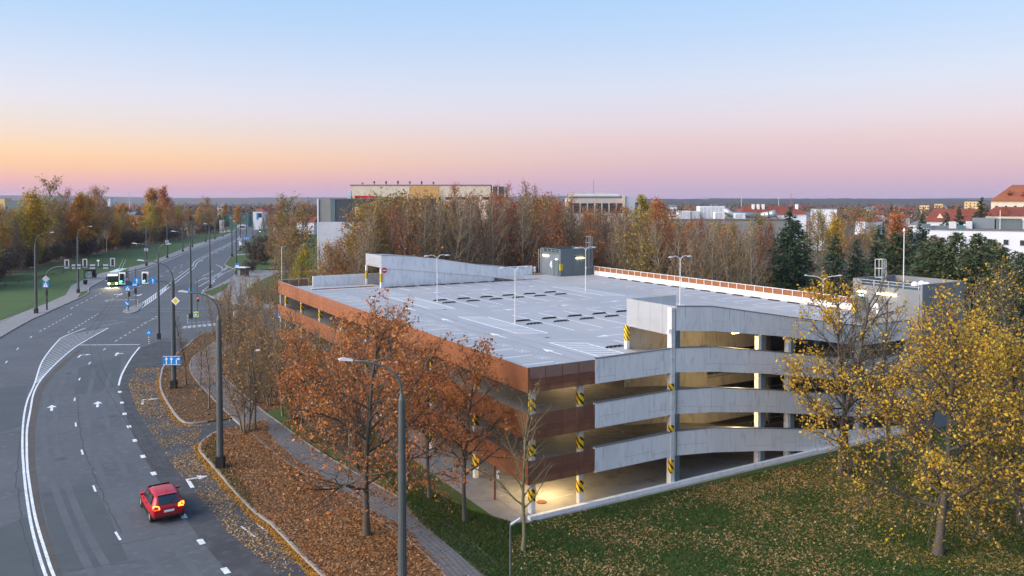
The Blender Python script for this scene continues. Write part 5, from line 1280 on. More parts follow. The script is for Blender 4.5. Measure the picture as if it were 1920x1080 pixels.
for i in range(120):
    d = rnd.uniform(104, 150); px = rnd.uniform(585, 1640); P = from_px(px, d); q = P - G0; b_, a_ = q.dot(VX), q.dot(UX)
    if not (a_ > 66 or b_ > 49.5) or a_ > 84 or b_ > 66: continue
    put_tree(rnd.choice(['shrub0', 'shrub1']), P, rnd.uniform(.6, 1.15), rnd.uniform(0, 6), 'undergrowth bush below the trees behind %s' % where_back(px), 'bush', 'bushes of the wood behind the car park')
for px, d, k, s, lab in ((545, 215, 'leafy0', 1.24, 'tall brownish olive tree left of the dark grey building'), (560, 212, 'leafy2', 1.15, 'tall brown tree touching the dark grey building'), (515, 240, 'redbare1', 1.12, 'reddish open tree behind the bus shelter lawn'),
                         (563, 158, 'leafy1', .62, 'yellow-green tree beside the far left corner of the car park'), (590, 150, 'thuja', 1.15, 'dark green conifer shrub at the far left corner of the car park'), (605, 148, 'leafy2', .40, 'low copper-leaved bush right of the dark conifer shrub'), (652, 150, 'leafy2', .80, 'spreading brown tree behind the far left ramp head'), (690, 160, 'leafy0', 1.0, 'olive tree above the far ramp head'),
                         (536, 172, 'leafy2', .80, 'brown leaning tree behind the slim grey lamp'),
                         (1200, 168, 'birch0', 1.13, 'tall pale tree with mistletoe balls behind the rusty fence'), (1040, 150, 'birch1', .96, 'pale slender birch right of the stair house ladder'), (1165, 146, 'birch0', .9, 'pale birch above the left end of the rusty fence'), (905, 140, 'birch1', .88, 'pale birch behind the far ramp, left of the stair house'),
                         (850, 255, 'redbare1', 1.40, 'large reddish bare tree rising above the cream building'), (1240, 250, 'autumn1', 1.2, 'rust-orange tree right of the long beige building'),
                         (1482, 128, 'spruce0', 391, 'very large dark spruce behind the rusty fence'), (1380, 122, 'leafy0', .66, 'rounded olive tree close behind the rusty fence'), (1342, 128, 'leafy2', .62, 'rounded brown tree close behind the rusty fence'), (1438, 124, 'leafy0', .56, 'low olive bush-like tree left of the large spruce'),
                         (1567, 118, 'spruce1', 430, 'dark conifer, first right of the large spruce'), (1608, 120, 'spruce1', 440, 'dark conifer, second right of the large spruce'), (1651, 132, 'spruce0', 424, 'conifer with a pointed top left of the stair tower mast'), (1678, 128, 'pine0', 434, 'bushy grey-green conifer behind the stair tower ladder'), (1710, 140, 'spruce1', 418, 'dark conifer close left of the roof mast'),
                         (1735, 118, 'pine0', 452, 'grey-green conifer low behind the stair tower'), (1764, 116, 'pine0', 446, 'broad grey-green conifer before the white building, left'), (1797, 114, 'pine0', 434, 'broad grey-green conifer before the white building, middle'), (1832, 112, 'pine0', 436, 'broad grey-green conifer before the white building, right'), (1910, 108, 'pine0', 470, 'grey-green conifer at the right photo edge'),
                         (1520, 165, 'birch0', .92, 'pale leafless birch between the large spruce and the next conifers'), (1545, 190, 'leafy0', .98, 'amber tree behind the pale birch'), (1690, 210, 'autumn1', 1.0, 'rust-orange tree left of the red roofs'), (1535, 250, 'leafy0', 400, 'olive brown tree before the white flat hall'), (1562, 245, 'leafy2', 403, 'brown tree before the right end of the white flat hall'), (1512, 255, 'redbare0', 405, 'reddish tree before the small orange-roofed house'), (1600, 200, 'leafy2', 1.06, 'wide brown tree behind the conifers'), (1640, 220, 'leafy0', 1.0, 'wide olive tree behind the conifers'), (1575, 230, 'autumn2', .9, 'yellowish tree among the brown ones behind the conifers'),
                         (1840, 205, 'spruce0', 373, 'spruce standing before the large red-roofed mansion'), (1800, 215, 'spruce1', 382, 'spruce before the middle of the red roofs'), (1775, 215, 'spruce1', 392, 'smaller spruce left among the red roofs'), (1730, 215, 'spruce1', 395, 'spruce at the left end of the red roofs'), (1895, 100, 'baregrey', .95, 'bare tree with bent limbs before the white building'), (1862, 122, 'pine0', 448, 'grey-green conifer before the white building windows, right of the bare tree'), (1750, 128, 'pine0', 440, 'grey-green conifer at the left corner of the white building'), (1815, 124, 'bare1', 446, 'thin bare tree before the white building windows'), (1780, 126, 'redbare0', 452, 'reddish bare tree before the left windows of the white building'), (1885, 118, 'pine0', 462, 'low grey-green conifer under the right windows of the white building'), (1845, 120, 'leafy0', 470, 'olive tree low before the white building')):
    if s > 3: s = z_top(k, s, d)
    put_tree(k, from_px(px, d), s, rnd.uniform(0, 6), lab)
# mistletoe in the pale tree
for (px, py, r) in ((1203, 374, .75), (1208, 388, .6), (1200, 398, .95), (1206, 383, .5)):
    rg = np.random.default_rng(int(px)); n = 260; D = rg.normal(0, 1, (n, 3)); D /= np.linalg.norm(D, axis=1)[:, None]; C = D * (rg.random(n) ** .4)[:, None] * r * 1.5
    V, Q = leaf_quads(C, .34, rg); o = link('mistletoe', np_mesh('mistletoe', V, Q, L_YGREEN), loc=Vector((far(px, 168).x, 168, zat(py, 168)))); tag(o, 'green mistletoe ball in the pale tree behind the rusty fence', 'mistletoe', 'mistletoe balls in the pale tree')
# bushes of the bus-stop lawn
for (x, y, k, s, lab) in ((480, 495, 'shrub1', 1.7, 'big dark bush on the bus stop lawn'), (492, 497, 'shrub1', 1.5, 'dark round bush beside the big dark bush'), (470, 511, 'shrub1', .8, 'low bush right of the bus shelter'), (498, 478, 'shrub1', 1.7, 'dark bush under the leaning tree')):
    put_tree(k, at(x, y), s, rnd.uniform(0, 6), lab, 'bush')
for k_, (x, y, kk, s_) in enumerate(((428, 574, 'alder2', .62), (452, 586, 'alder2', .7), (486, 590, 'alder2', .75), (512, 596, 'alder', .7), (470, 566, 'shrub0', 1.1), (500, 570, 'shrub0', 1.2), (412, 580, 'shrub0', .8), (440, 600, 'shrub0', .9), (520, 580, 'shrub0', 1.2), (400, 628, 'alder', .6), (425, 640, 'alder2', .7), (462, 640, 'alder2', .8), (492, 646, 'alder', .8))):
    put_tree(kk, at(x, y, Z0), s_, k_ * 1.7, 'bare twiggy growth along the side street behind the yellow crossing signs', 'bush' if 'shrub' in kk else 'tree', 'bare growth along the side street', name='bare_shrub' if 'shrub' in kk else 'bare_tree')
for px, d, k, top, lab in ((478, 470, 'bare1', 414, 'bare tree before the foot of the white and blue house'), (490, 440, 'redbare0', 410, 'reddish bare tree right of the white and blue house'), (404, 600, 'redbare1', 392, 'reddish tree before the pale hip-roofed house'), (420, 640, 'bare0', 396, 'bare brown tree right of the pale hip-roofed house'), (500, 380, 'bare1', 408, 'bare tree before the gabled house at the road end')):
    put_tree(k, far(px, d), z_top(k, top, d), 1.0, lab)
put_tree('leafy2', at(512, 500), .62, 1.0, 'dark spreading tree behind the bus stop bushes', name='autumn_tree')

# ---- far trees: town greenery out to the hills -------------------------------
def far_ok(px, d):
    if d < 330 and px > 560: return d > 240
    if 398 < px < 500 and d < 620: return False
    return True
n_far = 0
while n_far < 110:
    d = 240 * math.exp(rnd.random() * 1.25); px = rnd.uniform(-30, 1950)
    if d < 360 and px < 520: continue
    if not far_ok(px, d): continue
    P = far(px, d)
    if P.x < 0:
        fy = fence_y(P.x)
        if px < 500 and px > 330 and P.y < 560 and abs(px - 440) < 70: continue
    k = pick([('redbare0', 3), ('bare1', 2), ('bare2', 1), ('leafy2', 2), ('leafy0', 1.5), ('autumn0', .8), ('autumn1', .8), ('spruce1', 1)])
    put_tree(k, P, rnd.uniform(.6, .95), rnd.uniform(0, 6), 'small far-off %s among the town roofs' % KIND[k[:4]], 'tree', 'far trees of the town', name='distant_tree')
    n_far += 1
for px, d, k, s, lab in ((447, 560, 'autumn0', .92, 'bright orange tree at the end of the road'), (505, 520, 'redbare1', 1.0, 'reddish tree beside the gabled house'), (520, 420, 'redbare0', 1.05, 'reddish tree right of the gabled house'), (486, 700, 'autumn1', .8, 'rust-coloured tree above the white-and-blue house'), (412, 520, 'spruce1', .7, 'dark conifer left of the tarpaulin fence'), (470, 640, 'spruce1', .7, 'dark conifer behind the white-and-blue house')):
    put_tree(k, far(px, d), s, 1.0, lab)
# treetops that run together towards the horizon: one mass
rg = np.random.default_rng(9); Vs = []; n = 0
dd = 620 * np.exp(rg.random(5200) * 1.35); pp = rg.uniform(-80, 2000, 5200)
keep = ~((pp > 395) & (pp < 475) & (dd < 760)); dd, pp = dd[keep], pp[keep]
C0_ = np.stack([(pp - CX) / FPX * dd, dd, rg.uniform(2, 9.5, len(dd))], 1)
m = 16; C = np.repeat(C0_, m, 0) + rg.normal(0, 1, (len(C0_) * m, 3)) * [3.2, 3.2, 2.3]
V, Q = leaf_quads(C, 2.1, rg, .3)
L_FAR = leaf_mat('leaf_far', [(.083, .055, .044), (.110, .068, .050), (.061, .055, .037), (.132, .077, .042), (.055, .046, .040), (.165, .094, .039), (.035, .046, .033)], 0)
tag(link('distant_treetops', np_mesh('distant_treetops', V, Q, L_FAR)), kind='stuff')

# ================================================================== STREET FURNITURE
def curve_pts(p0, p1, p2, n=8):
    a, b_, c = Vector(p0), Vector(p1), Vector(p2)
    return [(a * (1 - t) ** 2 + b_ * 2 * t * (1 - t) + c * t * t) for t in [i / n for i in range(n + 1)]]
def pole_thing(name, label, cat, base_px, group=None, Y=None, z=None):
    P = at(*base_px) if Y is None else far(base_px[0], Y)
    P.z = KZ - .02 if z is None else z
    return thing(name, label, cat, P, 0, group), P
def dx(px, P): return (px - CX) / FPX * P.y - P.x          # sideways offset of a pixel column in the plane of the pole
def dz(py, P): return zat(py, P.y) - P.z
def lamp_head(parent, at_, side, L=.75, sc=1.0, mat='lampgrey'):
    bm = MB(); bm.add([(0, -.10, -.02), (L, -.15, -.04), (L, .15, -.04), (0, .10, -.02), (.05, -.08, .06), (L * .8, -.12, .10), (L * .8, .12, .10), (.05, .08, .06), (L * 1.06, -.06, 0), (L * 1.06, .06, 0)],
        [(3, 2, 1, 0), (4, 5, 6, 7), (0, 1, 5, 4), (2, 3, 7, 6), (3, 0, 4, 7), (1, 8, 5), (5, 8, 9, 6), (2, 6, 9), (1, 2, 9, 8)])
    o = bm.build('lamp_head', M[mat], parent, loc=at_, rz=0 if side > 0 else math.pi); o.scale = (sc, sc, sc); o.rotation_euler = (0, -.12, 0 if side > 0 else math.pi); return o
def street_lamp(label, base_px, mast_px, arms, r=.14, group='tall street lamp posts along the road', Y=None, box=True, plain_top=None, name='street_lamp'):
    """arms: list of (head_px, head_py) reached by a curved arm from the top of the mast"""
    t, P = pole_thing(name, label, 'street lamp', base_px, group, Y)
    h = dz(mast_px, P)
    bm = MB(); bm.tube([(0, 0, 0), (0, 0, h * .5), (0, 0, h)], [r * 1.15, r, r * .82], 12); bm.build('post', M['steel'], t, smooth=False)
    bm = MB(); bm.lathe((0, 0, h), [(r * .82, 0), (r * .5, .25), (.05, .4)], 10); bm.build('cap', M['steel'], t)
    if box: bm = MB(); bm.box((r * .4, -r * .9, .45), (r * 2.6, r * 2.2, .85)); bm.build('fuse_box', M['black'], t)
    for hx, hy in arms:
        ex, ez = dx(hx, P), dz(hy, P); s = 1 if ex > 0 else -1
        a = MB(); a.tube([(0, 0, h - .2)] + curve_pts((0, 0, h + .3), (s * .03, 0, ez + (-.05 if abs(ex) < 4 else .1)), (ex - s * .7, 0, ez - .02), 10), [.075] * 4 + [.06] * 8, 7)
        ao = a.build('arm', M['steel'], t, smooth=True); lamp_head(ao, (ex - s * .75, 0, ez - .02), s)
    return t, P
def sign_plate(parent, c, w, h, mat, border=None, back=True, shape='rect', name='sign_plate'):
    """upright plate facing the camera side (-y)"""
    x, y, z = c; bm = MB()
    if shape == 'rect': bm.b2(x - w / 2, x + w / 2, y - .02, y + .02, z - h / 2, z + h / 2)
    elif shape == 'diamond':
        bm.add([(x, y - .02, z - h / 2), (x + w / 2, y - .02, z), (x, y - .02, z + h / 2), (x - w / 2, y - .02, z), (x, y + .02, z - h / 2), (x + w / 2, y + .02, z), (x, y + .02, z + h / 2), (x - w / 2, y + .02, z)], [(0, 1, 2, 3), (7, 6, 5, 4), (0, 4, 5, 1), (1, 5, 6, 2), (2, 6, 7, 3), (3, 7, 4, 0)])
    elif shape == 'disc': bm.tube([(x, y + .02, z), (x, y - .02, z)], w / 2, 20)
    return bm.build(name, M[mat], parent)
def flat(parent, name, polys, y, mat):
    bm = MB()
    for p in polys: bm.poly([(q[0], y, q[1]) for q in p])
    return bm.build(name, M[mat], parent)
def crossing_sign(parent, c, w, h=None, frame=None):
    h = h or w
    if frame: sign_plate(parent, (c[0], c[1] + .01, c[2]), w * 1.42, h * 1.42, frame, name='sign_frame')
    o = sign_plate(parent, (c[0], c[1] - (.03 if frame else 0), c[2]), w, h, 'blue_sign'); y = c[1] - (.03 if frame else 0) - .024
    x, z = c[0], c[2]; s = w * .40
    flat(o, 'white_triangle', [[(x - s, z - s * .85), (x + s, z - s * .85), (x, z + s)]], y, 'white_sign')
    flat(o, 'walking_figure', [[(x - .03 * w, z + .12 * w), (x + .03 * w, z + .12 * w), (x + .03 * w, z + .18 * w), (x - .03 * w, z + .18 * w)], [(x - .05 * w, z - .08 * w), (x + .05 * w, z - .08 * w), (x + .04 * w, z + .10 * w), (x - .04 * w, z + .10 * w)], [(x - .14 * w, z - .3 * w), (x - .08 * w, z - .3 * w), (x + .01 * w, z - .09 * w), (x - .05 * w, z - .09 * w)], [(x + .08 * w, z - .3 * w), (x + .14 * w, z - .3 * w), (x + .05 * w, z - .09 * w), (x - .01 * w, z - .09 * w)]], y - .004, 'black')
    return o
def up_arrow(x, z, w, h, dx_=0.0):
    return [[(x - w * .14, z - h / 2), (x + w * .14, z - h / 2), (x + w * .14, z + h * .12), (x - w * .14, z + h * .12)], [(x - w / 2, z + h * .12), (x + w / 2, z + h * .12), (x, z + h / 2)]]
def signal_head(parent, c, s=1.0, lit=None, facing=-1, plate=True, name='signal_head'):
    """three-lens head; facing -1 looks at the camera, +1 shows its back"""
    x, y, z = c; bm = MB(); bm.b2(x - .16 * s, x + .16 * s, y - .13, y + .13, z - .48 * s, z + .48 * s); o = bm.build(name, M['black'], parent)
    if plate:
        p = MB(); yb = y - facing * .14
        for a in ((x - .36 * s, x - .20 * s, z - .66 * s, z + .66 * s), (x + .20 * s, x + .36 * s, z - .66 * s, z + .66 * s), (x - .199 * s, x + .199 * s, z + .52 * s, z + .66 * s), (x - .199 * s, x + .199 * s, z - .66 * s, z - .52 * s)): p.b2(a[0], a[1], yb - .012, yb + .012, a[2], a[3])
        p.build('back_board', M['white_sign' if facing < 0 else 'sign_back'], o)
    if facing < 0:
        for k, zz_ in enumerate((.31, 0, -.31)):
            l = MB(); l.tube([(x, y - .132, z + zz_ * s), (x, y - .15, z + zz_ * s)], .115 * s, 12)
            l.build('lens', M['greenlamp'] if (lit == 'green' and k == 2) else M['redlamp'] if (lit == 'red' and k == 0) else M['rubber'], o)
            v = MB(); v.tube([(x, y - .13, z + zz_ * s + .10 * s), (x, y - .30, z + zz_ * s + .09 * s)], .05 * s, 6); v.build('visor', M['black'], o)
    return o
GL = 'tall street lamp posts along the road'
street_lamp('tall dark lamp post cut by the bottom edge, before the orange oak', (752, 1151), 752, [(634, 677)], .21, Y=40.6, group=None)
street_lamp('tall dark lamp post at the tip of the leaf-covered strip, left of the many-stemmed tree', (413, 878), 600, [(334, 548)], .23, group=None)
street_lamp('grey lamp post on the left pavement, first from the left edge', (68, 588), 462, [(101, 436)], .22, group=GL)
street_lamp('grey lamp post on the left pavement, beside the bin', (147, 550), 446, [(173, 425)], .22, group=GL)
street_lamp('double-armed grey lamp post on the traffic side of the round blue sign', (298, 637), 487, [(247, 457), (320, 458)], .17, group=GL)
street_lamp('grey lamp post right of the junction, with a blue crossing sign', (358, 598), 459, [(321, 434)], .19, group=GL)
street_lamp('slim dark post on the grass triangle right of the road', (394, 541), 431, [(382, 420)], .18, group=GL)
street_lamp('dark post with bus stop flag, nearer of two beside the bus shelter', (443, 515), 424, [(437, 415)], .2, group=GL)
street_lamp('dark post on the bus stop lawn, farther of two', (435, 481), 412, [(430, 408)], .22, group=GL)
for (bx, by, ty, lab) in ((275, 499, 423, 'plain dark mast with a small sign on the left pavement'), (314, 484, 416, 'plain dark mast on the left pavement, second after the trolleybus'), (343, 472, 412, 'plain dark mast on the left pavement, third after the trolleybus'), (361, 464, 406, 'plain dark mast on the left pavement, fourth after the trolleybus'),
                          (386, 454, 402, 'plain dark mast on the left pavement, fifth after the trolleybus'), (403, 449, 400, 'plain dark mast on the left pavement, sixth after the trolleybus'), (418, 444, 398, 'plain dark mast on the left pavement, nearest the parked white car'), (451, 470, 404, 'plain dark mast with a round white sign at the right road edge'), (462, 460, 395, 'dark mast with a blue lane sign at the right road edge'), (474, 447, 400, 'last dark mast at the right road edge before the bend')):
    t, P = pole_thing('contact_line_mast', lab, 'mast', (bx, by), 'plain masts along the road'); h = dz(ty, P)
    bm = MB(); bm.tube([(0, 0, 0), (0, 0, h)], [.26, .17], 8); bm.build('post', M['steel'], t); bm = MB(); bm.box((0, -.1, .4), (.6, .5, .8)); bm.build('fuse_box', M['black'], t)
    if bx in (275, 314):
        sgn = MB(); sgn.b2(-.62, -.10, -.3, -.26, dz(by - 28, P), dz(by - 34, P)); sgn.b2(.10, .62, -.3, -.26, dz(by - 28, P), dz(by - 34, P)); sgn.build('sign_plate', M['sign_back'], t)
    if bx == 451:
        sign_plate(t, (0, -.3, dz(449, P)), 1.5, 1.5, 'sign_back', shape='disc'); sign_plate(t, (0, -.3, dz(456, P)), 1.0, 1.8, 'white_sign')
    if bx == 462:
        o = sign_plate(t, (0, -.3, dz(447, P)), 2.9, 1.6, 'blue_sign'); flat(o, 'lane_arrows', up_arrow(-.8, dz(447, P), .6, 1.2) + up_arrow(.2, dz(447, P), .6, 1.2) + up_arrow(.95, dz(447, P), .5, .9), -.33, 'white_sign')
# blue direction sign with three arrows on its post (also carrying lamp and signal arm)
t, P = street_lamp('thick dark post with a yellow diamond sign and the blue three-arrow sign', (326, 729), 528, [(257, 489)], .24, group=GL)
z0 = dz(676, P); o = sign_plate(t, (-.05, -.36, z0), 1.95, 1.0, 'blue_sign')
bd = MB()
for a in ((-1.0, .90, z0 + .44, z0 + .48), (-1.0, .90, z0 - .48, z0 - .44)): bd.b2(a[0], a[1], -.386, -.381, a[2], a[3])
bd.build('border', M['white_sign'], o)
flat(o, 'lane_arrows', up_arrow(-.62, z0, .34, .78) + up_arrow(-.08, z0, .34, .78) + [[(.42, z0 - .38), (.52, z0 - .38), (.52, z0 + .22), (.42, z0 + .12)], [(.42, z0 + .12), (.52, z0 + .22), (.66, z0 + .22), (.66, z0 + .12)], [(.64, z0 + .02), (.86, z0 + .17), (.64, z0 + .32)]], -.384, 'white_sign')
zd = dz(564, P); o = sign_plate(t, (.42, -.3, zd), .92, .92, 'white_sign', shape='diamond'); flat(o, 'yellow_diamond', [[(.42, zd - .3), (.72, zd), (.42, zd + .3), (.12, zd)]], -.324, 'yellow_sign')
# cantilever with two lit signals and two lane signs
am = MB(); za = dz(527, P); am.tube([(0, 0, dz(545, P))] + curve_pts((-.05, 0, dz(541, P)), (-.5, 0, za + .05), (-1.6, 0, za), 6) + [(dx(222, P), 0, za)], .06, 7); ao = am.build('signal_arm', M['steel'], t, smooth=True)
for px_, py_ in ((228, 522), (271, 521)): signal_head(t, (dx(px_, P), -.2, dz(py_, P)), 1.0, 'green')
for px_, py_ in ((256, 527), (286, 527)):
    x, z = dx(px_, P), dz(py_, P); o = sign_plate(t, (x, -.12, z), .72, .66, 'blue_sign'); flat(o, 'lane_arrow', up_arrow(x, z, .24, .5), -.145, 'white_sign')
# left signal gantry seen from behind
t, P = pole_thing('signal_gantry', 'arched signal gantry over the left carriageway, showing the backs of its signals', 'traffic light', (88, 582))
bm = MB(); za = dz(500, P)
bm.tube([(0, 0, 0), (0, 0, dz(522, P))] + curve_pts((0, 0, dz(518, P)), (.2, 0, za + .1), (dx(119, P), 0, za), 8) + [(dx(214, P), 0, za)], [.15, .13] + [.11] * 9 + [.08], 9); bm.build('gantry_arm', M['steel'], t, smooth=True)
for px_, py_ in ((124, 495), (158, 493.5), (210, 492)):
    signal_head(t, (dx(px_, P), .1, dz(py_, P)), 1.25, None, 1)
    for s in (-1, 1):
        if px_ == 124 and s < 0 or px_ == 210 and s > 0: continue
        x = dx(px_, P) + s * 1.35; bm = MB()
        for i in range(3):
            for j in range(2): bm.b2(x - .48 + i * .33, x - .18 + i * .33, .05, .09, dz(500, P) + .05 - j * .5, dz(500, P) + .42 - j * .5)
        tag(bm.build('sign_back_panel', M['sign_back'], t), kind='stuff')
o = sign_plate(t, (0, -.2, dz(523, P)), 1.5, 1.3, 'sign_back', shape='diamond'); crossing_sign(t, (-.05, -.22, dz(534, P)), 1.1)
signal_head(t, (.12, -.2, dz(550, P)), .9, None, 1, False)
bm = MB(); bm.cyl((dx(183, P), 0, za), .05, 1.0, 6); bm.b2(dx(183, P) - .2, dx(183, P) + .2, -.1, .1, za + 1.0, za + 1.25); bm.build('detector', M['white_sign'], t)
# refuge island posts
t, P = pole_thing('crossing_post', 'signal post on the traffic island with a round blue arrow sign and striped foot', 'traffic sign', (241, 584), z=KZ)
bm = MB(); bm.tube([(0, 0, 0), (0, 0, dz(500, P))], .07, 8); bm.build('post', M['steel'], t)
bm = MB(); bm.cyl((-.22, -.1, 0), .08, dz(575, P), 8); bm.build('striped_post', M['bwpost'], t)
crossing_sign(t, (-.05, -.12, dz(541, P)), 1.05); signal_head(t, (.2, -.1, dz(552, P)), .9, None, 1, False)
z = dz(569, P); o = sign_plate(t, (-.22, -.2, z), 1.0, 1.0, 'blue_sign', shape='disc'); flat(o, 'arrow', [[(-.42, z + .3), (-.50, z + .2), (-.12, z - .15), (-.04, z - .06)], [(.1, z - .27), (.04, z + .03), (-.2, z - .22)]], -.224, 'white_sign')
t, P = pole_thing('crossing_post', 'signal post on the traffic island behind the lane sign, with crossing sign', 'traffic sign', (255, 577), z=KZ)
bm = MB(); bm.tube([(0, 0, 0), (0, 0, dz(503, P))], .08, 8); bm.build('post', M['steel'], t); crossing_sign(t, (-.12, -.14, dz(532, P)), 1.1); signal_head(t, (0, -.1, dz(546, P)), 1.1, None, 1, False)
bm = MB(); bm.cyl((.35, 0, 0), .08, 1.5, 8); bm.build('striped_post', M['bwpost'], t)
# keep-straight sign on striped post
t, P = pole_thing('keep_ahead_sign', 'round blue arrow sign on a black and white striped post at the turn lane nose', 'traffic sign', (280, 645), z=0.02)
bm = MB(); bm.cyl((0, 0, 0), .08, dz(628, P), 8); bm.build('striped_post', M['bwpost'], t); z = dz(624, P)
o = sign_plate(t, (0, -.12, z), .78, .78, 'blue_sign', shape='disc'); flat(o, 'arrow', [[(-.22, z - .16), (-.12, z - .16), (.02, z + .06), (0, z + .2)], [(.22, z - .16), (.12, z - .16), (-.02, z + .06), (0, z + .2)]], -.145, 'white_sign')
# crossing signs of the side street
for (bx, by, sx, sy, w, fr, lab) in ((367, 613, 366, 590, .56, 'lime_sign', 'yellow-edged pedestrian crossing sign left of the side street'), (442, 616, 440, 589, .5, 'lime_sign', 'yellow-edged crossing sign among the bare branches'), (469, 556, 468, 535, .72, 'lime_sign', 'yellow-edged crossing sign on the grass, farthest of three')):
    t, P = pole_thing('crossing_sign', lab, 'traffic sign', (bx, by)); bm = MB(); bm.tube([(0, 0, 0), (0, 0, dz(sy, P) + .4)], .04, 6); bm.build('post', M['steel'], t)
    crossing_sign(t, (dx(sx, P), -.1, dz(sy, P)), w, w * 1.1, fr)
t, P = pole_thing('crossing_sign', 'blue pedestrian crossing sign fixed beside the lamp post at the junction', 'traffic sign', (361, 596)); bm = MB(); bm.tube([(0, 0, 0), (0, 0, dz(536, P))], .05, 6); bm.build('post', M['steel'], t); crossing_sign(t, (-.2, -.3, dz(541, P)), .8)
t, P = pole_thing('signal_post', 'red-lit traffic light on a thin post at the side street', 'traffic light', (370, 584)); bm = MB(); bm.tube([(0, 0, 0), (0, 0, dz(521, P))], .07, 8); bm.build('post', M['steel'], t); signal_head(t, (.2, -.12, dz(562, P)), .85, 'red', -1, False)
t, P = pole_thing('signal_post', 'thin post with a green light in front of the bus stop bushes', 'traffic light', (488, 470)); bm = MB(); bm.tube([(0, 0, 0), (0, 0, dz(430, P))], .1, 8); bm.build('post', M['steel'], t); signal_head(t, (0, -.12, dz(432, P)), 1.3, 'green', -1, False)
for i, (bx, by, h, lab) in enumerate(((352, 608, 1.3, 'black and white striped bollard at the side street crossing'), (379, 566, 1.7, 'thin marker post at the grass triangle'))):
    t, P = pole_thing('marker_post', lab, 'bollard', (bx, by), z=.1); bm = MB(); bm.cyl((0, 0, 0), .06, h, 8); bm.build('striped_post', M['bwpost' if i == 0 else 'steel'], t); bm = MB(); bm.lathe((0, 0, h), [(.07, 0), (.07, .06), (.02, .1)], 8); bm.build('cap', M['white_sign'], t)
# parking entrance sign: blue banner with white lettering marks on the left wall of the entrance
t = thing('entrance_sign', 'blue entrance sign with a white arrow at the rear left corner of the car park', 'sign', (at(526, 592, 2.6).x, at(526, 592, 2.6).y, 0), TH + math.pi / 2)
bm = MB(); bm.b2(-1.2, -1.1, -.05, .05, 0, 3.0); bm.b2(1.1, 1.2, -.05, .05, 0, 3.0); bm.build('post', M['steel'], t)
bm = MB(); bm.b2(-1.3, 1.3, .055, .1, 2.2, 3.35); o = bm.build('sign_plate', M['blue_sign'], t)
bm = MB()
for x0, x1, z0_, z1_ in ((-1.0, .9, 2.35, 2.55), (-.55, -.1, 2.85, 3.05), (.0, .35, 2.85, 3.05), (.45, .8, 2.85, 3.05)): bm.b2(x0, x1, .102, .108, z0_, z1_)
bm.poly([(-1.2, .109, 2.45), (-.95, .109, 2.25), (-.95, .109, 2.65)]); bm.build('sign_print', M['white_sign'], o)
t, P = pole_thing('parking_sign', 'pale violet-blue sign on a white post left of the entrance sign', 'traffic sign', (514, 690)); bm = MB(); bm.tube([(0, 0, 0), (0, 0, dz(580, P))], .045, 6); bm.build('post', M['white_metal'], t); sign_plate(t, (0, -.06, dz(585, P)), .55, .75, 'sign_back')
# small path lamps
def path_lamp(label, base, Y, top_px, head_dx, r=.055):
    t, P = pole_thing('path_lamp', label, 'lamp post', base, None, Y); h = dz(top_px, P)
    bm = MB(); bm.tube([(0, 0, 0), (0, 0, h)], [r * 1.2, r], 8); bm.build('post', M['galv' if base[0] < 600 else 'steel'], t)
    bm = MB(); s = 1 if head_dx > 0 else -1
    bm.add([(0, -.10, h - .05), (head_dx, .15, h + .18), (head_dx, .35, h + .18), (0, .10, h - .05), (0, -.10, h + .04), (head_dx, .15, h + .25), (head_dx, .35, h + .25), (0, .10, h + .04)], [(3, 2, 1, 0), (4, 5, 6, 7), (0, 1, 5, 4), (1, 2, 6, 5), (2, 3, 7, 6), (3, 0, 4, 7)]); bm.build('lamp_head', M['lampgrey'], t)
path_lamp('slim path lamp with a flat angled head on the lawn by the footpath bottom', (957, 1118), 41.5, 990, .5)
path_lamp('slim grey lamp with a short head at the far left corner of the car park', (529, 566), None, 463, .8, .09)
t, P = pole_thing('path_lamp', 'slim path lamp among the bare trees beside the footpath', 'lamp post', (479, 805)); bm = MB(); bm.tube([(0, 0, 0), (0, 0, dz(660, P))], .05, 8); bm.build('post', M['steel'], t); lamp_head(t, (0, 0, dz(659, P)), 1, .5)
for px_, py_, d_, lab in ((1545, 516, 98, 'double-headed lamp behind the right end of the rusty fence'), (855, 478, 132, 'single curved lamp behind the far ramp cover')):
    t = thing('yard_lamp', lab, 'lamp post', far(px_, d_)); P = t.location; bm = MB(); h = dz(py_ + 14, P); bm.tube([(0, 0, 0), (0, 0, h)], [.1, .07], 8); bm.build('post', M['white_metal'], t)
    for s in ((-1, 1) if px_ > 1000 else (-1,)):
        bm = MB(); bm.tube(curve_pts((0, 0, h), (0, 0, h + .75), (s * 1.6, 0, h + .8), 7), .05, 6); o = bm.build('arm', M['white_metal'], t); lamp_head(o, (s * 1.6, 0, h + .8), s, .7)
# bus shelters
t = thing('bus_shelter', 'dark glass bus shelter with a lit poster on the left pavement', 'bus shelter', at(168, 524), math.radians(20)); t.location.z = KZ
bm = MB()
for x in (-1.3, 1.3):
    for y in (-.2, 1.3): bm.b2(x - .04, x + .04, y - .04, y + .04, 0, 2.4)
bm.build('frame', M['black'], t); bm = MB(); bm.b2(-1.6, 1.6, -.5, 1.6, 2.4, 2.52); bm.build('roof', M['black'], t); bm = MB(); bm.b2(-1.25, 1.25, 1.28, 1.30, .3, 2.2); bm.build('rear_pane', M['glass'], t)
bm = MB(); bm.b2(-1.05, .75, -.3, -.16, .25, 2.2); o = bm.build('poster_case', M['black'], t)
bm = MB(); bm.b2(-.92, .62, -.315, -.302, .42, 2.05); po = bm.build('poster', pm('poster', (.55, .66, .62), (.10, .16, .16), 1.6, .3), o)
t = thing('bus_shelter', 'grey glass bus shelter with a white roof edge by the right lawn', 'bus shelter', at(455, 520), math.radians(-28)); t.location.z = KZ
bm = MB()
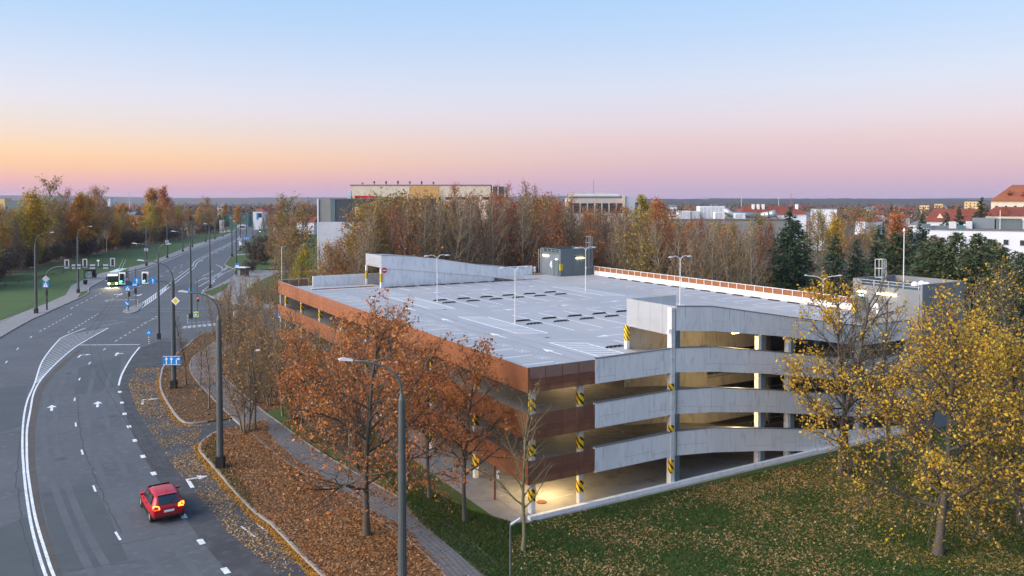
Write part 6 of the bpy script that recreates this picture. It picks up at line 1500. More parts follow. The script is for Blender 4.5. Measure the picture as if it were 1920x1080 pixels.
for x in (-1.6, 1.6):
    for y in (-.6, .7): bm.b2(x - .05, x + .05, y - .05, y + .05, 0, 2.5)
bm.build('frame', M['steel'], t); bm = MB(); bm.b2(-1.9, 1.9, -1.0, 1.0, 2.5, 2.66); bm.build('roof', M['white_metal'], t); bm = MB(); bm.b2(-1.55, 1.55, .68, .70, .25, 2.3); bm.build('rear_pane', M['glass'], t); bm = MB(); bm.b2(-1.3, 1.3, .2, .6, .42, .5); bm.build('bench', M['wood'], t)
t, P = pole_thing('bus_stop_flag', 'blue and white bus stop flag beside the right shelter', 'sign', (445, 518)); bm = MB(); bm.tube([(0, 0, 0), (0, 0, dz(494, P))], .05, 6); bm.build('post', M['steel'], t); o = sign_plate(t, (0, -.1, dz(498, P)), 1.2, 1.3, 'blue_sign'); z = dz(498, P); flat(o, 'white_band', [[(-.45, z - .25), (.45, z - .25), (.45, z + .1), (-.45, z + .1)]], -.125, 'white_sign')
# bins and a bench
for (bx, by, lab) in ((160, 534, 'black litter bin on the left pavement at the lay-by kerb'), (178, 521, 'dark litter bin right of the left bus shelter')):
    bm = MB(); bm.lathe((0, 0, 0), [(.30, 0), (.42, .2), (.50, .85), (.55, .95), (.45, 1.05)], 10); o = bm.build('litter_bin', M['black'], loc=at(bx, by)); o.location.z = KZ; tag(o, lab, 'bin')
t = thing('bench', 'pale bench on the left lawn edge beside the bin', 'bench', at(140, 530), .4); t.location.z = KZ
bm = MB()
for k in range(3): bm.b2(-.9, .9, -.25 + k * .17, -.12 + k * .17, .42, .46)
bm.build('seat', M['wood'], t); bm = MB(); bm.b2(-.75, -.65, -.2, .2, 0, .42); bm.build('leg', M['kerb'], t); bm = MB(); bm.b2(.65, .75, -.2, .2, 0, .42); bm.build('leg', M['kerb'], t)
# long rail fences along the wood edge
def rail_fence(label, pxs, h, off, step=4.2):
    line_ = resample(gpx(pxs), max(4, int(sum(math.dist(a, c) for a, c in zip(gpx(pxs), gpx(pxs)[1:])) / step)))
    t = thing('rail_fence', label, 'fence', (line_[0][0], line_[0][1], KZ - .03)); ox, oy = line_[0]
    n = 0
    for i, (x, y) in enumerate(line_):
        bm = MB(); bm.b2(-.06, .06, -.06, .06, 0, h); o = bm.build('fence_post', M['wood'], t, loc=(x - ox, y - oy, 0))
    for zr in (h * .5, h * .95):
        for p, q in zip(line_, line_[1:]):
            bm = MB(); bm.wall([(p[0] - ox, p[1] - oy), (q[0] - ox, q[1] - oy)], .07, zr - .07, zr + .05); bm.build('rail', M['wood'], t)
rail_fence('long weathered rail fence in front of the left roadside wood', [(-60, 540), (0, 524), (119, 493), (236, 470), (278, 462), (389, 440)], 1.3, 0, 7.0)
rail_fence('lower weathered rail along the brown bank of the left wood', [(-60, 558), (0, 541), (60, 527), (125, 512), (160, 502)], .9, 0, 6.0)
# sign post and white box at the front corner of the car park
t = thing('corner_post', 'rust-brown steel post with a small white box outside the left ground floor', 'post', gw(-.9, 5.6, 0)); t.location = at(928, 940); t.location.z = KZ
bm = MB(); bm.b2(-.07, .07, -.07, .07, 0, 2.3); bm.build('post', M['rust_solid'], t); bm = MB(); bm.b2(.09, .3, -.08, .08, 1.45, 2.0); bm.build('white_box', M['white_sign'], t)
bm = MB(); bm.lathe((0, 0, 0), [(.36, 0), (.36, .03), (.1, .04)], 20); o = bm.build('manhole_cover', M['rust_solid'], loc=gw(2.3, 2.0, .134)); tag(o, 'round rusty manhole cover on the lit ground floor near the corner', 'manhole cover')

# overhead trolley wires
def wire(label, pts, group):
    t = thing('overhead_wire', label, 'wire', pts[0], 0, group); bm = MB(); P0 = Vector(pts[0])
    bm.tube([Vector(p) - P0 for p in pts], .016, 4); bm.build('cable', M['black'], t); return t
for k, (dxk, lab) in enumerate(((-.35, 'left trolley contact wire over the right-hand carriageway'), (.35, 'right trolley contact wire over the right-hand carriageway'))):
    pp_ = [at(x, y) for x, y in ((300, 1060), (190, 820), (170, 720), (215, 630), (330, 530), (430, 455))]; wire(lab, [(p.x + dxk, p.y, 5.7) for p in pp_], 'trolley contact wires')
for k, (dxk, lab) in enumerate(((-.35, 'left trolley contact wire over the left-hand carriageway'), (.35, 'right trolley contact wire over the left-hand carriageway'))):
    pp_ = [at(x, y) for x, y in ((-300, 900), (0, 690), (110, 610), (200, 545), (330, 488), (440, 440))]; wire(lab, [(p.x + dxk, p.y, 5.7) for p in pp_], 'trolley contact wires')

# ================================================================== VEHICLES
def wheel(parent, x, y, r, w):
    bm = MB(); n = 18
    vs = []; fs = []
    prof = [(r * .62, -w / 2), (r * .95, -w / 2), (r, -w / 2 + .03), (r, w / 2 - .03), (r * .95, w / 2), (r * .62, w / 2)]
    for rr, yy in prof: vs += [(rr * math.cos(2 * math.pi * k / n), yy, rr * math.sin(2 * math.pi * k / n)) for k in range(n)]
    for i in range(len(prof) - 1):
        for k in range(n): a, b_ = i * n + k, i * n + (k + 1) % n; fs.append((a, a + n, b_ + n, b_))
    bm.add(vs, fs); o = bm.build('wheel', M['rubber'], parent, loc=(x, y, r), smooth=True)
    bm = MB(); bm.tube([(0, -w * .42, 0), (0, w * .42, 0)], r * .64, 14); bm.build('rim', M['galv'], o); return o
def loft(stations, name, mat, parent, sub=2):
    """stations: (x, [(y, z), ...]) half sections from bottom centre to top centre"""
    bm = MB(); n = len(stations[0][1]); vs = []
    for x, sec in stations:
        ring = [(x, y, z) for y, z in sec] + [(x, -y, z) for y, z in sec[::-1][1:-1]]; vs += ring
    k = 2 * n - 2; fs = []
    for i in range(len(stations) - 1):
        for j in range(k): a, b_ = i * k + j, i * k + (j + 1) % k; fs.append((a, b_, b_ + k, a + k))
    fs += [tuple(range(k))[::-1], tuple(range((len(stations) - 1) * k, len(stations) * k))]
    bm.add(vs, fs); o = bm.build(name, M[mat], parent, smooth=True)
    if sub: m_ = o.modifiers.new('s', 'SUBSURF'); m_.levels = 1; m_.render_levels = sub
    return o
SCL = 1.0
def car(label, loc, rz, body='car_red', lights=True, name='hatchback_car'):
    t = thing(name, label, 'car', loc, rz)          # faces +x
    W = .88
    def sec(w, zb, zs, zr, wr): return [(0, zb), (w * .8, zb), (w, zb + .14), (w * 1.0, zs - .16), (w * .965, zs), (wr, zr - .05), (wr * .8, zr), (0, zr + .015)]
    st = [(-2.06, sec(W * .80, .42, .78, .84, W * .66)), (-2.02, sec(W * .93, .30, .92, .99, W * .74)), (-1.86, sec(W * .97, .24, .96, 1.18, W * .72)), (-1.55, sec(W, .21, .97, 1.44, W * .70)), (-.9, sec(W, .20, .96, 1.50, W * .72)), (-.1, sec(W, .20, .94, 1.50, W * .72)), (.45, sec(W, .20, .92, 1.38, W * .70)), (1.0, sec(W, .20, .90, 1.04, W * .74)), (1.25, sec(W * .99, .21, .86, .94, W * .78)), (1.8, sec(W * .93, .23, .76, .82, W * .74)), (2.06, sec(W * .82, .28, .62, .68, W * .6))]
    b_ = loft(st, 'body', body, t)
    g = MB(); g.add([(-1.975, -.52, 1.04), (-1.975, .52, 1.04), (-1.60, .50, 1.43), (-1.60, -.50, 1.43)], [(0, 1, 2, 3)]); g.v = [(x - .035, y, z + .03) for x, y, z in g.v]; g.build('rear_window', M['glass'], t)
    g = MB(); g.add([(.52, -.56, 1.37), (1.0, -.62, 1.07), (1.0, .62, 1.07), (.52, .56, 1.37)], [(0, 1, 2, 3)]); g.v = [(x + .03, y, z + .035) for x, y, z in g.v]; g.build('windscreen', M['glass'], t)
    for s in (-1, 1):
        for (x0, x1, x2, x3) in ((-1.55, -.62, -.62, -1.25), (-.52, .62, .25, -.52)):
            g = MB(); q = [(x0, s * .865, 1.0), (x1, s * .865, 1.0), (x2, s * .68, 1.40), (x3, s * .68, 1.40)]; g.add(q if s < 0 else q[::-1], [(0, 1, 2, 3)]); g.build('side_window', M['glass'], t)
        m_ = MB(); m_.b2(.35, .55, s * .88, s * 1.06, .98, 1.12); m_.build('mirror', M[body], t, bevel=.03)
        l = MB(); l.add([(-2.05, s * .50, .84), (-2.03, s * .80, .82), (-1.90, s * .885, .84), (-1.88, s * .87, 1.04), (-1.93, s * .74, 1.06), (-1.99, s * .54, 1.0)], [(0, 1, 2, 3, 4, 5)] if s < 0 else [(5, 4, 3, 2, 1, 0)])
        l.v = [(x - .02, y * .93, z - .01) for x, y, z in l.v]; l.build('tail_light', M['taillight'] if lights else M['red_sign'], t)
        for x in (-1.32, 1.30): wheel(t, x, s * .80, .31, .2)
        l = MB(); l.add([(1.98, s * .42, .66), (1.80, s * .80, .68), (1.72, s * .82, .78), (1.92, s * .46, .76)], [(0, 1, 2, 3)] if s > 0 else [(3, 2, 1, 0)]); l.v = [(x + .05, y, z + .01) for x, y, z in l.v]; l.build('headlight', M['white_sign'], t)
    m_ = MB(); m_.b2(-2.105, -2.085, -.26, .26, .64, .75); m_.build('number_plate', M['white_sign'], t)
    m_ = MB(); m_.b2(-2.09, -1.9, -.78, .78, .30, .44); m_.build('rear_bumper', M['black'], t, bevel=.03)
    for s in (-1, 1):
        for x_ in (-.56, .50):
            m_ = MB(); m_.b2(x_ - .008, x_ + .008, s * .862, s * .872, .34, .92); m_.build('door_seam', M['black'], t)
        for x_ in (-.44, .32): m_ = MB(); m_.b2(x_ - .1, x_ + .06, s * .868, s * .892, .80, .83); m_.build('door_handle', M['black'], t)
        m_ = MB(); m_.b2(-1.0, 1.0, s * .80, s * .872, .20, .29); m_.build('sill', M['black'], t)
    m_ = MB(); m_.tube([(-2.03, .05, 1.06), (-1.84, -.3, 1.26)], .012, 5); m_.build('rear_wiper', M['black'], t)
    m_ = MB(); m_.b2(-1.70, -1.52, -.5, .5, 1.475, 1.50); m_.build('roof_spoiler', M[body], t, bevel=.01)
    m_ = MB(); m_.tube([(-1.3, 0, 1.49), (-1.5, 0, 1.68)], .012, 5); m_.build('aerial', M['black'], t)
    t.scale = (SCL, SCL, SCL); return t
p, q = at(335, 1002), at(272, 905); dd_ = (q - p)
SCL = 1.16
car('red hatchback with glowing tail lights driving in the right-hand lane', at(303, 958) + Vector((0, 0, .01)), math.atan2(dd_.y, dd_.x))
SCL = 1.0
for px_, py_, rz_, lab in ((428, 436, 2.6, 'white car parked at the far left end of the road'), (455, 431, .3, 'small white car crossing at the end of the road'), (421, 437, 2.4, 'pale car half hidden behind the white car at the road end')):
    car(lab, at(px_, py_), rz_, 'car_white', False, 'parked_car')
# trolleybus coming towards the camera
bp0, bp1 = at(212, 537.5), at(250, 519.5); bd_ = (bp0 - bp1).normalized(); brz = math.atan2(bd_.y, bd_.x)
bus = thing('trolleybus', 'green and white trolleybus with lit headlights in the left lay-by', 'bus', bp0 - bd_ * 5.8 + Vector((0, 0, .02)), brz)
def bsec(w, zb, zt): return [(0, zb), (w * .94, zb), (w, zb + .12), (w, zb + .9), (w, zt - .5), (w * .97, zt - .12), (w * .86, zt), (0, zt + .03)]
loft([(-5.9, bsec(1.2, .45, 2.95)), (-5.8, bsec(1.26, .34, 3.0)), (0, bsec(1.27, .32, 3.02)), (5.6, bsec(1.27, .32, 3.02)), (5.95, bsec(1.2, .36, 2.95)), (6.02, bsec(1.1, .5, 2.8))], 'body', 'bus_dark', bus, 1)
bm = MB(); bm.b2(6.00, 6.07, -1.12, 1.12, 1.12, 2.52); bm.build('windscreen', M['glass'], bus, bevel=.05)
bm = MB(); bm.b2(5.99, 6.09, -1.22, 1.22, .38, 1.08); bm.build('front_panel', M['bus_green'], bus, bevel=.05)
bm = MB(); bm.b2(5.98, 6.09, -1.05, 1.05, 2.58, 2.86); bm.build('destination_display', M['display'], bus)
bm = MB(); bm.b2(5.5, 6.0, -1.22, 1.22, 2.90, 3.12); bm.build('roof_brow', M['bus_white'], bus, bevel=.06)
bm = MB(); bm.b2(-4.6, 4.6, -1.0, 1.0, 3.03, 3.5); bm.build('roof_fairing', M['bus_white'], bus, bevel=.12)
for s in (-1, 1):
    bm = MB(); bm.b2(-4.7, 4.7, s * 1.03, s * 1.20, 2.78, 3.42); bm.build('roof_side_fairing', M['bus_green'], bus, bevel=.06)
    bm = MB(); bm.tube([(6.06, s * .82, .78), (6.12, s * .82, .78)], .19, 14); bm.build('headlight', M['headlight'], bus)
    bm = MB(); bm.b2(5.9, 6.1, s * 1.3, s * 1.5, 1.7, 2.4); bm.build('mirror', M['black'], bus)
    for i in range(6): bm = MB(); bm.b2(-5.4 + i * 1.8, -3.75 + i * 1.8, s * 1.265, s * 1.285, 1.2, 2.4); bm.build('side_window', M['glass'], bus)
    bm = MB(); bm.b2(-5.7, 5.7, s * 1.268, s * 1.29, .45, 1.1); bm.build('side_panel', M['bus_white'], bus)
    for x in (-3.2, 3.1): wheel(bus, x, s * 1.14, .48, .28)
    bm = MB(); bm.tube([(-2.2, s * .35, 3.5), (-5.2, s * .33, 4.6), (-8.2, s * .31, 5.66)], [.05, .04, .03], 6); o = bm.build('trolley_pole', M['lampgrey'], bus); bm = MB(); bm.b2(-8.5, -8.1, s * .31 - .06, s * .31 + .06, 5.62, 5.72); bm.build('collector_shoe', M['black'], o)
    ld = bpy.data.lights.new('headlight_beam', 'SPOT'); ld.energy = 900; ld.color = (1, .82, .5); ld.spot_size = math.radians(56); ld.spot_blend = .6; ld.shadow_soft_size = .15
    l = bpy.data.objects.new('headlight_beam', ld); COL.objects.link(l); l.parent = bus; l.location = (6.2, s * .82, .85); l.rotation_euler = Vector((-1, 0, .22)).to_track_quat('Z', 'Y').to_euler()
bm = MB(); bm.b2(6.09, 6.11, -.26, .26, .48, .6); bm.build('number_plate', M['white_sign'], bus)
bm = MB(); bm.tube([(0, 0, 3.5), (-2.2, 0, 3.62)], .1, 6); bm.b2(-2.5, -1.9, -.5, .5, 3.5, 3.62); bm.build('pole_base', M['lampgrey'], bus)

# ================================================================== BUILDINGS AROUND
def block(name, label, px0, px1, Y, top_px, mat, depth=18, rz=0.0, cat='building', group=None, roof='greyroof', z0=0, cap=.3):
    """box building whose near face runs from px0 to px1 at distance Y"""
    x0, x1 = far(px0, Y).x, far(px1, Y).x; w = x1 - x0; h = zat(top_px, Y)
    if px0 > 1400 and rz == 0: rz = -math.atan((px0 - CX) / FPX)
    t = thing(name, label, cat, (x0, Y, 0), rz, group)
    bm = MB(); bm.b2(0, w, 0, depth, z0, h); bm.build('wall', M[mat], t)
    bm = MB(); bm.b2(-.15, w + .15, -.15, depth + .15, h + .003, h + cap); r = bm.build('roof', M[roof], t)
    return t, w, h, r
def window(t, x, z, w, h, y=0, mat='windowdark', fr='white_metal'):
    bm = MB(); bm.b2(x - w / 2 - .1, x + w / 2 + .1, y - .06, y - .005, z - h / 2 - .1, z + h / 2 + .1); o = bm.build('window', M[fr], t)
    bm = MB(); bm.b2(x - w / 2, x + w / 2, y - .09, y - .062, z - h / 2, z + h / 2); bm.build('pane', M[mat], o)
def gable(name, label, px0, px1, Y, eave_px, ridge_px, wall, roof, depth=14, hip=0.0, group=None, rz=0.0, chimney=()):
    x0, x1 = far(px0, Y).x, far(px1, Y).x; w = x1 - x0; he, hr = zat(eave_px, Y), zat(ridge_px, Y)
    if px0 > 1400 and rz == 0: rz = -math.atan((px0 - CX) / FPX)
    t = thing(name, label, 'house', (x0, Y, 0), rz, group); bm = MB(); bm.b2(0, w, 0, depth, 0, he); bm.build('wall', M[wall], t)
    i = hip * w; o_ = .5; v = [(-o_, -o_, he), (w + o_, -o_, he), (w + o_, depth + o_, he), (-o_, depth + o_, he), (i, depth / 2, hr), (w - i, depth / 2, hr)]
    bm = MB(); bm.add(v, [(0, 1, 5, 4), (2, 3, 4, 5), (1, 2, 5), (3, 0, 4), (3, 2, 1, 0)]); r = bm.build('roof', M[roof], t)
    for cx_ in chimney: c = MB(); c.b2(cx_ * w - .5, cx_ * w + .5, depth * .3, depth * .3 + 1, he + (hr - he) * .4, hr + .9); c.build('chimney', M['white_sign'], r)
    return t, w, he, hr, r
# long cream building on the rise
t, w, h, r = block('long_building', 'long cream building rising behind the trees, with antennas on its roof', 657, 920, 265, 348, 'cream', 22)
for k in range(11): window(t, 4 + k * 4.1, h - 4.2, 2.6, .9)
bm = MB(); bm.b2(w * .42, w * .63, -.12, -.01, h - 6.5, h + .1); bm.build('ochre_panel', M['ochre'], t)
for k in range(14):
    x = 3.5 + k * 1.7 + (k * 53 % 7) * .55; bm = MB(); hh = .3 + (k * 37 % 10) * .07; bm.b2(x - .05, x + .05, 3, 3.1, h + .3, h + .3 + hh); bm.add([(x - .3, 2.9, h + .3 + hh), (x + .3, 2.7, h + .2 + hh), (x + .35, 2.9, h + .7 + hh), (x - .25, 3.1, h + .8 + hh)], [(0, 1, 2, 3)]); bm.build('antenna', M['black'], r)
bm = MB(); bm.b2(w + .003, w + 5.0, .5, 14, 0, h - .3); o = bm.build('glass_wing', M['darkwall'], t)
for x in (w + .4, w + 2.3, w + 4.6): bm = MB(); bm.b2(x, x + .3, .2, .49, 0, h); bm.build('wing_post', M['white_metal'], o)
bm = MB(); bm.b2(w + 5, w + 9, .2, .4, h - 2.2, h - 2.0); bm.b2(w + 8.8, w + 9, .2, .4, h - 9, h - 2.0); bm.build('wing_frame', M['white_metal'], o)
# dark grey building left
t, w, h, r = block('dark_building', 'dark blue building with a grey corner and pale lower wall behind the far ramp', 620, 800, 205, 374, 'darkwall', 25)
bm = MB(); bm.b2(-3.0, -.003, 0, 18, 0, h); bm.build('corner_block', M['greywall'], t); bm = MB(); bm.b2(-.002, 1.2, -.12, -.005, h - 10, h); bm.build('teal_strip', M['bluegrey'], t)
bm = MB(); bm.b2(-3.1, 9, -.3, -.13, 0, zat(416, 205)); bm.build('pale_base', M['lightwall'], t); bm = MB(); bm.b2(-3.4, -3.05, -.3, .3, 0, h + .2); bm.build('white_edge', M['white_metal'], t)
window(t, 7.2, zat(397, 205), 1.8, 2.2, -.01, 'ochre'); bm = MB(); bm.b2(3.4, 4.4, 4, 5, h + .3, h + 2.2); bm.build('chimney', M['lightwall'], r); bm = MB(); bm.b2(5, 9.8, 6, 8, h + .3, h + 1.0); bm.build('red_canopy', M['red_sign'], r)
# beige building, right of centre
t, w, h, r = block('beige_building', 'low beige building with a deep dark window band and pipes on its roof', 1068, 1170, 300, 371, 'beige', 26)
bm = MB(); bm.b2(0.5, w - .5, -.2, -.01, h - 5.6, h - 2.0); o = bm.build('window_band', M['windowdark'], t)
for k in range(7): bm = MB(); bm.b2(1 + k * 2.7, 1.5 + k * 2.7, -.3, -.21, h - 5.6, h - 2.0); bm.build('mullion', M['beige'], o)
bm = MB(); bm.b2(w - .6, w + .4, -.5, 0.3, 0, h + 1.0); bm.build('corner_pier', M['cream'], t); bm = MB(); bm.b2(w + .41, w + 6.5, 0, 20, 0, h + .2); bm.build('side_block', M['lightwall'], t); bm = MB(); bm.b2(w + 4.2, w + 5.4, -.1, -.005, h - 6, h - 1.6); bm.build('side_window', M['windowdark'], t)
for k in range(6): bm = MB(); bm.tube([(1 + k * 3, 4, h + .8), (4 + k * 3, 4, h + .8)], .45 + .1 * (k % 3), 8); bm.build('roof_pipe', M['lampgrey'], r)
bm = MB(); bm.b2(0, w - 3, 8, 9, h + .3, h + 2.0); bm.build('roof_screen', M['cream'], r); bm = MB(); bm.tube([(9.5, 5, h), (9.5, 5, h + 7)], .06, 5); bm.build('roof_mast', M['steel'], r)
# flat roof with air handling units
t, w, h, r = block('plant_building', 'flat dark-roofed building crowded with white air handling units', 1252, 1476, 225, 413, 'greywall', 30)
def unit(x0, x1, z1, d0, d1, mat='white_metal', nm='air_handler'):
    bm = MB(); bm.b2(x0, x1, d0, d1, h + .31, h + z1); o = bm.build(nm, M[mat], r, bevel=.08)
    for i in range(max(1, int((x1 - x0) / 1.1))): b2 = MB(); b2.b2(x0 + .12 + i * 1.1, x0 + .95 + i * 1.1, d0 - .03, d0 - .004, h + .5, h + z1 - .25); b2.build('service_panel', M['lampgrey'], o)
K = 225 / 1500
unit((1275 - 1252) * K, (1298 - 1252) * K, 2.6, 2, 5); unit((1299 - 1252) * K, (1316 - 1252) * K, 2.5, 2.4, 5, 'lampgrey'); unit((1318 - 1252) * K, (1366 - 1252) * K, 3.9, 4, 8); unit((1342 - 1252) * K, (1361 - 1252) * K, 2.3, 1, 3)
unit((1382 - 1252) * K, (1402 - 1252) * K, 1.9, 2, 4); unit((1258 - 1252) * K, (1276 - 1252) * K, 1.5, 2, 4, 'lampgrey')
bm = MB(); bm.tube([((1364 - 1252) * K, 5, h + 3.0), ((1380 - 1252) * K, 4.5, h + 1.6), ((1432 - 1252) * K, 4, h + 1.2)], [1.0, .8, .8], 12); bm.build('duct', M['galv'], r, smooth=True)
bm = MB(); bm.tube([((1434 - 1252) * K, 3.5, h + 1.2), ((1452 - 1252) * K, 3, h + 1.6), ((1458 - 1252) * K, 2.2, h + 1.9)], [.9, 1.0, 1.1], 14); bm.build('fan_duct', M['galv'], r, smooth=True); bm = MB(); bm.tube([((1446 - 1252) * K, 3.1, h + 1.5), ((1448 - 1252) * K, 3.05, h + 1.55)], 1.06, 14); bm.build('blue_band', M['teal'], r)
for k in range(8): bm = MB(); bm.b2(1 + k * 3.2, 1.06 + k * 3.2, .2, .26, h + .3, h + 1.1); bm.build('railing_post', M['galv'], r)
# red roofs behind it
t, w, he, hr, r = gable('red_roofed_house', 'long red-roofed house with white dormer chimneys behind the air handling units', 1394, 1512, 340, 402, 387, 'whitewall', 'redroof', 12, .06, chimney=(.2, .28, .36, .9))
block('white_hall', 'white flat hall right of the long red roof', 1520, 1566, 330, 392, 'whitewall', 15)
gable('orange_house', 'small orange-roofed house behind the conifers', 1470, 1500, 400, 400, 391, 'cream', 'orangeroof', 10)
# white building on the right with roof plant
t, w, h, r = block('white_building', 'white building with a row of small windows and plant rooms on its roof', 1744, 1990, 172, 431, 'whitewall', 24, cap=.25)
for k in range(9): window(t, 2.4 + k * 2.9, h - 2.1 - .06 * k, .85, 1.05, 0, 'windowdark', 'lampgrey')
for k in range(9): window(t, 2.4 + k * 2.9, h - 5.4, .85, 1.3, 0, 'windowdark', 'lampgrey')
bm = MB(); bm.tube([(5.0, -.02, h - .95), (5.0, -.12, h - .95)], .42, 16); o = bm.build('round_emblem', M['steel'], t); bm = MB(); bm.tube([(5.0, -.121, h - .95), (5.0, -.135, h - .95)], .26, 12); bm.build('emblem_centre', M['whitewall'], o)
def rp(px0, px1, top, mat, nm, d0=3, d1=6):
    bm = MB(); bm.b2((px0 - 1744) * 172 / 1500, (px1 - 1744) * 172 / 1500, d0, d1, h + .255, zat(top, 172)); return bm.build(nm, M[mat], r, bevel=.05)
rp(1730, 1745, 421, 'bluegrey', 'plant_box'); rp(1748, 1772, 424, 'cladding', 'plant_box', 4, 6); rp(1776, 1788, 416, 'lampgrey', 'air_handler'); rp(1790, 1800, 422, 'teal', 'fan_unit', 2, 3); rp(1804, 1814, 415, 'lampgrey', 'air_handler'); rp(1816, 1851, 409, 'cladding_light', 'plant_room', 5, 9); rp(1853, 1893, 409.5, 'cladding', 'plant_room', 4, 9); rp(1893.5, 1898, 412, 'white_metal', 'plant_door', 4.5, 6); rp(1904, 1930, 419, 'white_metal', 'vent_row', 4, 7)
bm = MB(); bm.tube([(13.1, 3, h), (13.1, 3, zat(394, 172))], .07, 6); bm.build('roof_mast', M['white_metal'], r)
for k in range(12): bm = MB(); bm.b2(12.8 + k * .42, 13.0 + k * .42, 3.6, 3.8, zat(409.3, 172), zat(406.5, 172)); bm.build('vent_pipe', M['cream'], r)
# red roofed mansions
t, w, he, hr, r = gable('mansion', 'large mansion with a steep orange-red roof at the right edge', 1858, 1990, 265, 377, 346, 'cream', 'orangeroof', 22, .26)
for (x, z) in ((5.2, .45), (9, .35), (10.6, .5)): d_ = MB(); d_.add([(x - .6, 2.5, he + (hr - he) * z), (x + .6, 2.5, he + (hr - he) * z), (x, 2.4, he + (hr - he) * z + 1.2), (x - .6, 6, he + (hr - he) * z), (x + .6, 6, he + (hr - he) * z), (x, 6, he + (hr - he) * z + 1.2)], [(0, 1, 2), (0, 2, 5, 3), (1, 4, 5, 2)]); d_.build('dormer', M['redroof'], r)
for k in range(4): window(t, 1.6 + k * 2.6, he - 2.0, .8, 1.0)
t, w, he, hr, r = gable('red_roofed_house', 'long low house with a red hipped roof below the far yellow blocks', 1738, 1850, 245, 415, 392, 'whitewall', 'redroof', 16, .1)
d_ = MB(); x = 3.6; d_.add([(x - .9, 1.2, he + 1), (x + .9, 1.2, he + 1), (x, 1.1, he + 2.4), (x - .9, 6, he + 1), (x + .9, 6, he + 1), (x, 6, he + 2.4)], [(0, 1, 2), (0, 2, 5, 3), (1, 4, 5, 2)]); d_.build('dormer', M['cream'], r)
t, w, he, hr, r = gable('red_roofed_house', 'dark red hipped roof with a gable right of the spruces', 1848, 1925, 225, 404, 388, 'cream', 'redroof', 14, .2)
d_ = MB(); x = 4.2; d_.add([(x - 1.6, -.3, he + .2), (x + 1.6, -.3, he + .2), (x, -.4, he + 2.6), (x - 1.6, 6, he + .2), (x + 1.6, 6, he + .2), (x, 6, he + 2.6)], [(0, 1, 2), (0, 2, 5, 3), (1, 4, 5, 2)]); d_.build('gable_front', M['redroof'], r)
# yellow slab blocks and pale houses on the far slope
for (a, c, Y, top, mat, lab) in ((1808, 1834, 900, 378, 'yellowwall', 'yellow slab block on the far slope beside the tall spruce'), (1724, 1740, 950, 385, 'yellowwall', 'yellow slab block on the far slope, farthest left'), (1752, 1766, 1000, 382.5, 'yellowwall', 'small yellow block between the pale houses on the far slope')):
    t, w, h, r = block('slab_block', lab, a, c, Y, top, mat, 14)
    for k in range(4):
        for j in range(3): window(t, w * (k + .5) / 4, h - 2.2 - j * 3.0, 1.4, 1.4, 0)
rb = random.Random(77)
def ok_town(px, d): return not (395 < px < 480 and d < 800)
n = 0
while n < 95:
    px = rb.choice([rb.uniform(-10, 540), rb.uniform(1480, 1860), rb.uniform(1240, 1500)]); d = 430 * math.exp(rb.random() * 1.35)
    if not ok_town(px, d): continue
    w = rb.uniform(9, 20) / d * 1500; hgt = rb.uniform(5, 9.5); ez = 375 + (20.7 - hgt) * 1500 / d; rid = ez - rb.uniform(2.5, 4.5) * 1500 / d
    wall = rb.choice(['whitewall', 'whitewall', 'cream', 'beige', 'yellowwall', 'lightwall']); roof = rb.choice(['redroof', 'redroof', 'orangeroof', 'greyroof', 'greyroof'])
    side = 'left of the road' if px < 560 else 'below the right hills'
    gable('town_house', 'small %s house with a %s roof in the town %s' % ({'whitewall': 'white', 'cream': 'cream', 'beige': 'beige', 'yellowwall': 'yellow', 'lightwall': 'pale grey'}[wall], {'redroof': 'red', 'orangeroof': 'orange', 'greyroof': 'grey'}[roof], side), px, px + w, d, ez, rid, wall, roof, rb.uniform(8, 14), 0, 'small houses of the far town', rb.uniform(-.4, .4)); n += 1
# things at the end of the road
t, w, h, r = block('white_house', 'white and blue flat-roofed house above the road end', 474, 492, 560, 397, 'whitewall', 12); bm = MB(); bm.b2(2.6, 3.8, -.2, -.01, h - 5.5, h - .8); bm.build('blue_strip', M['blue_sign'], t); bm = MB(); bm.b2(3.81, w - .5, -.2, -.01, h - 4, h - 1); bm.build('window_band', M['windowdark'], t)
gable('gabled_house', 'cream gabled house with a red roof beside the road end', 503, 520, 640, 401, 389, 'cream', 'redroof', 14, 0, rz=1.2)
gable('domed_house', 'pale house with a grey hipped roof left of the road end', 407, 424, 1000, 388, 379, 'beige', 'greyroof', 12, .35)
t, w, h, r = block('tarpaulin_hall', 'long dark green hall across the end of the road', 409, 466, 620, 404, 'teal', 10, roof='teal')
for k in range(9): bm = MB(); bm.b2(k * w / 9 + .1, (k + 1) * w / 9 - .1, -.1, -.01, 0, h - .3); bm.build('wall_panel', M['teal'], t)
bm = MB(); bm.b2(0, 2.8, 0, .3, 1.2, 9.0); bm.b2(1.3, 1.5, .1, .2, 0, 1.2); o = bm.build('billboard', pm('billboard', (.62, .58, .58), (.05, .04, .06), .9, .5), loc=far(411, 470)); tag(o, 'billboard with a dark and pale poster at the far left road edge', 'billboard')
t, w, h, r = block('white_gateway', 'low white gateway building at the end of the road', 445, 460, 600, 421, 'whitewall', 6); bm = MB(); bm.b2(1.6, w - .6, -.2, -.01, 0, h - 1.0); bm.build('opening', M['black'], t)
for (px, Y, w_, top, mat, lab) in ((0, 900, 9, 372.5, 'yellowwall', 'pale yellow block at the left edge of the horizon'), (14, 760, 36, 376.5, 'bluegrey', 'long low blue-grey hall on the left horizon'), (47, 1300, 7, 370.5, 'whitewall', 'tiny white block on the left horizon'), (202, 1200, 5, 372.5, 'whitewall', 'tiny white block above the left wood'), (347, 640, 6, 403, 'whitewall', 'narrow white shed behind the road bend, left')):
    block('far_block', lab, px, px + w_, Y, top, mat, 12)
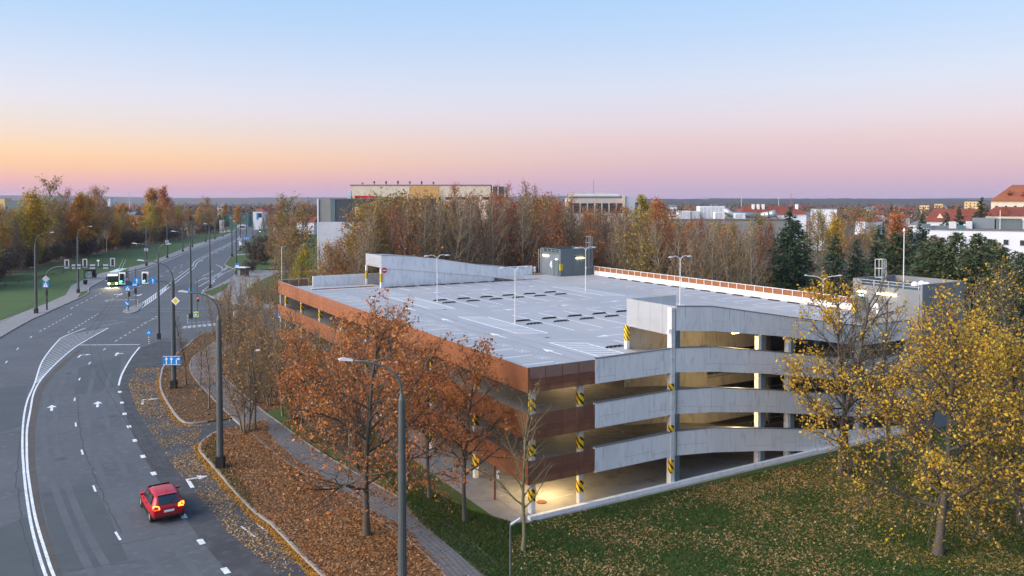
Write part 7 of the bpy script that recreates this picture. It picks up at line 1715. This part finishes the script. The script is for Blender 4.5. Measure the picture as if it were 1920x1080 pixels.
for px, Y, top, mat, lab in ((1390, 900, 366, 'lampgrey', 'thin grey mast before the right hill, left'), (1460, 1000, 361, 'lampgrey', 'thin grey mast before the right hill, middle'), (1483, 1000, 362, 'red_sign', 'thin reddish mast before the right hill'), (243, 900, 360, 'lampgrey', 'thin grey mast above the left wood')):
    bm = MB(); bm.tube([(0, 0, 0), (0, 0, zat(top, Y))], [.5, .25], 5); o = bm.build('radio_mast', M[mat], loc=far(px, Y)); tag(o, lab, 'mast')

# ================================================================== FALLEN LEAVES AND GRASS
def inside(P, X, Y):
    n = len(P); r = np.zeros(len(X), bool); j = n - 1
    for i in range(n):
        xi, yi = P[i]; xj, yj = P[j]
        c = ((yi > Y) != (yj > Y)) & (X < (xj - xi) * (Y - yi) / (yj - yi + 1e-12) + xi); r ^= c; j = i
    return r
def scatter(poly_, n, rg):
    A = np.array(poly_); lo, hi = A.min(0), A.max(0); out = np.zeros((0, 2))
    while len(out) < n:
        p = rg.uniform(lo, hi, (n * 2, 2)); out = np.concatenate([out, p[inside(poly_, p[:, 0], p[:, 1])]])
    return out[:n]
def ground_leaves(name, poly_, n, size, mat, z, seed, clump=0.0):
    rg = np.random.default_rng(seed); P = scatter(poly_, n, rg)
    if clump:
        f = np.sin(P[:, 0] * .55 + 1.3 * np.sin(P[:, 1] * .4)) * np.sin(P[:, 1] * .6 + 1.1 * np.sin(P[:, 0] * .33)) ; P = P[rg.random(len(P)) < np.clip(.55 + f * clump, .06, 1)]
    C = np.concatenate([P, np.full((len(P), 1), z) + rg.uniform(0, .035, (len(P), 1))], 1)
    V, Q = leaf_quads(C, size, rg, 3.0); return tag(link(name, np_mesh(name, V, Q, mat)), kind='stuff')
L_FALL = leaf_mat('fallen_leaf', [(.22, .085, .024), (.32, .135, .035), (.12, .052, .022), (.42, .20, .070), (.085, .042, .020), (.26, .105, .03), (.38, .23, .12), (.10, .050, .022)], .1)
L_PALE = leaf_mat('fallen_leaf_pale', [(.32, .19, .075), (.42, .27, .11), (.24, .14, .05), (.36, .17, .06), (.46, .33, .16)], .1)
litter = smooth_line(gpx(ISL2), 4) + gpx([(880, 1160), (826, 1068), (764, 996), (700, 962), (640, 920), (560, 868), (508, 824)])
sheet('leaf_litter', offset_line(smooth_line(gpx([(388, 834), (390, 858), (425, 900), (490, 965), (560, 1030), (612, 1080), (700, 1130)]), 3), 0) + gpx([(850, 1140), (812, 1068), (750, 1000), (640, 928), (556, 870), (500, 815), (440, 812), (405, 822)]), KZ - .006, M['leafsoil'], 'stuff')
ground_leaves('fallen_leaves', litter, 50000, .17, L_FALL, KZ - .004, 1)
ground_leaves('fallen_leaves', p_isl1 + gpx([(520, 770)]), 15000, .17, L_FALL, KZ - .004, 2)
ground_leaves('fallen_leaves', gpx([(520, 806), (660, 905), (790, 985), (880, 1062), (950, 1120), (975, 1060), (990, 1000), (905, 985), (760, 860), (640, 800), (560, 770)]), 14000, .15, L_FALL, KZ - .004, 3, .6)
ground_leaves('fallen_leaves', gpx([(985, 985), (1620, 845), (1700, 900), (1920, 960), (1920, 1120), (900, 1120), (960, 1010)]), 30000, .135, L_PALE, KZ + .02, 4, .8)
ground_leaves('fallen_leaves', gpx([(1280, 925), (1620, 848), (1700, 900), (1640, 960), (1400, 960)]), 14000, .13, L_PALE, KZ - .005, 9, .4)
ground_leaves('fallen_leaves', gpx([(1560, 880), (1640, 860), (1920, 900), (1920, 1080), (1640, 1060)]), 9000, .14, L_GOLD, KZ - .005, 10, .5)
ground_leaves('fallen_leaves', pc[40:] + [], 10, .1, L_FALL, KZ + .01, 5) if False else None
pl = [p for p in offset_line(pc, 1.5)] + [p for p in offset_line(pc, -1.5)][::-1]
ground_leaves('fallen_leaves', pl, 4200, .13, L_FALL, KZ + .012, 6, .5)
ground_leaves('fallen_leaves', gpx([(300, 690), (296, 720), (300, 745), (330, 790), (378, 800), (372, 840), (405, 885), (470, 965), (600, 1080), (640, 1120), (560, 1110), (430, 1000), (330, 880), (262, 780), (240, 722), (256, 690)]), 15000, .12, L_PALE, .012, 7, .5)
ke = MB()
gut = gpx([(372, 832), (370, 848), (384, 868), (406, 893), (439, 932), (475, 968), (506, 992), (555, 1044), (598, 1086)]); gut2 = gpx([(300, 700), (296, 718), (300, 738), (315, 768), (333, 792), (355, 800), (389, 797)])
for k, g_ in enumerate((gut, gut2)):
    rg = np.random.default_rng(30 + k); R = resample(g_, 2200 if k == 0 else 1000); P = np.array(R) + rg.normal(0, .16, (len(R), 2)); V, Q = leaf_quads(np.concatenate([P, rg.uniform(.02, .06, (len(P), 1))], 1), .15, rg, 2.5); tag(link('fallen_leaves', np_mesh('fallen_leaves', V, Q, L_AMBER)), kind='stuff')
ground_leaves('fallen_leaves', gpx([(455, 560), (520, 528), (560, 530), (560, 560), (520, 569)]), 5000, .2, L_AMBER, KZ + .024, 8, .5)
ground_leaves('fallen_leaves', gpx([(530, 545), (620, 520), (640, 505), (540, 505)]), 4000, .3, L_AMBER, KZ + .024, 11)
# leaves blown against kerbs of the roof deck
for k, ((b0, a0), (b1, a1), n_) in enumerate((((3, 58.5), (11.2, 58.4), 700), ((12, 55.9), (36, 55.9), 900), ((37, 62.5), (40.4, 61.8), 400))):
    rg = np.random.default_rng(50 + k); u = rg.random(n_); P = np.array([list(gw(b0 + (b1 - b0) * t, a0 + (a1 - a0) * t, 9.13)) for t in u]) + rg.normal(0, 1, (n_, 3)) * [.13, .13, .008]; V, Q = leaf_quads(P, .16, rg, 2.5); tag(link('fallen_leaves', np_mesh('fallen_leaves', V, Q, L_RUST)), kind='stuff')
# grass blades near the camera
def grass_blades(poly_, n, z, seed, hgt=.11):
    rg = np.random.default_rng(seed); P = scatter(poly_, n, rg); a = rg.uniform(0, 6.28, n); hh = hgt * rg.uniform(.5, 1.4, n); w = .035
    ca, sa = np.cos(a), np.sin(a); ln = rg.normal(0, .05, (n, 2)); B = np.concatenate([P, np.full((n, 1), z)], 1)
    V = np.stack([B + np.stack([ca * w, sa * w, 0 * a], 1), B - np.stack([ca * w, sa * w, 0 * a], 1), B + np.concatenate([ln, hh[:, None]], 1) - np.stack([ca * .008, sa * .008, 0 * a], 1), B + np.concatenate([ln, hh[:, None]], 1) + np.stack([ca * .008, sa * .008, 0 * a], 1)], 1).reshape(-1, 3)
    return tag(link('grass_blades', np_mesh('grass_blades', V, np.arange(n * 4).reshape(n, 4), L_GRASS)), kind='stuff')
L_GRASS = leaf_mat('grass_blade', [(.028, .075, .012), (.042, .092, .016), (.060, .098, .022), (.085, .085, .028)], .25)
grass_blades(gpx([(985, 985), (1620, 845), (1720, 900), (1920, 960), (1920, 1120), (900, 1120), (960, 1010)]), 130000, KZ - .014, 20, .09)
grass_blades(gpx([(700, 870), (880, 960), (985, 990), (960, 1010), (950, 1120), (880, 1060), (790, 985)]), 24000, KZ - .014, 21)
grass_blades(gpx([(376, 845), (389, 862), (411, 887), (440, 924), (475, 960), (470, 930), (430, 870), (410, 850), (400, 820)]), 3000, KZ - .012, 22, .08)

# ================================================================== HAZE: thin evening air
hz = MB(); hz.b2(-5640, 5940, -170, 5480, -1.6, 62.0)
ho = hz.build('haze', bpy.data.materials.new('haze')); ho['kind'] = 'stuff'
hm = ho.data.materials[0]; hm.use_nodes = True; hm.node_tree.nodes.clear()
pv = hm.node_tree.nodes.new('ShaderNodeVolumePrincipled'); pv.inputs['Color'].default_value = (.86, .84, .96, 1); pv.inputs['Density'].default_value = 0.00007; pv.inputs['Anisotropy'].default_value = 0.2
om = hm.node_tree.nodes.new('ShaderNodeOutputMaterial'); hm.node_tree.links.new(pv.outputs[0], om.inputs['Volume'])
